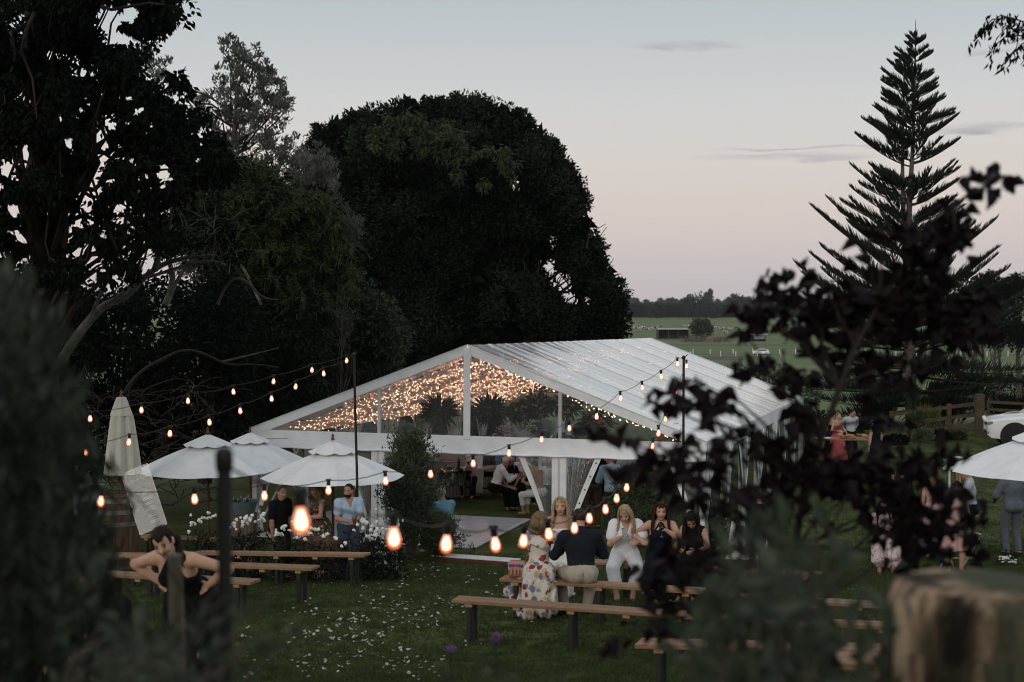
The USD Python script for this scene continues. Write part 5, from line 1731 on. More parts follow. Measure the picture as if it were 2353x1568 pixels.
    cut = [lambda X: -(np.maximum(((hc - X) @ Rh)[..., 1] + .050, ((hc - X) @ Rh)[..., 2] + .062 + 0 * X[..., 0]))] if False else []
    loc = lambda X: (X - hc) @ Rh
    plane = lambda X: np.minimum(loc(X)[..., 1] - .035, -(loc(X)[..., 2] - .058 + .9 * (loc(X)[..., 1] - .06)))
    nz = lambda X: .010 * (meshkit.noise(np.stack([loc(X)[:, 0] * 55, loc(X)[:, 1] * 55, loc(X)[:, 2] * 9], -1), 3) - .5) + .014 * (meshkit.noise(X * 22, 5) - .5)
    if style == 'short':
        hmsh = sdf_mesh(hp_, res * HR, .02, lambda X: nz(X) * .5 + .006, [plane, lambda X: -(loc(X)[..., 2] + .055 + .5 * np.maximum(loc(X)[..., 1], -.03))])
    elif style == 'balding':
        hmsh = sdf_mesh([('e', hc + Rh @ np.array([0, -.026, .010]), np.array([.083, .092, .075]) * hs, Rh)], res * HR, .02, lambda X: nz(X) * .5 + .004, [lambda X: loc(X)[..., 1] - .02, lambda X: -(loc(X)[..., 2] + .06)])
    else:
        strands = None
        ln = {'bob': .17, 'long': .34, 'wavy': .36, 'updo': 0, 'pony': .0}[style]
        if ln:
            strands = hair_strands(hc, Rh, Rt, ln, style)
            for g in ():
                side = hc + Rh @ np.array([g * .080, -.012, .01])
                mid = hc + Rh @ np.array([g * .094, -.012, -.085])
                end = mid + np.array([0, 0, -1.0]) * (ln - .08) * .85 + Rt @ np.array([g * -.01, .055 if style != 'bob' else .0, 0])
                hp_ += [('c', side, mid, .032, .038), ('c', mid, end, .040, .024)]
            hp_ += [('c', hc + Rh @ np.array([0, -.07, .02]), hc + Rh @ np.array([0, -.085, -.09]), .068, .075), ('c', hc + Rh @ np.array([0, -.085, -.09]), nb + Rt @ np.array([0, -.075, .10 - ln * .6]), .070, .035)]
        elif style == 'updo':
            hp_ += [('e', hc + Rh @ np.array([0, -.095, .01]), np.array([.055, .048, .055]), Rh)]
        else:
            hp_ += [('c', hc + Rh @ np.array([0, -.10, .03]), hc + Rh @ np.array([-.05, -.10, -.07]), .034, .036), ('c', hc + Rh @ np.array([-.05, -.10, -.07]), nb + Rt @ np.array([-.10, .03, -.02]), .036, .03), ('c', nb + Rt @ np.array([-.10, .03, -.02]), nb + Rt @ np.array([-.095, .09, -.17]), .03, .014)]
        front = (lambda X: np.where(loc(X)[..., 2] > -.03, plane(X), np.minimum(loc(X)[..., 1] - .035, .055 - np.abs(loc(X)[..., 0])))) if ln else plane
        wav = (lambda X: nz(X) + .016 * np.sin(X[:, 2] * 55 + X[:, 0] * 20) * (loc(X)[:, 2] < -.02)) if style in ('wavy', 'bob') else nz
        hmsh = sdf_mesh(hp_, res * HR, .03, wav, [front])
    if style not in ('short', 'balding') and strands is not None:
        hmsh = MB().add(*hmsh).add(*strands).get()
    part(t, 'hair', T_(hmsh), M[hm_], True)
    if style == 'beard' or 'beard' in wear:
        bd = sdf_mesh([('e', hc + Rh @ np.array([0, .030, -.058]), np.array([.064, .067, .066]) * hs, Rh)], res * HR, .02, lambda X: nz(X) * .4, [lambda X: loc(X)[..., 2] + .045])
        part(t, 'beard', T_(bd), M[hm_], True)
    # ---- clothes
    def infl(pr, g):
        return [(p[0], p[1], p[2], p[3] + g, p[4] + g) if p[0] == 'c' else (p[0], p[1], np.asarray(p[2]) + g, p[3]) for p in pr]

    def wrinkle(X):
        return .013 * (meshkit.noise(np.stack([X[:, 0] * 18, X[:, 1] * 18, X[:, 2] * 9], -1), 17) - .5) + .006 * (meshkit.noise(X * 34, 4) - .5)

    def armcut(i, u):
        return [('c', sh[i], sh[i] + (el[i] - sh[i]) * u, .056 * B ** .6, .056 * B ** .6 - .016 * u)]

    bl = lambda X: (X - p0) @ Rt
    for w in wear:
        if w == 'beard':
            continue
        kind, cm = w[0], CLOTH[w[1]]
        opt = w[2] if len(w) > 2 else {}
        lab = opt.get('label')
        if kind in ('shirt', 'tee', 'jacket', 'singlet', 'strapless', 'halter', 'blouse'):
            g = {'jacket': .026, 'blouse': .024}.get(kind, .014)
            pr = infl(torso, g)
            if kind in ('shirt', 'tee', 'jacket', 'singlet', 'blouse'):
                pr += infl(yoke, g * .9)
            if kind in ('shirt', 'jacket'):
                u = opt.get('sleeve', 1.0)
                for i in (0, 1):
                    if u >= 1:
                        pr += infl(arms[i][:2], g + .004) + [('c', el[i] + (wr[i] - el[i]) * .35, el[i] + (wr[i] - el[i]) * .97, .046 + g * .4, .034 + g * .4)]
                    else:
                        pr += infl(armcut(i, u), g + .006)
            if kind in ('tee', 'blouse'):
                for i in (0, 1):
                    pr += infl(armcut(i, .5 if kind == 'tee' else .62), g + .012)
            hem = opt.get('hem', -.06 if sit is None else -.04)
            pl = [lambda X, hem=hem: -(bl(X)[..., 2] - hem)]
            if kind == 'strapless':
                pl.append(lambda X: bl(X)[..., 2] - .352)
            if kind == 'halter':
                pr += [('c', tz(-.035, .085, .36), tz(-.012, .03, .50), .045, .018), ('c', tz(.035, .085, .36), tz(.012, .03, .50), .045, .018)]
                pl.append(lambda X: bl(X)[..., 2] - (.50 - 1.55 * np.maximum(np.abs(bl(X)[..., 0]) - .02, 0)))
            if kind in ('blouse',) or opt.get('vee'):
                pl.append(lambda X: np.where(bl(X)[..., 1] > 0, .012 + .0 - (np.abs(bl(X)[..., 0]) * 1.0 + (.46 - bl(X)[..., 2]) * .42 - .035), -1.0))
            if opt.get('open'):
                pass
            m = sdf_mesh(pr, res, .035, wrinkle, pl)
            cp = part(t, kind if kind not in ('strapless', 'halter') else 'bodice', T_(m), cm, True, lab)
            if kind in ('shirt', 'jacket') and not opt.get('nocollar'):
                cmn = sdf_mesh([('c', tz(0, -.012, .475), tz(0, .0, .515), .072 if f else .078, .064 if f else .068)], res * .8, .01, None, [lambda X: -(bl(X)[..., 2] - .47) if False else np.where(bl(X)[..., 1] > .03, .03 - np.abs(bl(X)[..., 0]), -1)])
                part(cp, 'collar', T_(cmn), cm, True)
        elif kind in ('trousers', 'culottes', 'cropped'):
            g = .02 if kind != 'culottes' else .034
            end = {'trousers': .98, 'culottes': .62, 'cropped': .62}[kind]
            pr = infl(torso[:1] + torso[3:5] if not f else torso[:1] + [torso[3], torso[5]], .016)
            for i in (0, 1):
                wide = {'culottes': .02}.get(kind, .0)
                pr += [('c', hj[i], kn[i], .088 * B ** .8 + g * .8, .058 + g), ('c', kn[i], kn[i] + (an[i] - kn[i]) * end, .058 + g, .044 + g + wide)]
            zc = min(kn[i][2] + (an[i][2] - kn[i][2]) * end for i in (0, 1))
            m = sdf_mesh(pr, res, .03, wrinkle, [lambda X: bl(X)[..., 2] - .10, lambda X: zc - .005 - X[..., 2]])
            part(t, kind if kind != 'cropped' else 'trousers', T_(m), cm, True, lab)
        elif kind == 'skirt':
            ln = opt.get('len', .55)
            if sit is None:
                a = p0 + np.array([0, 0, .10])
                zb = max(zp - ln, .06)
                wd = opt.get('wide', .20)
                pr = [('e', p0 + np.array([0, -.005, .03]), np.array([.185, .140, .15]) * B, Rt), ('c', p0 + np.array([0, -.01, -.07]), np.array([0, 0, zb]), .20 * B, max(wd, .20 * B))]
                pleat = lambda X: .022 * np.sin(np.arctan2(X[:, 1], X[:, 0]) * 11 + 3 * meshkit.noise(X * 3, 2)) * np.clip((zp - X[:, 2]) / .5, 0, 1) + wrinkle(X)
                m = sdf_mesh(pr, res, .05, pleat, [lambda X: -(X[..., 2] - zb), lambda X: bl(X)[..., 2] - .12])
            else:
                pr = infl(torso[:1] + torso[3:4] + torso[-2:-1], .02)
                kl, kr = kn
                pr += [('c', hj[0], kl, .115, .085), ('c', hj[1], kr, .115, .085), ('c', (hj[0] + hj[1]) / 2, (kl + kr) / 2, .11, .08)]
                sp = opt.get('spread', 0)
                for i in (0, 1):
                    e = kn[i] + (an[i] - kn[i]) * min(ln, 1.0)
                    pr.append(('c', kn[i], e, .085, .11 + sp))
                mid = (kn[0] + kn[1]) / 2
                pr.append(('c', mid, mid + ((an[0] + an[1]) / 2 - mid) * min(ln, 1.0), .085, .12 + sp))
                for q in opt.get('drop', ()):
                    pr.append(('c', np.array(q[0]), np.array(q[1]), q[2], q[3]))
                pleat = lambda X: .018 * np.sin(X[:, 0] * 60 + 3 * meshkit.noise(X * 4, 2)) * (X[:, 2] < zp - .1) + wrinkle(X)
                m = sdf_mesh(pr, res, .05, pleat, [lambda X: bl(X)[..., 2] - .12])
            part(t, 'skirt', T_(m), cm, True, lab)
    if shoes:
        for i in (0, 1):
            m = sdf_mesh(infl(foot[i], .008), res, .02, None, [lambda X, i=i: X[..., 2] - (an[i][2] - .012)])
            part(t, 'shoe', T_(m), M[shoes], True)
    W = lambda q: Rz(yaw) @ (np.asarray(q) * s) + np.array([x, y, z0])
    return {'hand': [W(wr[i] + (wr[i] - el[i]) / np.linalg.norm(wr[i] - el[i]) * .07) for i in (0, 1)], 'W': W, 'head': W(hc), 'neck': W(nb), 'sh': [W(a) for a in sh], 'thing': t, 's': s, 'tz': lambda a, b, c: W(tz(a, b, c)), 'hip': W(p0), 'foot': [W(a) for a in an]}
# ------------------------------------------------------------------ who sits and stands where
def on_bench(key, px, dv=0.0):
    c, z, L = BENCHES[key]
    k = ray(px, 690)[0] / ray(px, 690)[1]
    # c + U*s, x = k*y
    s = (k * c[1] - c[0]) / (U[0] - k * U[1])
    q = c + U * s + V * dv
    return q, gz(q[0], q[1])


def stand(px, py_head, Y):
    p = P(px, py_head, Y)
    z = gz(p[0], Y)
    return p, z, p[2] - z


who = {}
# bench 2, backs to the camera
q, z = on_bench('B2', 1238)
who['floral'] = person('woman in a long floral wrap dress with wavy dirty-blonde hair, sitting with her back turned', q, BANG + 8, 'f', 1.74, BH, 6, 0, (4, -58, 0), ((-.10, .38, 1.02), (.22, .33, 1.05)),
                       ((-.10, -.10, .075), (.12, .42, .075)), 'skin_fair', ('bob', 'hair_dirty'), (('shirt', 'floral', {'sleeve': .62, 'nocollar': 1, 'label': 'floral top of the dress'}), ('skirt', 'floral', {'len': .95, 'spread': .03, 'drop': [((-.06, -.11, .60), (-.08, -.12, .20), .13, .15), ((.12, -.11, .60), (.13, -.13, .17), .12, .14)]})), shoes='shoe_tan')
q, z = on_bench('B2', 1336)
who['darkshirt'] = person('man in a dark checked shirt with cropped hair, sitting with his back turned', q, 6, 'm', 1.86, BH, 9, 0, (8, 8, 0), ((-.14, .34, .86), (.14, .34, .86)), ((-.14, .42, .075), (.14, .42, .075)), 'skin_fair', ('short', 'hair_brown'),
                          (('shirt', 'darkcheck', {'hem': -.13}), ('trousers', 'beige')), bulk=1.1, poles=((-.7, -.6, -.5), (.7, -.6, -.5)), shoes='sole')
# bench 3, facing the camera
q, z = on_bench('B3', 1290)
who['blonde'] = person('smiling blonde woman in a white strapless dress, facing the camera over the others', q, 176 + BANG * .3, 'f', 1.86, BH, 4, 4, (2, 0, 4), ((-.20, .28, .72), (.17, .40, .80)), None, 'skin_fair', ('wavy', 'hair_blonde'),
                       (('strapless', 'offwhite'), ('skirt', 'offwhite', {'len': .9})))
q, z = on_bench('B3', 1438)
who['phone'] = person('blonde woman in a white short-sleeved jumpsuit looking down at her phone', q, 176, 'f', 1.74, BH, 10, 6, (24, -14, 10), ((-.16, .40, .86), (.06, .36, .93)), ((-.10, .40, .075), (.12, .46, .075)), 'skin_fair', ('wavy', 'hair_blonde'),
                      (('blouse', 'white'), ('culottes', 'white')), bulk=1.08, curl=(.5, .75), shoes='shoe_tan')
q, z = on_bench('B3', 1520)
who['wine'] = person('dark-haired woman in a navy halter dress holding up a glass of wine', q, 178, 'f', 1.76, BH, 5, -4, (6, 4, 0), ((-.04, .34, 1.03), (.30, .22, .86)), ((-.12, .42, .075), (.10, .40, .075)), 'skin_fair', ('long', 'hair_auburn'),
                     (('halter', 'navy'), ('skirt', 'navy', {'len': .8})), bulk=1.12, curl=(.75, .5), poles=((-.9, -.2, -.6), (.8, -.5, -.3)))
q, z = on_bench('B3', 1602)
who['scallop'] = person('dark-haired woman in a black scalloped top leaning forward behind the purple leaves', q, 150, 'f', 1.66, BH, 16, 0, (34, 20, 0), ((-.16, .42, .80), (.10, .42, .82)), None, 'skin_tan', ('long', 'hair_dark'),
                        (('singlet', 'black'), ('skirt', 'black', {'len': .6})))
# left foreground
q, z, hh = stand(436, 1197, 11.7)
who['halter'] = person('woman in a black halter dress standing with hands on hips, dark hair tied back', (q[0], q[1]), 164, 'f', 1.74, None, 36, 0, (-8, 14, 8), ((-.21, .10, 1.06), (.21, .10, 1.06)), None, 'skin_fair', ('pony', 'hair_dark'),
                       (('halter', 'black'), ('skirt', 'black', {'len': .95, 'wide': .24})), res=.0135, bulk=1.12, poles=((-1, .0, .45), (1, .0, .45)))
M['watch'] = mat('watch_black', (.015, .015, .016), rough=.3)
q, z, hh = stand(262, 1264, 10.6)
who['greyhead'] = person('grey-haired balding man seated low behind the left bush, head bowed', (q[0], q[1]), 150, 'm', 1.76, max(.30, hh - .93), 16, 0, (38, -10, 0), None, None, 'skin_red', ('balding', 'hair_grey'), (('shirt', 'black'), ('trousers', 'black')), face=True)
# bar under the parasols
q, z, hh = stand(642, 1116, 24.6)
who['bar1'] = person('man in a loose black shirt standing at the bar, looking right', (q[0], q[1]), 236, 'm', hh, None, 3, 0, (6, -18, 0), None, None, 'skin_tan', ('short', 'hair_brown'), (('shirt', 'black', {'hem': -.16, 'sleeve': .75}), ('trousers', 'black')), res=.020, bulk=1.1)
q, z, hh = stand(737, 1107, 25.0)
who['bar2'] = person('woman with a fair bob in a dark floral dress at the bar', (q[0], q[1]), 120, 'f', hh, None, 6, 0, (12, 20, 0), ((-.14, .34, 1.12), (.16, .34, 1.10)), None, 'skin_tan', ('bob', 'hair_dirty'), (('singlet', 'floral2'), ('skirt', 'floral2', {'len': .6})), res=.0225)
q, z, hh = stand(800, 1111, 24.4)
who['bar3'] = person('man in a pale blue short-sleeved shirt holding a drink beside the black pole', (q[0], q[1]), 205, 'm', hh, None, 4, 0, (6, -46, 0), ((-.02, .33, 1.10), (.10, .33, 1.08)), None, 'skin_tan', ('short', 'hair_dark'), (('shirt', 'paleblue', {'sleeve': .62, 'vee': 1}), ('trousers', 'denim'), 'beard'), res=.016, bulk=1.08, curl=(.8, .6))
q, z, hh = stand(1021, 1122, 28.3)
who['bar4'] = person('grey-haired man in a teal short-sleeved shirt sitting behind the low shrub, back turned', (q[0], q[1]), 40, 'm', 1.78, max(.42, hh - .91), 6, 0, (6, 12, 0), None, None, 'skin_red', ('short', 'hair_grey'), (('shirt', 'teal', {'sleeve': .62, 'hem': -.14}), ('trousers', 'denim')), res=.020, bulk=1.18)
# inside the marquee
def tent_spot(px, py, h=0.0):
    d = ray(px, py)
    return EYE + d * ((h - CAMZ) / d[2])


def seated_at(px_head, py_head, hz=1.25):
    """sitting people: their crown stands about 1.25 m over the tent floor"""
    return tent_spot(px_head, py_head, hz)


q = seated_at(1137, 1054, 1.26)
who['whiteshirt'] = person('white-haired man in a white shirt leaning on the dining table by the cloth runner', q, -78, 'm', 1.76, .46, 20, 0, (14, 4, 0), ((-.16, .48, .80), (.05, .50, .80)), ((-.1, .35, .075), (.1, .4, .075)), 'skin_red', ('short', 'hair_white'), (('shirt', 'white'), ('trousers', 'black')), res=.020, bulk=1.12, z=0, shoes='sole')
q1 = q
q = seated_at(1152, 1058, 1.19)
who['whitebob'] = person('old woman with a white bob listening beside the man in the white shirt', q + np.array([.18, .25, 0]), 190, 'f', 1.6, .46, 8, 0, (14, 20, 0), None, None, 'skin_red', ('bob', 'hair_white'), (('tee', 'black'), ('trousers', 'black')), res=.0225, z=0)
q = seated_at(1168, 1052, 1.22)
who['darkbob'] = person('short-haired dark woman in white resting her chin on her hand at the table', q + np.array([.3, .6, 0]), 210, 'f', 1.62, .46, 8, 0, (8, 10, 0), ((-.06, .22, 1.06), (.18, .36, .80)), None, 'skin_tan', ('short', 'hair_dark'), (('tee', 'white'), ('trousers', 'black')), res=.0225, z=0)
q = tent_spot(1207, 1188)
who['whitetrousers'] = person('person in cropped white trousers and a rust top sitting behind the gathered curtain', q + np.array([.35, .15, 0]), 62, 'f', 1.66, .47, 10, 0, (10, 0, 0), ((-.10, .40, .82), (.08, .38, 1.0)), ((-.06, .42, .075), (.1, .40, .075)), 'skin_tan', ('short', 'hair_brown'), (('shirt', 'rust', {'sleeve': .6, 'nocollar': 1}), ('cropped', 'white')), res=.020, z=0)
q = seated_at(1110, 1025, 1.25)
who['taupe'] = person('man in a taupe shirt hunched over a table further back in the marquee', q, -70, 'm', 1.78, .46, 26, 0, (24, 0, 0), ((-.16, .45, .80), (.1, .5, .80)), None, 'skin_red', ('short', 'hair_brown'), (('shirt', 'taupe'), ('trousers', 'brown')), res=.024, z=0, bulk=1.1)
q = seated_at(946, 1060, 1.22)
who['rustwoman'] = person('long-haired woman with bare arms seated behind the willowy shrub', q, 200, 'f', 1.66, .46, 4, 0, (8, 14, 0), ((-.30, .38, .86), (.2, .36, .82)), None, 'skin_tan', ('long', 'hair_brown'), (('strapless', 'rust'), ('skirt', 'rust', {'len': .6})), res=.0225, z=0)
q = seated_at(1250, 1060, 1.22)
who['whiteback'] = person('white-haired person in a white top with their back turned behind the clear curtain', q, -12, 'f', 1.62, .46, 10, 0, (14, 0, 0), None, None, 'skin_fair', ('short', 'hair_white'), (('shirt', 'white'), ('trousers', 'black')), res=.024, z=0)
q = tent_spot(1362, 1215)
who['navysuit'] = person('man in a dark navy jacket bending over a table with his back turned', q, 2, 'm', 1.76, None, 40, 0, (20, 0, 0), ((-.18, .75, .86), (.18, .75, .86)), None, 'skin_red', ('short', 'hair_brown'), (('jacket', 'navy'), ('trousers', 'brown')), res=.0225, z=0, shoes='sole')
q = tent_spot(1408, 1225)
who['bluejacket'] = person('red-haired man in a pale blue jacket standing with his back turned in the marquee', q, 14, 'm', 1.74, None, 10, 0, (18, 20, 0), ((-.16, .4, 1.05), (.2, .36, 1.0)), None, 'skin_red', ('short', 'hair_ginger'), (('jacket', 'paleblue'), ('trousers', 'denim')), res=.0225, z=0, bulk=1.08)
for i, (a, b, lab, cl, hr, sx, yaw) in enumerate([(1258, 1028, 'seated person in white with dark hair far behind the gathered curtain', 'white', ('short', 'hair_dark'), 'f', 180), (1184, 1022, 'seated person in rust far back beside the left curtain', 'rust', ('long', 'hair_brown'), 'f', 160),
                                                   (1142, 1022, 'seated guest in dark red far back behind the flowers', 'brown', ('short', 'hair_brown'), 'm', 200), (1066, 1026, 'seated guest in black beyond the domed cloth cover', 'black', ('short', 'hair_dark'), 'm', 170),
                                                   (1480, 1060, 'seated guest in dark clothes at the right-hand marquee table', 'black', ('long', 'hair_dark'), 'f', 200), (1512, 1070, 'seated guest in grey at the right-hand marquee table', 'suitgrey', ('short', 'hair_brown'), 'm', 150), (1090, 1032, 'seated guest in a white shirt left of the man in taupe', 'white', ('short', 'hair_grey'), 'm', 160), (1205, 1034, 'seated woman in pale pink beside the left half of the gathered curtain', 'pink', ('long', 'hair_dirty'), 'f', 190), (1325, 1036, 'seated guest in pale blue just right of the gathered curtain', 'paleblue', ('short', 'hair_brown'), 'm', 170), (1350, 1040, 'seated woman in white behind the man in the navy jacket', 'offwhite', ('long', 'hair_blonde'), 'f', 200), (1385, 1036, 'seated guest in black between the navy and pale blue jackets', 'black', ('short', 'hair_dark'), 'm', 165), (1440, 1042, 'seated guest in grey right of the red-haired man', 'palegrey', ('short', 'hair_brown'), 'm', 175), (1160, 1028, 'seated guest in dark teal behind the pink and white roses', 'teal', ('short', 'hair_white'), 'm', 185)]):
    q = seated_at(a, b, 1.23)
    person(lab, q, yaw, sx, 1.7, .46, 6, 0, (6, 0, 0), None, None, 'skin_tan', hr, (('shirt', cl, {'nocollar': 1}), ('trousers', 'black')), res=.027, z=0)
# beyond the marquee, seen through its gable
for i, (a, b, lab, cl, hr, sx, yaw) in enumerate([(1236, 955, 'person in dark clothes, left of the four seen through the clear gable', 'navy', ('short', 'hair_dark'), 'm', 10), (1253, 949, 'tall man in a dark jacket, second of the four seen through the clear gable', 'suitgrey', ('short', 'hair_dark'), 'm', -20),
                                                   (1290, 951, 'person in pale blue, third of the four seen through the clear gable', 'paleblue', ('short', 'hair_brown'), 'm', 20), (1305, 955, 'dark-haired woman in a pale top, right of the four seen through the clear gable', 'palegrey', ('long', 'hair_dark'), 'f', -10)]):
    q, z, hh = stand(a, b, 57)
    person(lab, q, yaw, sx, 1.75 if sx == 'm' else 1.68, None, 0, 0, (0, 0, 0), None, None, 'skin_fair', hr, (('shirt', cl), ('trousers', 'black')), res=.027, z=q[2] - 1.78)
# right-hand lawn
q, z, hh = stand(1911, 908, 47.5)
person('dark-haired woman in a low-backed black dress by the yellow shrubs', q, -60, 'f', 1.68, None, 0, 0, (4, 0, 0), None, None, 'skin_fair', ('updo', 'hair_dark'), (('strapless', 'black'), ('skirt', 'black', {'len': .5})), res=.0225)
q, z, hh = stand(1925, 897, 47.0)
person('fair woman in a coral pleated dress beside the man in the white-blue shirt', q, -150, 'f', 1.70, None, 0, 0, (6, 0, 0), ((-.2, .2, 1.05), (.16, .26, 1.1)), None, 'skin_fair', ('updo', 'hair_dirty'), (('strapless', 'coral'), ('skirt', 'coral', {'len': .8, 'wide': .34})), res=.024)
q, z, hh = stand(1955, 890, 47.6)
person('man in a pale blue dress shirt and dark trousers with hands behind him', q, 195, 'm', 1.80, None, 4, 0, (24, 20, 0), ((-.14, -.16, .98), (.16, -.15, .98)), None, 'skin_tan', ('short', 'hair_dark'), (('shirt', 'palegrey'), ('trousers', 'black')), res=.024, poles=((-.9, -.5, .2), (.9, -.5, .2)))
q, z, hh = stand(2014, 972, 43.5)
who['bluehat'] = person('woman in black with a bright blue headpiece, back turned by the food table', q, 20, 'f', 1.66, None, 4, 0, (10, 0, 0), None, None, 'skin_fair', ('updo', 'hair_dark'), (('singlet', 'black'), ('skirt', 'black', {'len': .55})), res=.0225)
q, z, hh = stand(2073, 1062, 29.0)
person('dark-haired smiling woman in black beyond the purple leaves', q, 196, 'f', min(max(hh, 1.4), 1.75), None, 0, 0, (4, -10, 0), None, None, 'skin_fair', ('long', 'hair_brown'), (('shirt', 'black', {'nocollar': 1}), ('trousers', 'black')), res=.0225)
q, z, hh = stand(2050, 1070, 28.4)
person('person with black hair behind the smiling dark-haired woman', q, 60, 'f', min(max(hh, 1.4), 1.75), None, 0, 0, (10, 0, 0), None, None, 'skin_fair', ('short', 'hair_dark'), (('shirt', 'black', {'nocollar': 1}), ('trousers', 'black')), res=.0225)
q, z, hh = stand(2147, 1059, 28.0)
person('woman with long fair hair half turned away before the cake stands', q, -20, 'f', min(max(hh, 1.4), 1.75), None, 3, 0, (8, -40, 0), None, None, 'skin_fair', ('long', 'hair_dirty'), (('strapless', 'pink'), ('skirt', 'pink', {'len': .6})), res=.0225)
q, z, hh = stand(2232, 1026, 27.8)
person('dark-haired man in a white-grey shirt behind the right parasol', q, 70, 'm', min(max(hh, 1.5), 1.85), None, 4, 0, (14, 0, 0), ((-.12, .36, 1.1), (.16, .34, 1.1)), None, 'skin_tan', ('short', 'hair_dark'), (('shirt', 'palegrey'), ('trousers', 'black')), res=.0225)
q, z, hh = stand(2196, 1084, 25.6)
person('woman with an auburn head in a pale pink dress, partly behind leaves', q, 170, 'f', min(max(hh, 1.4), 1.72), None, 10, 0, (20, 10, 0), None, None, 'skin_fair', ('long', 'hair_auburn'), (('singlet', 'pink'), ('skirt', 'pink', {'len': .5, 'wide': .24})), res=.0225)
q = G(2326, 1276)
who['greysuit'] = person('man in a grey suit holding a green bottle, his head behind the right parasol', q, 12, 'm', 1.82, None, 0, 0, (4, 0, 0), ((-.20, .30, 1.02), (.24, .05, .84)), ((-.10, .03, .075), (.12, -.02, .075)), 'skin_tan', ('short', 'hair_brown'), (('jacket', 'suitgrey', {'hem': -.14}), ('trousers', 'suitgrey')), res=.020, shoes='sole', bulk=1.06, curl=(.8, .5))
q, z, hh = stand(1745, 1131, 25.5)
person('small dark-dressed child standing by the marquee side', q, 30, 'f', min(max(hh, 1.0), 1.5), None, 0, 0, (10, 0, 0), None, None, 'skin_tan', ('short', 'hair_dark'), (('shirt', 'black', {'nocollar': 1}), ('trousers', 'black')), res=.024)
q = G(2040, 1318)
who['pinkfloral'] = person('woman in a white and red floral dress seated behind purple leaves', q + np.array([0, .4, 0]), 175, 'f', 1.66, .47, 4, 0, (6, 0, 0), None, None, 'skin_tan', ('long', 'hair_dark'), (('tee', 'floral3'), ('skirt', 'floral3', {'len': .55})), res=.0225)

# ------------------------------------------------------------------ things people hold
def prop(name, label, cat, loc, rz=0.0, group=None):
    return thing(name, label, cat, loc, rz, group)


M['wine_rose'] = mat('rose_wine', (.45, .08, .09), rough=.1)
GOBLET = [(.0, 0), (.034, 0), (.034, .003), (.006, .008), (.0045, .085), (.012, .095), (.034, .125), (.040, .155), (.036, .195), (.034, .195), (.038, .155), (.032, .127), (.008, .1), (0, .099)]
t = prop('wine_glass', 'stemmed glass of pink wine in the hand of the woman in navy', 'wine glass', who['wine']['hand'][0] + np.array([0.0, -.035, -.13]))
part(t, 'goblet', MB().lathe(GOBLET, n=14), M['glass'], True)
part(t, 'wine', MB().lathe([(0, .101), (.009, .102), (.030, .127), (.034, .145), (0, .145)], n=14), M['wine_rose'], True)
c = (who['phone']['hand'][1])
t = prop('phone', 'mobile phone in a grey case held by the blonde woman in white', 'phone', c + np.array([0, -.02, .045]), 0)
Rp = Rz(10) @ Rx(-35)
part(t, 'case', MB().box((0, 0, 0), (.074, .010, .145), Rp, .004), mat('phone_case', (.30, .30, .31), rough=.4))
part(t, 'screen', MB().box(Rp @ np.array([0, .006, 0]), (.066, .002, .136), Rp), M['car_glass'])
part(t, 'camera_lens', MB().box(Rp @ np.array([-.022, -.006, .055]), (.018, .004, .02), Rp, .001), M['car_glass'])
# woven bag with pompoms on the bench beside the floral dress
q, z = on_bench('B2', 1190)
t = prop('handbag', 'small tan woven bag with pompoms standing on the bench end', 'handbag', (q[0], q[1] - .05, z + BH + .005), BANG)
M['bag'] = mat('tan_leather', (.33, .16, .08), (.25, .11, .055), rough=.6, scale=20)
part(t, 'bag', MB().box((0, 0, .12), (.25, .12, .23), None, .03), M['bag'])
part(t, 'flap', MB().box((0, -.065, .17), (.24, .012, .12), None, .005), mat('bag_flap', (.45, .28, .20), rough=.8))
for i, cc in enumerate([(.05, .10, .40), (.45, .03, .18), (.60, .05, .35), (.04, .15, .30), (.08, .06, .25)]):
    part(t, 'pompom', MB().ball((-.085 + i * .042, -.085, .19 - abs(i - 2) * .006), .021, 1), mat(f'pompom_{i}', cc, rough=.9), True)
for i in range(3):
    part(t, 'tassel', MB().cyl((-.06 + i * .05, -.08, .15), (-.065 + i * .05, -.085, .06), .010, .016, 6), mat(f'tassel_{i}', (.45, .22, .17), rough=.9))
sa = who['floral']['sh'][1] + np.array([0, -.02, .06])
pth = np.array([(q[0] + .10, q[1] - .06, z + BH + .22), (q[0] + .17, q[1] - .17, z + BH + .48), (sa[0] - .10, sa[1] - .17, sa[2] - .20), (sa[0] - .02, sa[1] - .09, sa[2] + .0)]) - t.loc
part(t, 'strap', ((MB().tube(pth, .008, 5).get()[0]) @ Rz(BANG), MB().tube(pth, .008, 5).get()[1]), M['bag'], True)
hw = who['halter']
t = prop('wristwatch', 'black watch on the wrist of the woman with hands on hips', 'watch', hw['hand'][1])
part(t, 'band', MB().lathe([(.036, -.012), (.040, 0), (.036, .012)], (0, 0, .055), 14, None, Ry(30)), M['watch'], True)
t = prop('beer_glass', 'half-full glass of beer held by the man in pale blue', 'glass', who['bar3']['hand'][0] + np.array([.01, -.03, -.05]))
part(t, 'tumbler', MB().lathe([(0, 0), (.03, 0), (.037, .13), (.034, .13), (.028, .006), (0, .006)], n=12), M['glass'], True)
part(t, 'beer', MB().lathe([(0, .008), (.027, .008), (.032, .09), (0, .09)], n=12), mat('beer', (.45, .22, .04), rough=.1), True)
t = prop('beer_bottle', 'green beer bottle with white label held by the man in the grey suit', 'bottle', who['greysuit']['hand'][0] + np.array([0, -.03, -.06]))
BOT = [(0, 0), (.031, 0), (.032, .02), (.032, .135), (.026, .165), (.014, .195), (.0125, .235), (.015, .237), (.015, .245), (0, .245)]
M['bottle_green'] = mat('bottle_green', (.01, .06, .03), rough=.1, spec=.7)
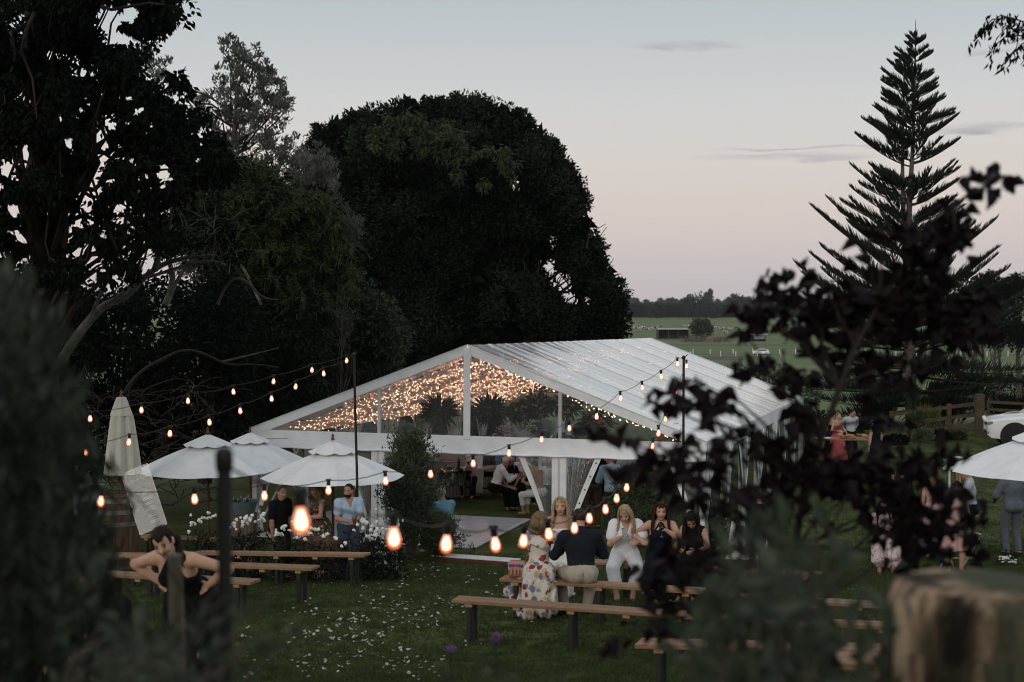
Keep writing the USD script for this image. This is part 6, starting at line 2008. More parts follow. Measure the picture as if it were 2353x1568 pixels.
part(t, 'bottle', MB().lathe(BOT, n=12), M['bottle_green'], True)
part(t, 'paper_label', MB().lathe([(.0325, .05), (.0328, .05), (.0328, .11), (.0325, .11)], n=12), M['white_paint'], True)
t = prop('headpiece', 'bright blue flower headpiece on the dark hair of the woman by the food table', 'headpiece', who['bluehat']['head'])
mb = MB()
rng = np.random.default_rng(4)
for k in range(12):
    a = k * .55
    mb.ball((math.cos(a) * .10, math.sin(a) * .09, .06 + .03 * math.sin(a * 2)), .035, 1, (1, 1, .7))
part(t, 'flowers', mb, mat('blue_flower', (.01, .06, .42), (.02, .12, .5), rough=.7), True)
# ------------------------------------------------------------------ inside the marquee
rng = np.random.default_rng(201)
M['table_wood'] = mat('table_wood', (.30, .17, .09), (.20, .11, .06), rough=.6, scale=4, stretch=(1, 8, 1))
M['ghost'] = usdkit.material(stage, '/World/Looks/clear_chair', {'g': ('glossy_bsdf', {'color': (1, 1, 1), 'roughness': .08}), 't': ('transparent_bsdf', {'color': (.80, .82, .84)}), 'f': ('fresnel', {'IOR': 1.9}), 'm': ('mix_closure', {})},
                             [('f.fac', 'm.fac'), ('t.BSDF', 'm.closure1'), ('g.BSDF', 'm.closure2')], surface='m.closure')
M['foliage_decor'] = leaf_mat('decor_leaf', (.016, .024, .014), (.05, .065, .035), scale=4, trans=.15)


def table(loc, rz, L, W, label):
    t = thing('dining_table', label, 'table', loc, rz)
    nb_ = 4
    for i in range(nb_):
        part(t, 'plank', MB().box((0, -W / 2 + (i + .5) * W / nb_, .735), (L, W / nb_ - .006, .035), None, .004), M['table_wood'])
    for sx in (-1, 1):
        for sy in (-1, 1):
            part(t, 'leg', MB().beam((sx * (L / 2 - .18), sy * (W / 2 - .08), 0), (sx * (L / 2 - .3), sy * (W / 2 - .12), .715), .05, .05), M['black_steel'])
        part(t, 'stretcher', MB().beam((sx * (L / 2 - .22), -W / 2 + .1, .25), (sx * (L / 2 - .22), W / 2 - .1, .25), .04, .04), M['black_steel'])
    return t


TABLES = []
for i, (a, b, rz, lab) in enumerate([(1165, 1132, 58, 'long timber dining table with the grey cloth runner and white roses'), (985, 1150, 40, 'timber dining table left of the domed cloth cover, with white flowers and a bottle'),
                                     (1405, 1150, 66, 'timber dining table by the man in the pale blue jacket'), (1180, 1070, 60, 'timber dining table at the back left of the marquee'), (1560, 1130, 70, 'timber dining table along the right wall of the marquee'), (1340, 1085, 62, 'timber dining table at the back centre of the marquee')]):
    q = tent_spot(a, b, 0)
    TABLES.append((q, rz))
    table((q[0], q[1], 0), rz, 2.8, .85, lab)
q, rz = TABLES[0]
e = q - Rz(rz) @ np.array([1.18, 0, 0])
t = thing('table_runner', 'grey gauze runner hanging over the near end of the dining table', 'runner', (e[0], e[1], 0), rz)
xs = np.linspace(-.24, 2.3, 14)
ysr = np.linspace(-.19, .19, 9)
rows = [np.stack([np.full(9, -.245 - .02 * math.sin(k)), ysr * (1 - .03 * k / 6) + .01 * math.sin(k * 2), np.full(9, .76 - .60 * (1 - k / 6)) + .012 * np.sin(ysr * 40)], -1) + np.stack([.012 * np.sin(ysr * 45 + k * .3), 0 * ysr, 0 * ysr], -1) for k in range(6)]
rows += [np.stack([np.full(9, x), ysr, np.full(9, .762)], -1) for x in xs]
part(t, 'cloth', MB().sheet(np.array(rows), .004), M['gauze'], 40)


def chair(loc, rz, first=[None]):
    lab, grp = 'clear plastic dining chair inside the marquee', 'clear chairs around the dining tables'
    if first[0] is not None:
        return copy_of(first[0], loc, rz)
    t = first[0] = thing('clear_chair', lab, 'chair', loc, rz, grp)
    part(t, 'seat', MB().box((0, 0, .45), (.40, .40, .035), None, .012), M['ghost'])
    a = np.linspace(-1.1, 1.1, 9)
    rows = [np.stack([.20 * np.sin(a) / np.sin(1.1) * w, -.20 - .10 * np.cos(a) + .08 - .05 * (z - .47), np.full(9, z)], -1) for z, w in ((.47, .95), (.6, .98), (.75, 1.0), (.86, .9), (.92, .6))]
    part(t, 'backrest', MB().sheet(np.array(rows), .012), M['ghost'], 40)
    for sx in (-1, 1):
        for sy in (-1, 1):
            part(t, 'leg', MB().cyl((sx * .185, sy * .185, 0), (sx * .17, sy * .17, .44), .014, .02, 6), M['ghost'], 60)
    return t


for (q, rz) in TABLES:
    for s in (-1, 1):
        for u in (-.9, -.3, .3, .9):
            p = q + Rz(rz) @ np.array([u, s * .68, 0])
            if rng.uniform() < .8:
                chair((p[0], p[1], 0), rz + (180 if s > 0 else 0) + rng.normal(0, 8))


def bouquet(loc, label, name='flower_arrangement', n=34, r=.26, cols=('rosewhite',), h=.0, base=True):
    t = thing(name, label, 'flowers', loc)
    if base:
        part(t, 'vase', MB().lathe([(0, 0), (.05, 0), (.07, .08), (.05, .16), (.055, .18), (0, .17)], n=14), M['glass'], True)
    d = unit(rng, 70)
    d[:, 2] = np.abs(d[:, 2]) - .3
    c = np.array([0, 0, .28 + h]) + d * r * rng.uniform(.5, 1.15, (70, 1))
    part(t, 'leaves', leaf_mesh(c, d + unit(rng, 70) * .5, .12, .045, rng), M['foliage_decor'])
    for cl in cols:
        mb = MB()
        for k in range(n // len(cols)):
            dd = unit(rng, 1)[0]
            dd[2] = abs(dd[2]) * .9 - .15
            cc = np.array([0, 0, .28 + h]) + dd * r * rng.uniform(.75, 1.0)
            rr = rng.uniform(.028, .05)
            for j in range(5):
                aa = j * 1.257 + k
                mb.ball(cc + np.array([math.cos(aa), math.sin(aa), .1 * j % .3]) * rr * .45, rr * .62, 1, (1, 1, .7))
        part(t, 'blooms', mb, M[cl], True, kind='stuff')


M['rose_pink'] = mat('rose_pink', (.42, .09, .14), (.5, .25, .26), rough=.7, scale=30)
q = TABLES[0][0]
bouquet((q[0] + .15, q[1] + .35, .756), 'white rose arrangement on the table with the grey runner', n=40, r=.24)
bouquet((q[0] - .15, q[1] + 1.7, .95), 'pink and white rose arrangement further along behind the white-haired man', n=46, r=.32, cols=('rosewhite', 'rose_pink'))
q = TABLES[1][0]
bouquet((q[0] + .05, q[1] + .1, .756), 'white flowers in a leafy spray on the left dining table', n=30, r=.24)
q = TABLES[2][0]
bouquet((q[0], q[1] + .2, .756), 'white flowers on the table by the man in the pale blue jacket', n=26, r=.2)
q = TABLES[4][0]
bouquet((q[0], q[1], .756), 'white flowers on the table along the right marquee wall', n=26, r=.22)
q = TABLES[3][0]
bouquet((q[0] - .3, q[1], .8), 'pink and white flowers on the back left table', n=34, r=.26, cols=('rosewhite', 'rose_pink'))
bouquet((q[0] + .5, q[1] + .6, .8), 'white flowers at the far end of the back left table', n=28, r=.24)
q = TABLES[5][0]
bouquet((q[0], q[1], .8), 'white flowers on the back centre table', n=28, r=.25)
bouquet((q[0] + .4, q[1] + .9, .8), 'pink and white flowers at the end of the back centre table', n=28, r=.25, cols=('rosewhite', 'rose_pink'))
gl0 = None
for ti, (q, rz) in enumerate(TABLES[:5]):
    for k in range(9):
        p = q + Rz(rz) @ np.array([rng.uniform(-1.2, 1.2), rng.choice([-1, 1]) * rng.uniform(.2, .36), .754])
        if gl0 is None:
            gl0 = thing('table_glass', 'clear wine glass standing on a dining table in the marquee', 'wine glass', p, group='wine glasses on the dining tables')
            part(gl0, 'goblet', MB().lathe(GOBLET, n=10), M['glass'], True)
        else:
            copy_of(gl0, p)
q = TABLES[1][0]
t = thing('wine_bottle', 'dark wine bottle standing on a tray on the left dining table', 'bottle', (q[0] + .75, q[1] + .45, .756))
part(t, 'bottle', MB().lathe([(0, 0), (.037, 0), (.038, .02), (.038, .19), (.03, .225), (.015, .25), (.014, .31), (0, .312)], n=14), M['bottle_green'], True)
t = thing('tray', 'black tray under the dark wine bottle on the left dining table', 'tray', (q[0] + .62, q[1] + .42, .754))
part(t, 'plate', MB().lathe([(0, 0), (.17, 0), (.19, .02), (.185, .022), (.168, .004), (0, .004)], n=24), M['black_plastic'])

# domed pale cloth cover behind the left table
q = tent_spot(1036, 1135)
t = thing('domed_cover', 'pale pinkish domed cloth cover standing behind the left dining table', 'cover', (q[0], q[1], 0), -12)
M['cover_cloth'] = mat('cover_cloth', (.40, .34, .33), (.33, .28, .28), rough=.8, scale=3, bump=.3, bscale=9)
n = 40
rows = []
for z, r in ((0, .78), (.35, .80), (.70, .80), (.90, .79), (1.12, .68), (1.26, .50), (1.34, .28), (1.36, .02)):
    a = np.linspace(0, 2 * np.pi, n)
    fac = 1 + .05 * np.cos(a * 6 + .4) * (z < 1.3)
    rows.append(np.stack([r * fac * np.cos(a) * 1.0, .7 * r * fac * np.sin(a), z + 0 * a + .02 * np.sin(a * 6)], -1))
part(t, 'cover', MB().sheet(np.array(rows), .005), M['cover_cloth'], 50)
a_ = [(1.0, .9, 1.2)]
part(t, 'seam', MB().tube(np.array([(.80 * math.cos(x) * 1.01, -.56 * 1.02 * abs(math.sin(x)), .92) for x in np.linspace(0, np.pi, 20)]), .008, 5), M['white_cloth'], True)

# hanging foliage installations under the ridge
M['palm_leaf'] = leaf_mat('palm_leaf', (.012, .018, .010), (.045, .058, .030), scale=3, trans=.15)
for i, (a, b, Y, r, lab) in enumerate([(1010, 942, 34, .42, 'hanging spiky foliage ball nearest the left of the king post'), (1128, 938, 36, .46, 'dark hanging foliage cluster just right of the king post'), (1195, 942, 39, .45, 'hanging foliage cluster with one cream bloom, right of the king post'),
                                        (1235, 925, 42, .7, 'wide hanging foliage garland beside the right gable post'), (1300, 930, 42, .6, 'hanging foliage cluster just right of the right gable post'), (1370, 962, 40, .62, 'low hanging foliage cluster toward the right eave')]):
    c = P(a, b, Y)
    t = thing('hanging_foliage', lab, 'foliage', c)
    d = unit(rng, 420)
    d[:, 2] = d[:, 2] * .8 - .25
    cc = d * r * rng.uniform(.05, .75, (420, 1)) * np.array([1, 1, .75])
    part(t, 'leaves', leaf_mesh(cc, d + unit(rng, 420) * .35, .32 if i in (0, 1) else .20, .045 if i in (0, 1) else .07, rng), M['palm_leaf'])
    lx = to_tent(c)
    part(t, 'cord', MB().cyl((0, 0, 0), (0, 0, max(.1, slope(lx[0]) - c[2] - .15)), .006, n=5), M['wire'])
    if i in (2, 4, 5, 3):
        mb = MB()
        for k in range(7):
            mb.ball(np.array([rng.normal(0, .12) + .05, -r * .55, rng.normal(-.05, .10)]), .055, 1, (1, .7, .8))
        part(t, 'blooms', mb, mat(f'cream_bloom_{i}', (.50, .40, .30), (.42, .22, .16), rough=.8), True)

# ------------------------------------------------------------------ bar corner: barrel, sign, crate, flax, roses
M['oak'] = mat('barrel_oak', (.13, .075, .045), (.07, .04, .025), rough=.7, scale=5, stretch=(6, 6, .6))
M['hoop'] = mat('barrel_hoop', (.22, .22, .21), (.13, .12, .115), rough=.55, metal=.5, scale=12)
q = P(272, 1138, 24.6)
z0 = gz(q[0], 24.6)
H = q[2] - z0
t = thing('barrel', 'old oak wine barrel with grey hoops beside the leaning clear sign', 'barrel', (q[0], 24.6, z0))
R0, Rm = .285, .36
rad = lambda u: R0 + (Rm - R0) * math.sin(math.pi * u)
ns = 22
for k in range(ns):
    us = np.linspace(0, 1, 7)
    a0, a1 = k * 2 * math.pi / ns + .008, (k + 1) * 2 * math.pi / ns - .008
    rows = np.array([[(rad(u) * math.cos(a), rad(u) * math.sin(a), H * u) for u in us] for a in (a0, (a0 + a1) / 2, a1)])
    part(t, 'stave', MB().sheet(rows, .02), M['oak'])
for u in (.03, .17, .30, .68, .82, .95):
    part(t, 'hoop', MB().lathe([(rad(u - .025) + .012, H * (u - .025)), (rad(u - .025) + .017, H * (u - .025)), (rad(u + .025) + .017, H * (u + .025)), (rad(u + .025) + .012, H * (u + .025))], n=36), M['hoop'], 40)
part(t, 'lid', MB().lathe([(0, 0), (R0 - .01, 0), (R0 - .01, .02), (0, .02)], (0, 0, H - .04), 24), M['oak'])
q = P(190, 1115, 27)
z0 = gz(q[0], 27)
t = thing('drum', 'dull green metal drum behind the barrel at the left edge', 'drum', (q[0], 27, z0))
H2 = q[2] - z0
part(t, 'shell', MB().lathe([(0, 0), (.40, 0), (.40, H2 * .33), (.412, H2 * .35), (.40, H2 * .37), (.40, H2 * .64), (.412, H2 * .66), (.40, H2 * .68), (.40, H2), (.38, H2), (.38, H2 - .02), (0, H2 - .02)], n=28), M['galv'], 40)

M['acrylic'] = film_mat('acrylic_sheet', milk=.22, ior=1.3, rough=.08, bump=.0, bscale=2)
tl, tr_, br, bl_ = P(281, 1089, 23.9), P(343, 1081, 23.9), P(384, 1204, 23.55), P(322, 1230, 23.55)
o = bl_
ex = (br - bl_)
wS = np.linalg.norm(ex)
ex /= wS
ey = (tl - bl_)
ey -= ex * (ey @ ex)
hS = np.linalg.norm(ey)
ey /= hS
ez = np.cross(ex, ey)
RS = np.stack([ex, ey, ez], 1)
t = thing('clear_sign', 'leaning clear acrylic order-of-the-day sign against the barrel', 'sign', o)
part(t, 'sheet', (np.array([(0, 0, 0), (wS, 0, 0), (wS, hS, 0), (0, hS, 0)], float) @ RS.T, np.array([[0, 1, 2], [0, 2, 3]])), M['acrylic'])
for p0_, p1_ in (((0, 0), (wS, 0)), ((wS, 0), (wS, hS)), ((wS, hS), (0, hS)), ((0, hS), (0, 0))):
    part(t, 'edge', (lambda q_: (q_[0] @ RS.T, q_[1]))(MB().beam((*p0_, 0), (*p1_, 0), .006, .006).get()), M['glass'])


def on_sign(m, x, y, s=1.0):
    v, f, _ = meshkit.arrays(m)
    return ((v * s + np.array([x, y, .005])) @ RS.T, f)


M['ink'] = mat('white_ink', (.80, .80, .80), rough=.6)
tx = meshkit.text_mesh('OUR DAY', .045, .001)
part(t, 'lettering', on_sign(tx, wS * .30, hS * .80), M['ink'])
for k, (u, n_) in enumerate([(.60, 2), (.50, 2), (.42, 2), (.35, 3), (.23, 2), (.13, 2)]):
    for j in range(n_):
        ww = wS * rng.uniform(.22, .40)
        part(t, 'small_print', on_sign(trimesh.creation.box((ww, .012, .001)), wS * .62, hS * (u - j * .026)), M['ink'])
# wooden crate planter with herbs by the parasol pole
q = P(735, 1206, 23.9)
t = thing('wooden_crate', 'reddish wooden crate standing among the roses by the parasol pole', 'crate', (q[0], 23.9, gz(q[0], 23.9)), -12)
for k in range(4):
    for s, sz in ((-1, (.62, .018, .12)), (1, (.62, .018, .12))):
        part(t, 'slat', MB().box((0, s * .17, .28 + k * .13), sz, None, .003), M['oak'])
    for s in (-1, 1):
        part(t, 'slat', MB().box((s * .315, 0, .28 + k * .13), (.018, .32, .12), None, .003), M['oak'])
for sx in (-1, 1):
    for sy in (-1, 1):
        part(t, 'corner_post', MB().box((sx * .295, sy * .15, .36), (.03, .03, .74)), M['red_wood'])
q = P(555, 1160, 26.2)
t = thing('ice_tub', 'galvanised tub of bottles on ice at the bar under the left parasols', 'tub', (q[0], 26.2, gz(q[0], 26.2)))
hz_ = q[2] - t.loc[2] + .12
part(t, 'stand', MB().box((0, 0, (hz_ - .28) / 2), (.5, .4, hz_ - .28), None, .01), M['old_wood'])
part(t, 'tub', MB().lathe([(0, 0), (.24, 0), (.30, .22), (.31, .24), (.29, .24), (.23, .02), (0, .02)], (0, 0, hz_ - .28), 24), M['galv'], 40)
for k in range(7):
    a = k * .9
    part(t, 'bottle_neck', MB().lathe([(0, 0), (.03, 0), (.03, .08), (.013, .13), (.013, .2), (0, .2)], (.14 * math.cos(a), .14 * math.sin(a), hz_ - .12), 8), M['bottle_green'] if k % 2 else M['glass'], True)
q = P(905, 1240, 26.3)
t = thing('white_rack', 'white slatted stand leaning behind the shrub by the blue-shirted man', 'stand', (q[0] - .15, 26.3, gz(q[0], 26.3)), -15)
for k in range(5):
    part(t, 'slat', MB().box((0, .02 * k, .15 + k * .16), (.42, .015, .07)), M['white_paint'])
for s in (-1, 1):
    part(t, 'side', MB().beam((s * .2, -.02, 0), (s * .2, .12, .95), .03, .05), M['white_paint'])

# flax by the barrel
q = G(432, 1205)
t = thing('flax_plant', 'clump of spiky flax leaves behind the woman in black', 'plant', (q[0], 24.0, gz(q[0], 24)))
mb = MB()
for k in range(46):
    a, le = rng.uniform(0, 6.28), rng.uniform(.8, 1.5)
    d = np.array([math.cos(a), math.sin(a), 0])
    out = rng.uniform(.15, .6) * le
    u = np.linspace(0, 1, 6)[:, None]
    pts = d * out * u ** 1.6 + np.array([0, 0, 1.0]) * le * (u - .25 * u ** 2.6 * (out / le) * 2) * .85
    sd = np.array([-d[1], d[0], 0]) * .028
    w = np.array([.7, 1, 1, .85, .5, .03])[:, None]
    mb.grid(np.stack([pts - sd * w, pts + np.array([0, 0, -.006]), pts + sd * w], 1))
part(t, 'leaves', mb, M['leaf_flax'])


M['leaf_rose'] = leaf_mat('leaf_rose', (.006, .009, .005), (.022, .030, .015), scale=4, trans=.2)


def rose_bush(px, py, Y, n, w, h, label):
    q = P(px, py, Y)
    z0 = gz(q[0], Y)
    t = thing('rose_bush', label, 'rose bush', (q[0], Y, z0))
    k = 420
    H = max(q[2] - z0 + .05, .25)
    c = np.stack([rng.normal(0, w * .5, k), rng.normal(0, .22, k), H * rng.uniform(.0, 1, k) * .74], -1)
    part(t, 'leaves', leaf_mesh(c, unit(rng, k) + np.array([0, 0, .4]), .085, .04, rng), M['leaf_rose'])
    mb = MB()
    for i in range(7):
        p = np.array([rng.normal(0, w * .4), rng.normal(0, .15), H * rng.uniform(.8, 1.1)])
        mb.tube([(p[0] * .5, p[1] * .5, 0), p * np.array([.8, .8, .6]), p], [.006, .005, .003], 4)
    part(t, 'stems', mb, M['dark_bark'], kind='stuff')
    mb = MB()
    for i in range(n):
        kc = i % 3
        p = np.array([rng.normal((kc - 1) * w * .5, w * .18), rng.normal(-.08, .10), H - .03 + (kc - 1) * .05 * (-1) ** n + rng.normal(0, h * .8)])
        rr = rng.uniform(.022, .036)
        for dv in unit(rng, 6):
            mb.ball(p + dv * rr * .6, rr * rng.uniform(.5, .75), 1)
    part(t, 'blooms', mb, M['rosewhite'], True, kind='stuff')


for (a, b, Y, n, w, h, lab) in [(467, 1196, 23.7, 16, .26, .07, 'white rose bush by the flax, left of the blurred black post'), (545, 1207, 23.6, 12, .22, .08, 'white rose bush just right of the blurred black post'), (585, 1196, 23.8, 16, .26, .08, 'white rose bush in front of the marquee corner leg'),
                                (655, 1216, 23.5, 14, .24, .08, 'white rose bush below the man in the loose black shirt'), (705, 1228, 23.3, 12, .24, .06, 'low white rose bush in front of the wooden crate'), (845, 1196, 23.7, 16, .22, .08, 'white rose bush below the man in pale blue'),
                                (865, 1222, 23.5, 14, .26, .08, 'white rose bush right of the left black light pole'), (905, 1218, 23.9, 14, .26, .08, 'white rose bush against the willowy shrub'), (770, 1240, 23.2, 7, .3, .04, 'sparse white rose bush behind the bench end')]:
    rose_bush(a, b, Y, n, w, h, lab)


def willow_shrub(px, pyb, pyt, w_px, label, seed, Y=None, n=70, open_=.0):
    r = np.random.default_rng(seed)
    b = G(px, pyb) if Y is None else P(px, pyb, Y)
    b[2] = gz(b[0], b[1])
    top = P(px, pyt, b[1])
    H, W = top[2] - b[2], w_px / 2 * b[1] / F
    t = thing('shrub', label, 'shrub', b)
    cs, ax, mb = [], [], MB()
    for k in range(n):
        a, e = r.uniform(0, 6.28), r.uniform(0, 1) ** .7
        hh = H * r.uniform(.45, 1.02) if k > 6 else H * r.uniform(.8, 1.02)
        tip = np.array([math.cos(a) * W * e * r.uniform(.5, 1.05) * (1 - .55 * (hh / H) ** 2), math.sin(a) * W * e * .8 * (1 - .4 * (hh / H) ** 2), hh])
        pts = branch_path((0, 0, 0), tip, r, .10, 9, .03)
        mb.tube(pts, np.linspace(.014, .003, 9), 4)
        m = 95
        u = r.uniform(.22, 1, m) ** .8
        p = np.stack([np.interp(u, np.linspace(0, 1, 9), pts[:, j]) for j in range(3)], -1)
        cs.append(p + r.normal(0, .07, (m, 3)) * np.array([1, 1, .8]))
        d = np.gradient(pts, axis=0)[-1]
        ax.append(d / np.linalg.norm(d) * .5 + unit(r, m) * .8 + np.array([0, 0, .2]))
    part(t, 'leaves', leaf_mesh(np.vstack(cs), np.vstack(ax), .105, .027, r), M['leaf_olive'])
    part(t, 'stems', mb, M['bark'], kind='stuff')


willow_shrub(945, 1292, 985, 235, 'tall willowy grey-green shrub left of the marquee entrance', 301, n=150)
willow_shrub(1010, 1288, 1190, 150, 'low willowy shrub spilling beside the white step', 302, n=95)
willow_shrub(1462, 1262, 1080, 200, 'willowy grey-green shrub behind the woman with the phone', 303, n=110)
willow_shrub(1540, 1262, 985, 110, 'thin willowy shrub rising in front of the right marquee corner', 304, n=22)
willow_shrub(1640, 1272, 1165, 120, 'small silvery shrub at the right foot of the marquee', 305, n=50)
t = thing('chair_stool', 'low dark stool under the man in the teal shirt', 'stool', (who['bar4']['hip'][0], who['bar4']['hip'][1], gz(*who['bar4']['hip'][:2])))
part(t, 'seat', MB().lathe([(0, .40), (.19, .40), (.2, .42), (.19, .44), (0, .44)], n=16), M['old_wood'], 40)
for k in range(4):
    part(t, 'leg', MB().cyl((.17 * math.cos(k * 1.57 + .8), .17 * math.sin(k * 1.57 + .8), 0), (.12 * math.cos(k * 1.57 + .8), .12 * math.sin(k * 1.57 + .8), .41), .016, n=6), M['old_wood'])
t = thing('water_bottle', 'clear plastic water bottle standing by the white step', 'bottle', G(1085, 1278))
part(t, 'bottle', MB().lathe([(0, 0), (.045, 0), (.047, .16), (.04, .2), (.018, .25), (.018, .28), (0, .28)], n=12), M['glass'], True)

# ------------------------------------------------------------------ right-hand lawn
q = G(2215, 1010)


M['dark_rim'] = mat('dark_rim', (.05, .05, .052), rough=.4, metal=.6)


def suv():
    nose = P(2266, 975, 54)
    z0 = gz(nose[0], 54)
    t = thing('parked_car', 'white four-wheel-drive wagon with a flower on its bonnet, cut by the right edge', 'car', (nose[0], 54, z0 + 0.0), 168)
    # local: +x forward is -x here; body runs from x=0 (nose) back to x=-4.8 after the turn
    sect = [(0.02, .46, .95, .72), (-.10, .36, 1.06, .86), (-.45, .32, 1.13, .95), (-1.0, .32, 1.18, .97), (-1.45, .32, 1.22, .98), (-3.0, .32, 1.24, .98), (-4.3, .34, 1.24, .96), (-4.75, .42, 1.15, .88)]
    rows = []
    for (x, zb, zt, hw) in sect:
        y = np.array([-hw * .93, -hw, -hw * .985, -hw * .80, 0, hw * .80, hw * .985, hw, hw * .93, 0])
        z = np.array([zb, zb + .22, zt - .10, zt, zt + .03, zt, zt - .10, zb + .22, zb, zb])
        rows.append(np.stack([np.full(10, x), y, z], -1))
    rows = np.array(rows)
    g = np.concatenate([rows, rows[:, :1]], 1)
    b = MB().grid(g)
    for i, e in ((0, rows[0]), (-1, rows[-1])):
        c = e.mean(0)
        v = np.vstack([e, c])
        f = np.array([[k, (k + 1) % 10, 10] for k in range(10)])
        b.add(v, f if i else f[:, ::-1])
    part(t, 'body', b, M['car_white'], 35)
    cab = [(-1.30, 1.20, 1.22, .90), (-2.05, 1.2, 1.74, .72), (-3.9, 1.2, 1.74, .72), (-4.6, 1.2, 1.25, .86)]
    rows = np.array([[(x, -hw - (.14 if zt > 1.3 else 0), zb), (x, -hw, zt), (x, hw, zt), (x, hw + (.14 if zt > 1.3 else 0), zb)] for (x, zb, zt, hw) in cab])
    part(t, 'glasshouse', MB().grid(rows), M['car_glass'], 30)
    part(t, 'roof', MB().box((-3.0, 0, 1.76), (1.95, 1.42, .05), None, .02), M['car_white'])
    for s in (-1, 1):
        part(t, 'pillar', MB().beam((-1.32, s * .90, 1.2), (-2.07, s * .73, 1.75), .06, .06), M['car_white'])
        for x in (-.92, -3.85):
            w = part(t, 'wheel', MB().lathe([(.0, -.13), (.36, -.13), (.40, -.10), (.40, .10), (.36, .13), (0, .13)], (x, s * .90, .40), 28, None, Rx(90)), M['tyre'], 40)
            part(w, 'rim', MB().lathe([(0, 0), (.05, 0), (.07, .02), (.26, .02), (.27, 0), (.27, -.02), (0, -.02)], (x, s * .998, .40), 20, None, Rx(-90 * s)), M['dark_rim'], 40)
            part(t, 'wheel_arch', MB().lathe([(0, -.02), (.52, -.02), (.53, 0), (.52, .02), (0, .02)], (x, s * .975, .44), 32, None, Rx(90)), M['black_plastic'], 40)
        part(t, 'headlight', MB().box((-.13, s * .66, .92), (.22, .40, .12), Rz(-s * 28) @ Ry(8), .03), M['lamp_glass'])
        part(t, 'fog_lamp', MB().box((-.03, s * .62, .56), (.10, .26, .09), Rz(-s * 18), .02), M['lamp_glass'])
        part(t, 'door_mirror', MB().box((-1.62, s * 1.06, 1.26), (.13, .22, .16), None, .04), M['car_white'])
        part(t, 'door_line', MB().box((-1.75, s * .983, .8), (.012, .012, .75)), M['black_plastic'])
    part(t, 'grille', MB().box((.015, 0, .86), (.05, .86, .12), None, .02), M['black_plastic'])
    part(t, 'lower_grille', MB().box((.0, 0, .52), (.06, 1.1, .14), None, .02), M['black_plastic'])
    part(t, 'number_plate', MB().box((.05, 0, .68), (.02, .42, .12), None, .003), M['white_paint'])
    mb = MB()
    for k in range(9):
        a = k * .7
        mb.ball((.06 + .03 * math.cos(a), .12 * math.sin(a), 1.0 + .07 * math.cos(a * 1.3)), .06, 1)
    part(t, 'flower', mb, M['rosewhite'], True)
    for y in np.linspace(-.55, .55, 2):
        mb = MB().tube([(.03, y * .05, 1.02), (-.9, y, 1.23), (-1.4, y * 1.4, 1.25)], .012, 5)
        part(t, 'ribbon', mb, M['rosewhite'])


suv()
# timber post-and-rail fence along the drive
fa = [(2072, 946, 60.0, 'a'), (2250, 925, 57.5, 'b')]
t = thing('rail_fence', 'timber post-and-rail fence behind the flower border on the right', 'fence', (P(2150, 990, 58.5)[0], 58.5, gz(P(2150, 990, 58.5)[0], 58.5)))
A, B = P(2050, 950, 61), P(2252, 924, 57.5)
for k, dz in enumerate((0, -.45, -.85)):
    part(t, 'rail', MB().beam(A + np.array([0, 0, dz - .05]), B + np.array([0, 0, dz - .05]), .04, .15), M['fence_wood'], world=True)
for u in np.linspace(0, 1, 4):
    p = A + (B - A) * u
    g = gz(p[0], p[1])
    big = u == 1
    part(t, 'post', MB().beam((p[0], p[1] + .06, g - .3), (p[0], p[1] + .06, p[2] + (.32 if big else .08)), .17 if not big else .32, .17 if not big else .32, .02), M['fence_wood'], world=True)
t = thing('field_gate', 'timber gate behind the white wagon, hung on the big fence post', 'gate', (P(2300, 960, 57)[0], 57, gz(20, 57)))
A, B = P(2270, 921, 57), P(2440, 930, 55.5)
for dz in (0, -.30, -.6, -.9):
    part(t, 'rail', MB().beam(A + np.array([0, 0, dz - .05]), B + np.array([0, 0, dz - .05]), .035, .11), M['fence_wood'], world=True)
for u in (0, .5, 1):
    p = A + (B - A) * u
    part(t, 'upright', MB().beam((p[0], p[1] - .04, p[2] - 1.05), (p[0], p[1] - .04, p[2]), .10, .05), M['fence_wood'], world=True)
rng = np.random.default_rng(400)


def border_plant(px, pyt, pyb, w, Y, mt, label, name='border_shrub', spiky=False, n=420, ls=.09):
    b = P(px, pyb, Y)
    b[2] = gz(b[0], Y)
    H, W = max(P(px, pyt, Y)[2] - b[2], .3), w / 2 * Y / F
    t = thing(name, label, 'shrub', b)
    d = unit(rng, n)
    if spiky:
        c = np.stack([rng.normal(0, W * .45, n), rng.normal(0, W * .3, n), rng.uniform(.0, H * .6, n)], -1)
        part(t, 'leaves', leaf_mesh(c, np.stack([c[:, 0] * .8, c[:, 1] * .8, np.full(n, .9)], -1) + unit(rng, n) * .3, H * .5, .05, rng), M[mt])
    else:
        c = np.stack([d[:, 0] * W * .9, d[:, 1] * W * .7, H * (.5 + .48 * d[:, 2])], -1) * np.array([1, 1, 1]) * rng.uniform(.7, 1.0, (n, 1))
        part(t, 'leaves', leaf_mesh(c, d + unit(rng, n) * .6, ls, ls * .5, rng), M[mt])
    part(t, 'stem', MB().tube([(0, 0, 0), (0, 0, H * .5)], [.04, .02], 5), M['dark_bark'])


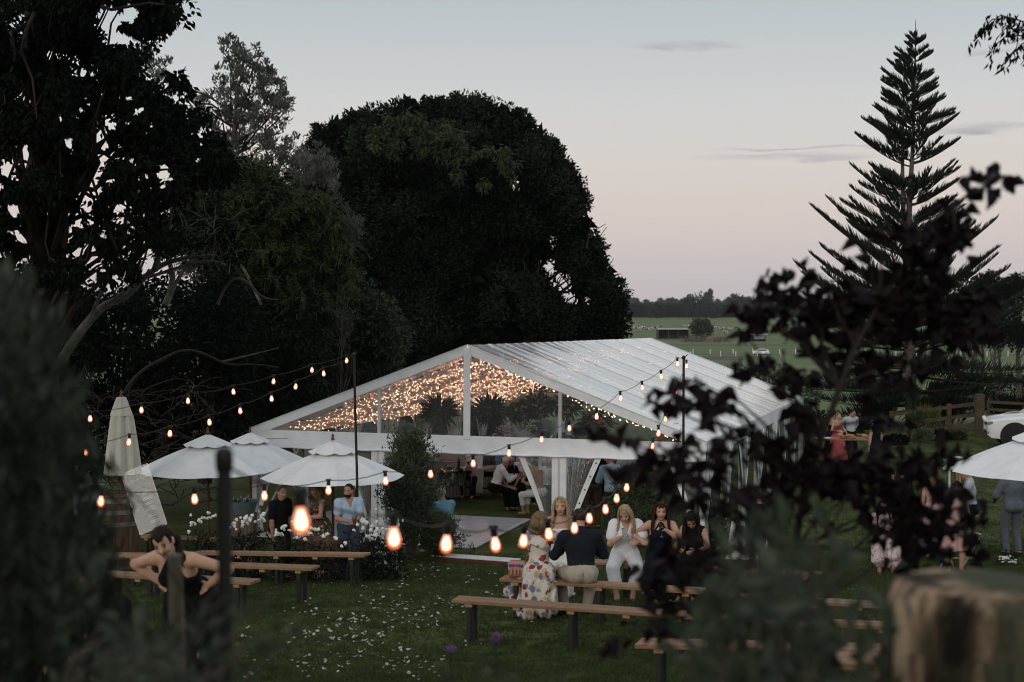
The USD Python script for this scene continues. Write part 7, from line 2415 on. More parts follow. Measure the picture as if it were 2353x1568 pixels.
for a in [(1862, 1000, 1035, 80, 50, 'leaf_yellow', 'yellow-flowering shrub at the back corner of the marquee'), (1850, 955, 1030, 70, 56, 'leaf_bush', 'green shrub behind the yellow one at the marquee corner'), (1880, 945, 990, 60, 60, 'leaf_dark', 'dark shrub behind the woman in the low-backed dress'),
          (2120, 985, 1020, 50, 55, 'leaf_olive', 'pale grey-green bush in the flower border by the fence'), (2105, 940, 1015, 40, 56, 'leaf_bush', 'upright leafy bush against the rail fence'), (2158, 990, 1012, 52, 56, 'leaf_dark', 'dark rounded bush in the border left of the big fence post'),
          (2200, 992, 1010, 40, 56.5, 'leaf_bush', 'low ragged plant at the foot of the fence'), (2060, 1000, 1020, 60, 54, 'leaf_dark', 'dark low bush at the left end of the border'), (1955, 965, 1010, 90, 60, 'leaf_dark', 'dark hedge plant behind the man in the pale shirt'), (2010, 950, 1005, 90, 62, 'leaf_dark', 'dark bushy plant left of the rail fence')]:
    border_plant(*a, n=700, ls=.14)
for a in [(2170, 905, 955, 90, 63, 'leaf_dark', 'dark spiky plants on the bank behind the fence, left clump'), (2320, 905, 950, 110, 63, 'leaf_dark', 'dark spiky plants on the bank behind the gate'), (2130, 930, 960, 50, 62, 'leaf_yellow', 'yellowish spiky plant behind the fence rails'), (2010, 915, 960, 80, 64, 'leaf_dark', 'spiky plants behind the border, by the conifer foot')]:
    border_plant(*a, spiky=True, n=260)
border_plant(1740, 838, 866, 330, 150, 'leaf_far', 'rough brown-green scrub on the bank beyond the marquee', 'scrub', n=1600, ls=.6)
border_plant(2290, 862, 884, 300, 190, 'leaf_dark', 'dark hedgerow on the slope beyond the gate', 'scrub', n=1600, ls=.7)

# food table, cake stands, folding chair
q = G(1975, 1032)
t = thing('food_table', 'trestle table of bread and pastries beyond the purple leaves', 'table', (P(1950, 1010, 45.5)[0], 45.5, gz(P(1950, 1010, 45.5)[0], 45.5)), -6)
hT = max(.75, P(1950, 1007, 45.5)[2] - t.loc[2])
part(t, 'top', MB().box((0, 0, hT - .02), (1.9, .8, .04), None, .005), M['table_wood'])
for sx in (-1, 1):
    for sy in (-1, 1):
        part(t, 'leg', MB().box((sx * .85, sy * .33, hT / 2 - .02), (.06, .06, hT - .04)), M['table_wood'])
t = thing('bread_heap', 'heap of golden bread slices on the food table', 'bread', (P(1955, 1008, 45.5)[0], 45.4, t.loc[2] + hT))
mb = MB()
for k in range(40):
    mb.box((rng.uniform(-.4, .8), rng.uniform(-.25, .25), .03 + rng.uniform(0, .09)), (.16, .09, .03), Rz(rng.uniform(0, 180)) @ Rx(rng.uniform(-30, 30)), .012)
part(t, 'slices', mb, mat('bread', (.50, .26, .10), (.36, .16, .06), rough=.8, scale=12), kind='stuff')
t = thing('serving_plate', 'white serving plate on the left end of the food table', 'plate', (P(1888, 1010, 45.5)[0], 45.3, t.loc[2]))
part(t, 'plate', MB().lathe([(0, 0), (.2, 0), (.26, .03), (.255, .035), (.19, .01), (0, .01)], n=24), M['white_paint'], True)
q = P(2165, 1062, 37.5)
t = thing('side_table', 'small timber table carrying white plates behind the fair-haired woman', 'table', (q[0], 37.5, gz(q[0], 37.5)), -8)
hT = max(.7, q[2] - t.loc[2])
part(t, 'top', MB().box((0, 0, hT - .02), (.95, .55, .04), None, .004), M['pine2'])
for sx in (-1, 1):
    for sy in (-1, 1):
        part(t, 'leg', MB().box((sx * .42, sy * .22, hT / 2 - .02), (.05, .05, hT - .04)), M['pine2'])
tz_ = t.loc[2] + hT
for i, (dx, lab) in enumerate(((-.12, 'stack of white plates on the small timber table'), (.30, 'white cake stand on the small timber table'))):
    t = thing('plate_stack', lab, 'plates', (q[0] + dx, 37.4, tz_))
    for k in range(4 if i == 0 else 2):
        part(t, 'plate', MB().lathe([(0, 0), (.15, 0), (.20, .02), (.198, .025), (.145, .008), (0, .008)], (0, 0, .022 * k + (.1 if i else 0)), 24), M['white_paint'], True)
    if i:
        part(t, 'stem', MB().lathe([(.08, 0), (.02, .03), (.02, .1), (0, .1)], n=12), M['white_paint'], True)
t = thing('white_ruffle', 'white ruffled paper flower standing beside the fair-haired woman', 'decoration', P(2182, 1078, 27.5))
mb = MB()
for k in range(26):
    a = k * 2.4
    mb.ball((math.cos(a) * .11 * math.sqrt(k / 26), math.sin(a) * .11 * math.sqrt(k / 26), .06 - k * .002), .04, 1, (1, 1, .6))
part(t, 'ruffle', mb, M['white_cloth'], True)
part(t, 'stand', MB().cyl((0, 0, .02), (0, 0, -(t.loc[2] - gz(t.loc[0], t.loc[1]))), .02, n=6), M['white_metal'])
q = G(2215, 1312)
t = thing('folding_chair', 'white-framed folding director chair on the lawn behind the weathered log', 'chair', (q[0], q[1] + .25, gz(q[0], q[1])), 20)
for sx in (-1, 1):
    for (y0, y1) in ((-.22, .22), (.22, -.22)):
        part(t, 'leg', MB().beam((sx * .26, y0, 0), (sx * .26, y1, .58), .022, .03), M['white_metal'])
    part(t, 'arm', MB().beam((sx * .27, -.25, .66), (sx * .27, .24, .66), .03, .025), M['white_metal'])
    part(t, 'upright', MB().beam((sx * .26, .22, .56), (sx * .26, .30, .92), .022, .03), M['white_metal'])
part(t, 'crossbar', MB().beam((-.26, -.1, .22), (.26, -.1, .22), .02, .02), M['white_metal'])
part(t, 'crossbar', MB().beam((-.26, .12, .30), (.26, .12, .30), .02, .02), M['white_metal'])
part(t, 'seat', MB().box((0, 0, .47), (.52, .42, .02)), CLOTH['black'])
part(t, 'back', MB().box((0, .28, .80), (.52, .02, .2), Rx(-8)), CLOTH['black'])
q = G(2315, 1300)
bouquet((q[0], q[1], gz(q[0], q[1]) - .15), 'pale cream flowers in the grass by the grey-suited man', 'flower_clump', 26, .16, ('rosewhite',), -.05, False)
for i, (a, b, lab) in enumerate(((1697, 1195, 'white draped cloth hanging at the right foot of the marquee'), (1742, 1150, 'white folded cloth panel beside the marquee wall'))):
    q = P(a, b, 27.5)
    t = thing('white_cloth', lab, 'cloth', (q[0], 27.5, gz(q[0], 27.5)))
    u = np.linspace(0, 1, 14)
    rows = [np.stack([(u - .5) * (.25 + .25 * (1 - v)), .05 * np.sin(u * 14 + v), np.full(14, .05 + .75 * v)], -1) for v in np.linspace(0, 1, 8)]
    part(t, 'cloth', MB().sheet(np.array(rows), .004), M['white_cloth'], 40)

# ------------------------------------------------------------------ far plain: sheds, cows, car
M['lawn_verge'] = mat('rough_verge', (.075, .07, .035), (.045, .045, .02), rough=.95, scale=.3, coord='pos')


def shed(px0, px1, pyt, pyb, label, lean=False):
    Y = 13.9 * F / (pyb - 690) if not lean else 13.9 * F / (pyb - 690)
    a, b = P(px0, pyb, Y), P(px1, pyb, Y)
    H = (pyb - pyt) * Y / F
    L = b[0] - a[0]
    t = thing('farm_shed', label, 'shed', (a[0] + L / 2, Y, -8.8))
    part(t, 'back_wall', MB().box((0, 6, H / 2 - .1), (L, .15, H - .3)), M['shed_dark'])
    for s in (-1, 1):
        part(t, 'side_wall', MB().box((s * (L / 2 - .1), 3, H / 2 - .1), (.15, 6, H - .3)), M['shed_dark'])
    part(t, 'roof', MB().box((0, 2.7, H - .05), (L + .6, 7.4, .18), Rx(-3)), M['steel_roof'])
    part(t, 'fascia', MB().box((0, -1.0, H + .02), (L + .6, .1, .5)), M['steel_roof'])
    for k in range(4):
        part(t, 'post', MB().box((-L / 2 + .2 + k * (L - .4) / 3, -.2, H / 2 - .1), (.28, .28, H - .3)), M['fence_wood'])
    return t


t = shed(1512, 1583, 756, 779, 'long open-fronted dark farm shed out on the plain')
part(t, 'feed_bin', MB().box((L if False else 6.5, 2, .9), (2.2, 1.4, 1.2), None, .1), mat('bin_teal', (.10, .30, .32), rough=.6))
t = shed(1708, 1760, 768, 785, 'small grey tin shed with a lean-to, right of the long one', True)
part(t, 'tall_box', MB().box((1.5, 1, 2.7), (3.6, 3, 3.8)), M['galv'])
part(t, 'tall_box', MB().box((3.0, 1.2, 3.4), (3.0, 3, 1.0)), M['shed_dark'])
sp = [('e', np.array([0, 0, .98]), np.array([.78, .33, .40]), np.eye(3)), ('e', np.array([-.55, 0, 1.02]), np.array([.35, .31, .36]), np.eye(3)), ('e', np.array([.55, 0, 1.0]), np.array([.36, .30, .38]), np.eye(3)),
      ('c', np.array([.72, 0, 1.12]), np.array([1.02, 0, 1.02]), .20, .14), ('c', np.array([1.0, 0, 1.02]), np.array([1.32, 0, .80]), .13, .085)]
grz = sp[:3] + [('c', np.array([.72, 0, 1.05]), np.array([1.12, 0, .62]), .20, .13), ('c', np.array([1.12, 0, .62]), np.array([1.28, 0, .28]), .12, .085)]


def cow_legs():
    o = []
    for sx, sy in ((-.58, -.17), (-.58, .17), (.55, -.17), (.55, .17)):
        k = -.06 if sx < 0 else .02
        o += [('c', np.array([sx, sy, .85]), np.array([sx + k, sy, .42]), .13, .065), ('c', np.array([sx + k, sy, .42]), np.array([sx + .02, sy, .04]), .06, .055)]
    o += [('c', np.array([-.86, 0, 1.2]), np.array([-.98, 0, .55]), .04, .03)]
    return o


n_ = {'tc': ('texture_coordinate', {}), 'oi': ('object_info', {}), 'ad': ('vector_math', {'math_type': 'add'}), 'sc': ('vector_math', {'math_type': 'scale', 'scale': 37.0}), 'nz': ('noise_texture', {'scale': 1.7, 'detail': 1.0}), 'rp': ('rgb_ramp', {'ramp': [(.0, (.012, .011, .010)), (.53, (.012, .011, .010)), (.56, (.62, .60, .56)), (1, (.62, .60, .56))]}), 'p': ('principled_bsdf', {'roughness': .8}), 'cx': ('combine_xyz', {})}
M['cow'] = usdkit.material(stage, '/World/Looks/cow_hide', n_, [('oi.random', 'cx.x'), ('oi.random', 'cx.y'), ('cx.vector', 'sc.vector1'), ('sc.vector', 'ad.vector2'), ('tc.object', 'ad.vector1'), ('ad.vector', 'nz.vector'), ('nz.fac', 'rp.fac'), ('rp.color', 'p.base_color')], surface='p.BSDF')
cow_meshes = [sdf_mesh(sp + cow_legs(), .05, .10), sdf_mesh(grz + cow_legs(), .05, .10)]
cows, cow_spots = [], [(1440, 757), (1447, 752), (1452, 760), (1460, 755), (1463, 750), (1470, 757), (1478, 754), (1488, 759), (1497, 757), (1503, 755), (1515, 752), (1573, 751), (1585, 752), (1591, 756), (1598, 754), (1605, 758), (1648, 754), (1655, 757), (1663, 756), (1670, 759), (1678, 757), (1666, 764), (1692, 756), (1700, 760), (1708, 762), (1640, 753), (1610, 755)]
rng = np.random.default_rng(500)
for i, (a, b) in enumerate(cow_spots):
    Y = 13.9 * F / (b + 3 - 690)
    p = P(a, b, Y)
    loc = (p[0], Y, -8.8)
    rz = rng.choice([0, 180]) + rng.normal(0, 28)
    if i < 2:
        t = thing('cow', 'black and white dairy cow in the herd on the far paddock', 'cow', loc, rz, 'cows in the far paddock', scale=1.12)
        part(t, 'body', cow_meshes[i], M['cow'], True)
        for s in (-1, 1):
            hd = (1.02, 1.06) if i == 0 else (1.10, .70)
            part(t, 'ear', MB().ball((hd[0], s * .2, hd[1]), .1, 1, (.5, 1, .4)), M['cow'], True)
        cows.append(t)
    else:
        copy_of(cows[i % 2], loc, rz, scale=rng.uniform(1.0, 1.2))
p = P(1748, 815, 361)
t = thing('hatchback', 'small white hatchback driving on the far road', 'car', (p[0], 361, -8.79))
prof = [(-2.05, .35), (-2.08, .75), (-1.95, .92), (-1.15, 1.02), (-.45, 1.48), (.75, 1.52), (1.6, 1.35), (1.95, 1.0), (2.05, .8), (2.02, .35)]
from shapely import Polygon as _P2
m = trimesh.creation.extrude_polygon(_P2(prof), 1.6, engine='earcut')
v = np.array(m.vertices)
sq = 1 - .20 * np.clip((v[:, 1] - .95) / .6, 0, 1)
body = (np.stack([v[:, 0], (v[:, 2] - .8) * sq, v[:, 1]], -1), np.array(m.faces)[:, ::-1])
part(t, 'body', body, M['car_white'])
win = [(-1.0, 1.02), (-.42, 1.40), (.72, 1.43), (1.45, 1.25), (1.5, 1.02)]
m = trimesh.creation.extrude_polygon(_P2(win), 1.56, engine='earcut')
v = np.array(m.vertices)
sq = 1 - .20 * np.clip((v[:, 1] - .95) / .6, 0, 1) + .03
part(t, 'windows', (np.stack([v[:, 0], (v[:, 2] - .78) * sq, v[:, 1]], -1), np.array(m.faces)[:, ::-1]), M['car_glass'])
for s in (-1, 1):
    for x in (-1.3, 1.28):
        w = part(t, 'wheel', MB().lathe([(0, -.1), (.28, -.1), (.31, -.07), (.31, .07), (.28, .1), (0, .1)], (x, s * .74, .31), 18, None, Rx(90)), M['tyre'], 40)
        part(w, 'rim', MB().lathe([(0, -.004), (.2, -.004), (.2, .02), (0, .02)], (x, s * .845, .31), 14, None, Rx(-90 * s)), M['steel_roof'])
part(t, 'headlight', MB().box((-2.02, -.55, .78), (.12, .3, .14), None, .03), M['lamp_glass'])
p = P(1622, 793, 470)
t = thing('brush_heap', 'brown heap of cut branches on the bare earth below the lone bush', 'heap', (p[0], 470, -8.8))
k = 260
d = unit(rng, k)
part(t, 'branches', leaf_mesh(np.stack([d[:, 0] * 8, d[:, 1] * 3, np.abs(d[:, 2]) * 1.6], -1), unit(rng, k), 2.2, .25, rng), M['old_wood'], kind='stuff')
M['bare_earth'] = mat('bare_earth', (.17, .135, .10), (.11, .10, .07), rough=.95, scale=.15, coord='pos')
for (x0, x1, Ya, Yb) in ((1480, 1800, 455, 482), (1440, 1780, 330, 352)):
    a_, b_ = P(x0, 790, Ya), P(x1, 790, Ya)
    xs_ = np.linspace(a_[0], b_[0], 30)
    wob = 6 * (meshkit.noise(np.stack([xs_ / 9, 0 * xs_, 0 * xs_ + Ya], -1), 3) - .5)
    bm_ = MB().grid(np.array([np.stack([xs_, Ya + wob, 0 * xs_ - 8.790], -1), np.stack([xs_, Yb - wob, 0 * xs_ - 8.790], -1)]))
    single('dirt_strip', (bm_.get()[0], bm_.get()[1][:, ::-1]), M['bare_earth'] if Ya > 400 else M['lawn_verge'], 'bare brown strip of earth in the paddock' if Ya > 400 else 'rough brown verge beside the country road', None, None, 'structure')
# wire-fence posts by the paddock
t0 = None
for i in range(16):
    a = 1600 + i * 13.0
    Y = 560.0
    p = P(a, 770, Y)
    if t0 is None:
        t0 = thing('fence_post', 'thin wooden fence post in the line between paddock and shed', 'post', (p[0], Y, -8.8), group='paddock fence posts')
        part(t0, 'post', MB().box((0, 0, .6), (.2, .2, 1.4)), M['fence_wood'])
    else:
        copy_of(t0, (p[0], Y, -8.8))
# ------------------------------------------------------------------ plants and timber close to the camera
rng = np.random.default_rng(600)
# weathered log at lower right
c = P(2240, 1330, 3.75)
t = thing('weathered_log', 'thick upright weathered log close to the camera at lower right', 'log', (c[0], 3.75, 2.6))
n, m = 72, 40
H = 4.35 - 2.6
zz = np.linspace(0, H, m)
aa = np.linspace(0, 2 * np.pi, n, endpoint=False)
A, Z = np.meshgrid(aa, zz)
R = .245 + .05 * (meshkit.noise(np.stack([np.cos(A) * 1.7, np.sin(A) * 1.7, Z * .5], -1), 1) - .5) + .045 * (meshkit.noise(np.stack([np.cos(A) * 5, np.sin(A) * 5, Z * .8], -1), 2) - .5) + .02 * (meshkit.noise(np.stack([np.cos(A) * 14, np.sin(A) * 14, Z * 3], -1), 3) - .5)
R = R * np.clip(1 - .5 * np.clip((Z - (H - .06)) / .06, 0, 1) ** 2 * .3, .4, 1)
rows = np.stack([R * np.cos(A), R * np.sin(A), Z], -1)
topz = H - .012 + .015 * meshkit.noise(np.stack([np.cos(aa) * 2, np.sin(aa) * 2, 0 * aa], -1), 4)
rows = np.concatenate([rows, rows[-1:] * np.array([.5, .5, 0]) + np.stack([0 * aa, 0 * aa, topz + .01], -1)[None], np.zeros((1, n, 3)) + np.array([0, 0, H])], 0)
rows = np.concatenate([rows, rows[:, :1]], 1)
nd = {'tc': ('texture_coordinate', {}), 'mp': ('mapping', {'mapping_type': 'point', 'scale': (1, 1, .30)}), 'n1': ('noise_texture', {'scale': 7.0, 'detail': 5.0, 'roughness': .65}), 'n2': ('noise_texture', {'scale': 5.0, 'detail': 4.0}),
      'r1': ('rgb_ramp', {'ramp': [(.38, (.010, .008, .006)), (.47, (.06, .042, .028)), (.54, (.22, .15, .095)), (.63, (.46, .34, .235))]}), 'sx': ('separate_xyz', {}), 'sm': ('math', {'math_type': 'multiply_add', 'value2': .9}), 'r2': ('rgb_ramp', {'ramp': [(.42, (0, 0, 0)), (.56, (1, 1, 1))]}), 'mx': ('mix_color', {'b': (.055, .060, .035)}), 'p': ('principled_bsdf', {'roughness': .9, 'specular_ior_level': .15}), 'bu': ('bump', {'strength': .8, 'distance': .03})}
M['log'] = usdkit.material(stage, '/World/Looks/weathered_log', nd, [('tc.object', 'mp.vector'), ('mp.vector', 'n1.vector'), ('tc.object', 'n2.vector'), ('n1.fac', 'r1.fac'), ('tc.object', 'sx.vector'), ('sx.x', 'sm.value1'), ('n2.fac', 'sm.value3'), ('sm.value', 'r2.fac'), ('r2.color', 'mx.fac'), ('r1.color', 'mx.a'), ('mx.result', 'p.base_color'), ('n1.fac', 'bu.height'), ('bu.normal', 'p.normal')], surface='p.BSDF')
part(t, 'trunk', MB().grid(rows), M['log'], 50)
mb = MB()
for k in range(5):
    a = [-1.9, -1.5, -1.1, -2.4, -.7][k]
    pts = np.array([(.255 * math.cos(a + .06 * math.sin(z * 5 + k)), .255 * math.sin(a + .06 * math.sin(z * 5 + k)), z) for z in np.linspace(.3, H - .15, 10)])
    mb.tube(pts, np.linspace(.035, .02, 10), 6)
part(t, 'ridges', mb, M['log'], True, kind='stuff')
# brown stake
c = P(405, 1275, 5.6)
t = thing('wooden_stake', 'blurred brown wooden stake rising before the woman in black', 'stake', (c[0], 5.6, gz(c[0], 5.6)))
part(t, 'stake', MB().tube([(0, 0, -.1), (.004, 0, (c[2] - t.loc[2]) * .6), (-.006, 0, c[2] - t.loc[2])], [.034, .032, .028], 8), M['old_wood'], 50)


def clear_of(p, holes):
    px, py = proj(p)
    k = np.ones(len(p), bool)
    for a, b, c, d in holes:
        k &= np.hypot((px - a) / c, (py - b) / d) > 1
    return k


def sprig_plant(t, stems, nleaf, L, W, mt, bark, rng, jit=.5, along=.55, droop=0.0, r0=.006, start=.15, spread=.015, holes=()):
    cs, ax, mb = [], [], MB()
    for pts in stems:
        pts = np.asarray(pts, float)
        mb.tube(pts, np.linspace(r0, r0 * .35, len(pts)), 5)
        seg = np.concatenate([[0], np.cumsum(np.linalg.norm(np.diff(pts, axis=0), axis=1))])
        k = max(3, int(nleaf * seg[-1]))
        u = rng.uniform(start, 1, k) * seg[-1]
        p = np.stack([np.interp(u, seg, pts[:, j]) for j in range(3)], -1)
        d = np.stack([np.interp(u, seg, np.gradient(pts[:, j], seg)) for j in range(3)], -1)
        d /= np.linalg.norm(d, axis=1, keepdims=True)
        p = p + rng.normal(0, spread, (k, 3))
        kk = clear_of(p, holes)
        cs.append(p[kk])
        ax.append((d * along + unit(rng, k) * jit + np.array([0, 0, -droop]))[kk])
    part(t, 'leaves', leaf_mesh(np.vstack(cs), np.vstack(ax), L, W, rng), M[mt], world=True)
    part(t, 'stems', mb, M[bark], True, world=True, kind='stuff')


# big blurred willowy bush on the left
t = thing('olive_bush', 'big blurred willow-leaved bush close to the camera on the left', 'bush', (-1.35, 3.9, gz(-1.35, 3.9)))
stems = []
for k in range(125):
    px = rng.uniform(-160, 300 if k % 5 else 470) if k > 70 else rng.uniform(-120, 190)
    lim = np.interp(px, [-160, 0, 50, 110, 170, 230, 330, 420, 470], [560, 640, 600, 690, 820, 1150, 1290, 1330, 1420])
    top = P(px, lim + abs(rng.normal(0, 170)) + (0 if k % 3 else 0), rng.uniform(3.3, 4.8))
    foot = np.array([-1.6 + rng.normal(0, .35) + (px - 100) * .0007, top[1] + rng.normal(.15, .25), gz(-1.3, 3.9)])
    stems.append(branch_path(foot, top, rng, .10, 10, .02))
sprig_plant(t, stems, 34, .074, .021, 'leaf_willow', 'dark_bark', rng, .45, .8, 0, .004, .35, .015, [(395, 1300, 125, 150), (440, 1120, 120, 120)])
# looser sprigs across the bottom left
t = thing('low_sprigs', 'loose blurred leafy sprigs crossing the black post at lower left', 'plant', (-1.0, 3.4, gz(-1, 3.4)))
stems = []
for k in range(46):
    px = rng.uniform(250, 680)
    py = rng.uniform(1430, 1560) if px < 480 else rng.uniform(1340, 1500)
    Y = rng.uniform(3.0, 4.0)
    top = P(px, py, Y)
    foot = P(px - rng.uniform(60, 260), 1720, Y)
    stems.append(branch_path(foot, top, rng, .12, 8, .03))
sprig_plant(t, stems, 15, .052, .026, 'leaf_fore', 'bark', rng, .8, .5, 0, .004, .4, .015, [(515, 1350, 34, 190)])
for a, b, lab in ((1139, 1467, 'blurred small purple flower head near the bottom centre, the brighter one'), (1036, 1494, 'blurred small purple flower head near the bottom centre, the darker left one')):
    c = P(a, b, 6.2)
    t = thing('purple_flower', lab, 'flower', c)
    mb = MB()
    for k in range(16):
        d = unit(rng, 1)[0]
        mb.ball(d * .014, .010, 1)
    part(t, 'head', mb, mat('purple_petal_%d' % a, (.16, .08, .20), (.10, .05, .14), rough=.8), True)
    part(t, 'stem', MB().tube([(0, 0, 0), (.01, 0, -.4), (-.01, 0, gz(c[0], 6.2) - c[2])], .003, 4), M['leaf_fore'])
t = thing('low_foreground_plant', 'low blurred pale-leaved weeds along the bottom edge', 'plant', (.1, 3.6, gz(0, 3.6)))
stems = []
for a, b in [(1145, 1490), (1090, 1440), (1180, 1530), (1060, 1500), (1240, 1548), (1145, 1520), (1300, 1520), (700, 1420), (640, 1460)]:
    Y = rng.uniform(3.3, 4.2)
    stems.append(branch_path(P(a + rng.normal(0, 30), 1760, Y), P(a, b, Y), rng, .04, 7, .02))
sprig_plant(t, stems, 9, .045, .024, 'leaf_fore', 'leaf_fore', rng, .8, .5, 0, .003, .55)

# the dark purple-leaved tree on the right
t = thing('purple_tree', 'dark purple-leaved tree blurred across the right foreground', 'tree', (P(1830, 1400, 5.75)[0], 5.75, gz(1.1, 5.75)))
def lobed(c, axis, L, rng):
    """broad pointed leaves with shoulders, slightly cupped"""
    n = len(c)
    axis = axis / np.linalg.norm(axis, axis=1, keepdims=True)
    side = np.cross(axis, rng.normal(size=(n, 3)))
    side /= np.linalg.norm(side, axis=1, keepdims=True)
    nor = np.cross(side, axis)
    L = np.broadcast_to(L, (n,))[:, None] * rng.uniform(.7, 1.25, (n, 1))
    prof = [(0.0, 0.0, 0), (.10, .34, .12), (.38, .47, .16), (.62, .30, .06), (1.0, 0.0, -.12), (.62, -.30, .06), (.38, -.47, .16), (.10, -.34, .12)]
    curl = rng.uniform(-.1, 1.0, (n, 1))
    v = np.stack([c + axis * L * (a - .25 * curl * a * a) + side * L * b * (1 - .3 * curl) + nor * L * (k - .55 * curl * a * a + .5 * curl * abs(b)) for a, b, k in prof], 1).reshape(-1, 3)
    b8 = np.arange(n)[:, None] * 8
    f = np.vstack([b8 + np.array(x) for x in ([0, 1, 2], [0, 2, 3], [0, 3, 4], [0, 4, 5], [0, 5, 6], [0, 6, 7])])
    return v, f


blobs = [  # px, py, rx, ry, number, depth
    (2290, 405, 42, 20, 12, 6.6), (2240, 440, 40, 30, 16, 6.6), (2190, 480, 46, 40, 26, 6.7), (2150, 530, 50, 44, 36, 6.8), (2110, 590, 56, 44, 44, 7.0), (2210, 540, 36, 40, 20, 6.7), (2040, 540, 36, 24, 14, 7), (2170, 600, 56, 50, 40, 7), (2060, 640, 60, 40, 40, 7.1),
    (1990, 560, 24, 26, 8, 6.8), (1985, 690, 70, 44, 40, 7.2), (2090, 690, 90, 50, 60, 7.2), (1900, 690, 70, 40, 44, 7.2), (1830, 665, 56, 28, 30, 7), (1775, 650, 30, 24, 14, 7), (1760, 700, 40, 34, 26, 7), (1800, 720, 60, 36, 34, 7.1), (1740, 725, 26, 22, 12, 7), (1960, 740, 100, 60, 66, 7.3), (2080, 770, 110, 60, 70, 7.4),
    (2180, 700, 70, 46, 44, 7.3), (2250, 690, 40, 26, 20, 7.3), (2220, 770, 70, 40, 44, 7.4), (1880, 780, 70, 44, 36, 7.1), (1780, 830, 46, 34, 22, 6.8), (1730, 840, 36, 24, 16, 6.8), (1700, 850, 20, 20, 8, 6.8), (1850, 850, 50, 34, 22, 7.0), (1800, 895, 18, 20, 6, 6.9), (1820, 880, 20, 20, 6, 6.9),
    (1560, 880, 24, 14, 7, 6.4), (1545, 870, 14, 12, 4, 6.4), (1620, 900, 14, 10, 4, 6.4), (1610, 880, 10, 10, 2, 6.4), (1490, 920, 24, 18, 8, 6.3), (1530, 930, 30, 24, 12, 6.3), (1590, 930, 40, 24, 16, 6.3), (1640, 920, 40, 26, 18, 6.3), (1620, 960, 40, 26, 18, 6.3), (1680, 940, 26, 30, 12, 6.3),
    (1370, 995, 44, 16, 12, 6.2), (1420, 1005, 40, 20, 12, 6.2), (1470, 1010, 16, 12, 4, 6.2), (1500, 1045, 60, 26, 22, 6.2), (1580, 1030, 60, 30, 26, 6.2), (1660, 1010, 70, 30, 28, 6.2), (1460, 1080, 50, 24, 18, 6.2), (1530, 1085, 60, 34, 28, 6.2), (1620, 1075, 80, 40, 40, 6.2), (1720, 1050, 90, 40, 40, 6.4),
    (1800, 1020, 90, 50, 50, 6.6), (1860, 960, 50, 40, 26, 6.8), (1900, 1060, 90, 50, 56, 6.8), (1990, 1070, 70, 46, 40, 7), (2060, 1110, 70, 46, 40, 7), (1960, 1130, 80, 50, 46, 6.9), (1860, 1130, 70, 46, 34, 6.7), (2110, 1060, 40, 30, 14, 7), (2150, 1050, 50, 26, 18, 7.0), (2190, 1045, 40, 20, 12, 7), (1740, 1120, 60, 30, 22, 6.3),
    (1660, 1150, 70, 30, 28, 6.2), (1600, 1190, 40, 36, 20, 6.2), (1560, 1150, 40, 24, 14, 6.2), (1700, 1190, 60, 30, 20, 6.3), (2090, 1190, 90, 60, 56, 7), (2170, 1180, 70, 56, 40, 7), (2230, 1230, 50, 50, 26, 7), (2040, 1230, 70, 50, 40, 7), (2130, 1270, 80, 40, 36, 7), (2180, 1130, 40, 24, 12, 7),
    (1545, 1285, 50, 30, 26, 6.2), (1500, 1300, 50, 24, 22, 6.2), (1560, 1330, 40, 34, 20, 6.2), (1620, 1290, 50, 40, 26, 6.3), (1600, 1240, 60, 30, 26, 6.2), (1490, 1350, 40, 16, 10, 6.2), (1520, 1250, 40, 16, 12, 6.2), (1420, 1475, 50, 16, 12, 5.8), (1480, 1450, 40, 20, 14, 5.8), (1540, 1420, 40, 26, 18, 5.9), (1600, 1400, 50, 30, 22, 6.0), (1390, 1490, 20, 12, 5, 5.8),
    (1680, 1300, 50, 40, 22, 6.4), (1750, 1250, 50, 40, 20, 6.5), (2060, 860, 80, 40, 36, 7.3), (1960, 850, 60, 30, 20, 7.2), (2030, 960, 50, 30, 16, 7.1), (1700, 760, 20, 14, 5, 7), (1870, 620, 20, 14, 5, 7)]
cs, ax, Ls, stems = [], [], [], []
trunk_px = np.array([(1800, 1420), (1825, 1260), (1850, 1120), (1890, 1000), (1930, 890), (1965, 800), (2020, 700), (2090, 600), (2160, 510), (2240, 430)], float)
tp = np.array([P(a, b, 5.75) for a, b in trunk_px])
for (a, b, rx, ry, k, Y) in blobs:
    Y = Y * .82
    k = int(k * (.34 if a < 1860 and b > 800 else .66)) + 1
    qx = a + rng.normal(0, .55, k) * rx
    qy = b + rng.normal(0, .55, k) * ry
    pts = np.array([P(x, y, Y + rng.normal(0, .12)) for x, y in zip(qx, qy)])
    pts = pts[clear_of(pts, [(1478, 1195, 112, 82), (1300, 1190, 130, 120), (1580, 1200, 22, 40), (1950, 950, 40, 50)])]
    k = len(pts)
    cs.append(pts)
    c0 = P(a, b, Y)
    ax.append((pts - c0) * 4 + unit(rng, k) * .6 + np.array([-.2, -.1, -.35]))
    Ls.append(np.full(k, .074))
    j = int(np.argmin(np.linalg.norm(tp - c0, axis=1)))
    j = min(j, len(tp) - 1)
    j0 = max(0, j - 1)
    stems.append(branch_path(tp[j0], c0, rng, .05, 7, .03))
    for q in pts[::7]:
        stems.append(branch_path(c0, q, rng, .03, 4, .02))
part(t, 'leaves', lobed(np.vstack(cs), np.vstack(ax), np.concatenate(Ls), rng), M['leaf_purple'], world=True)
mb = MB()
for s in stems:
    mb.tube(s, np.linspace(.009, .003, len(s)), 4)
part(t, 'twigs', mb, M['dark_bark'], True, world=True, kind='stuff')
foot = np.array([tp[0][0] - .03, 5.75, gz(1.1, 5.75) - .1])
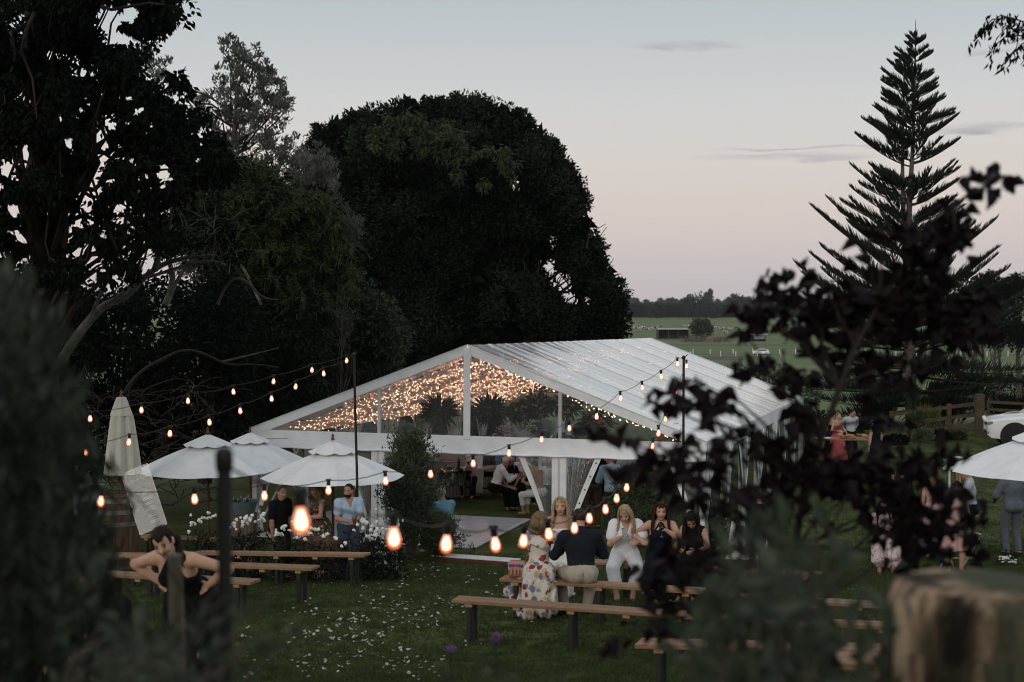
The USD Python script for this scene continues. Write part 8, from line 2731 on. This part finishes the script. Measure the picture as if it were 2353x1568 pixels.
part(t, 'trunk', MB().tube(np.vstack([foot, tp]), np.linspace(.020, .005, len(tp) + 1), 8), M['dark_bark'], True, world=True)
part(t, 'trunk', MB().tube(np.array([P(a, b, 5.65) for a, b in [(1700, 1500), (1745, 1330), (1790, 1200), (1830, 1080), (1870, 980)]]), np.linspace(.018, .007, 5), 6), M['dark_bark'], True, world=True)

# green leafy shrub blurred in front of the right-hand benches
t = thing('fore_shrub', 'blurred grey-green leafy shrub close to the camera at lower right', 'shrub', (1.1, 3.4, gz(1.1, 3.4)))
stems = []
for k in range(60):
    px = rng.uniform(1560, 2060)
    lim = np.interp(px, [1560, 1640, 1700, 1800, 1900, 1960, 2060], [1420, 1300, 1190, 1170, 1200, 1260, 1350])
    Y = rng.uniform(2.9, 4.0)
    top = P(px, lim + abs(rng.normal(0, 130)), Y)
    foot = P(np.clip(px + rng.normal(0, 60), 1600, 2000), 1800, Y + .1)
    stems.append(branch_path(foot, top, rng, .06, 8, .03))
sprig_plant(t, stems, 11, .088, .040, 'leaf_fore', 'bark', rng, .8, .6, 0, .005, .35)
# overhanging branch, top right
t = thing('overhanging_branch', 'leafy branch end hanging into the top right corner', 'branch', P(2440, 100, 14.0))
stems = []
for pts in ([(2460, 60), (2380, 60), (2320, 40), (2280, 45), (2250, 75), (2236, 95)], [(2460, 90), (2370, 80), (2310, 85), (2280, 110), (2275, 140)], [(2460, 110), (2370, 100), (2330, 120), (2300, 155)], [(2460, 120), (2390, 110), (2360, 130), (2345, 150)], [(2330, 45), (2300, 35), (2270, 60)], [(2420, 60), (2370, 50), (2340, 70)], [(2400, 90), (2350, 100), (2320, 130)], [(2360, 70), (2310, 65), (2290, 90)]):
    stems.append(np.array([P(a, b, 14 + rng.normal(0, .1)) for a, b in pts]))
sprig_plant(t, stems, 62, .085, .028, 'leaf_dark', 'dark_bark', rng, .7, .3, .9, .010, .05, .03)

# ------------------------------------------------------------------ air
if HAZE:
    hz_ = MB().box((0, 2310, 50), (6700, 5100, 180))
    M['haze'] = usdkit.material(stage, '/World/Looks/haze', {'v': ('principled_volume', {'color': (.97, .985, 1.0), 'density': HAZE, 'anisotropy': .2})}, [], volume='v.volume')
    single('haze', hz_, M['haze'], 'thin pale evening haze over the plain', None, None, 'stuff')
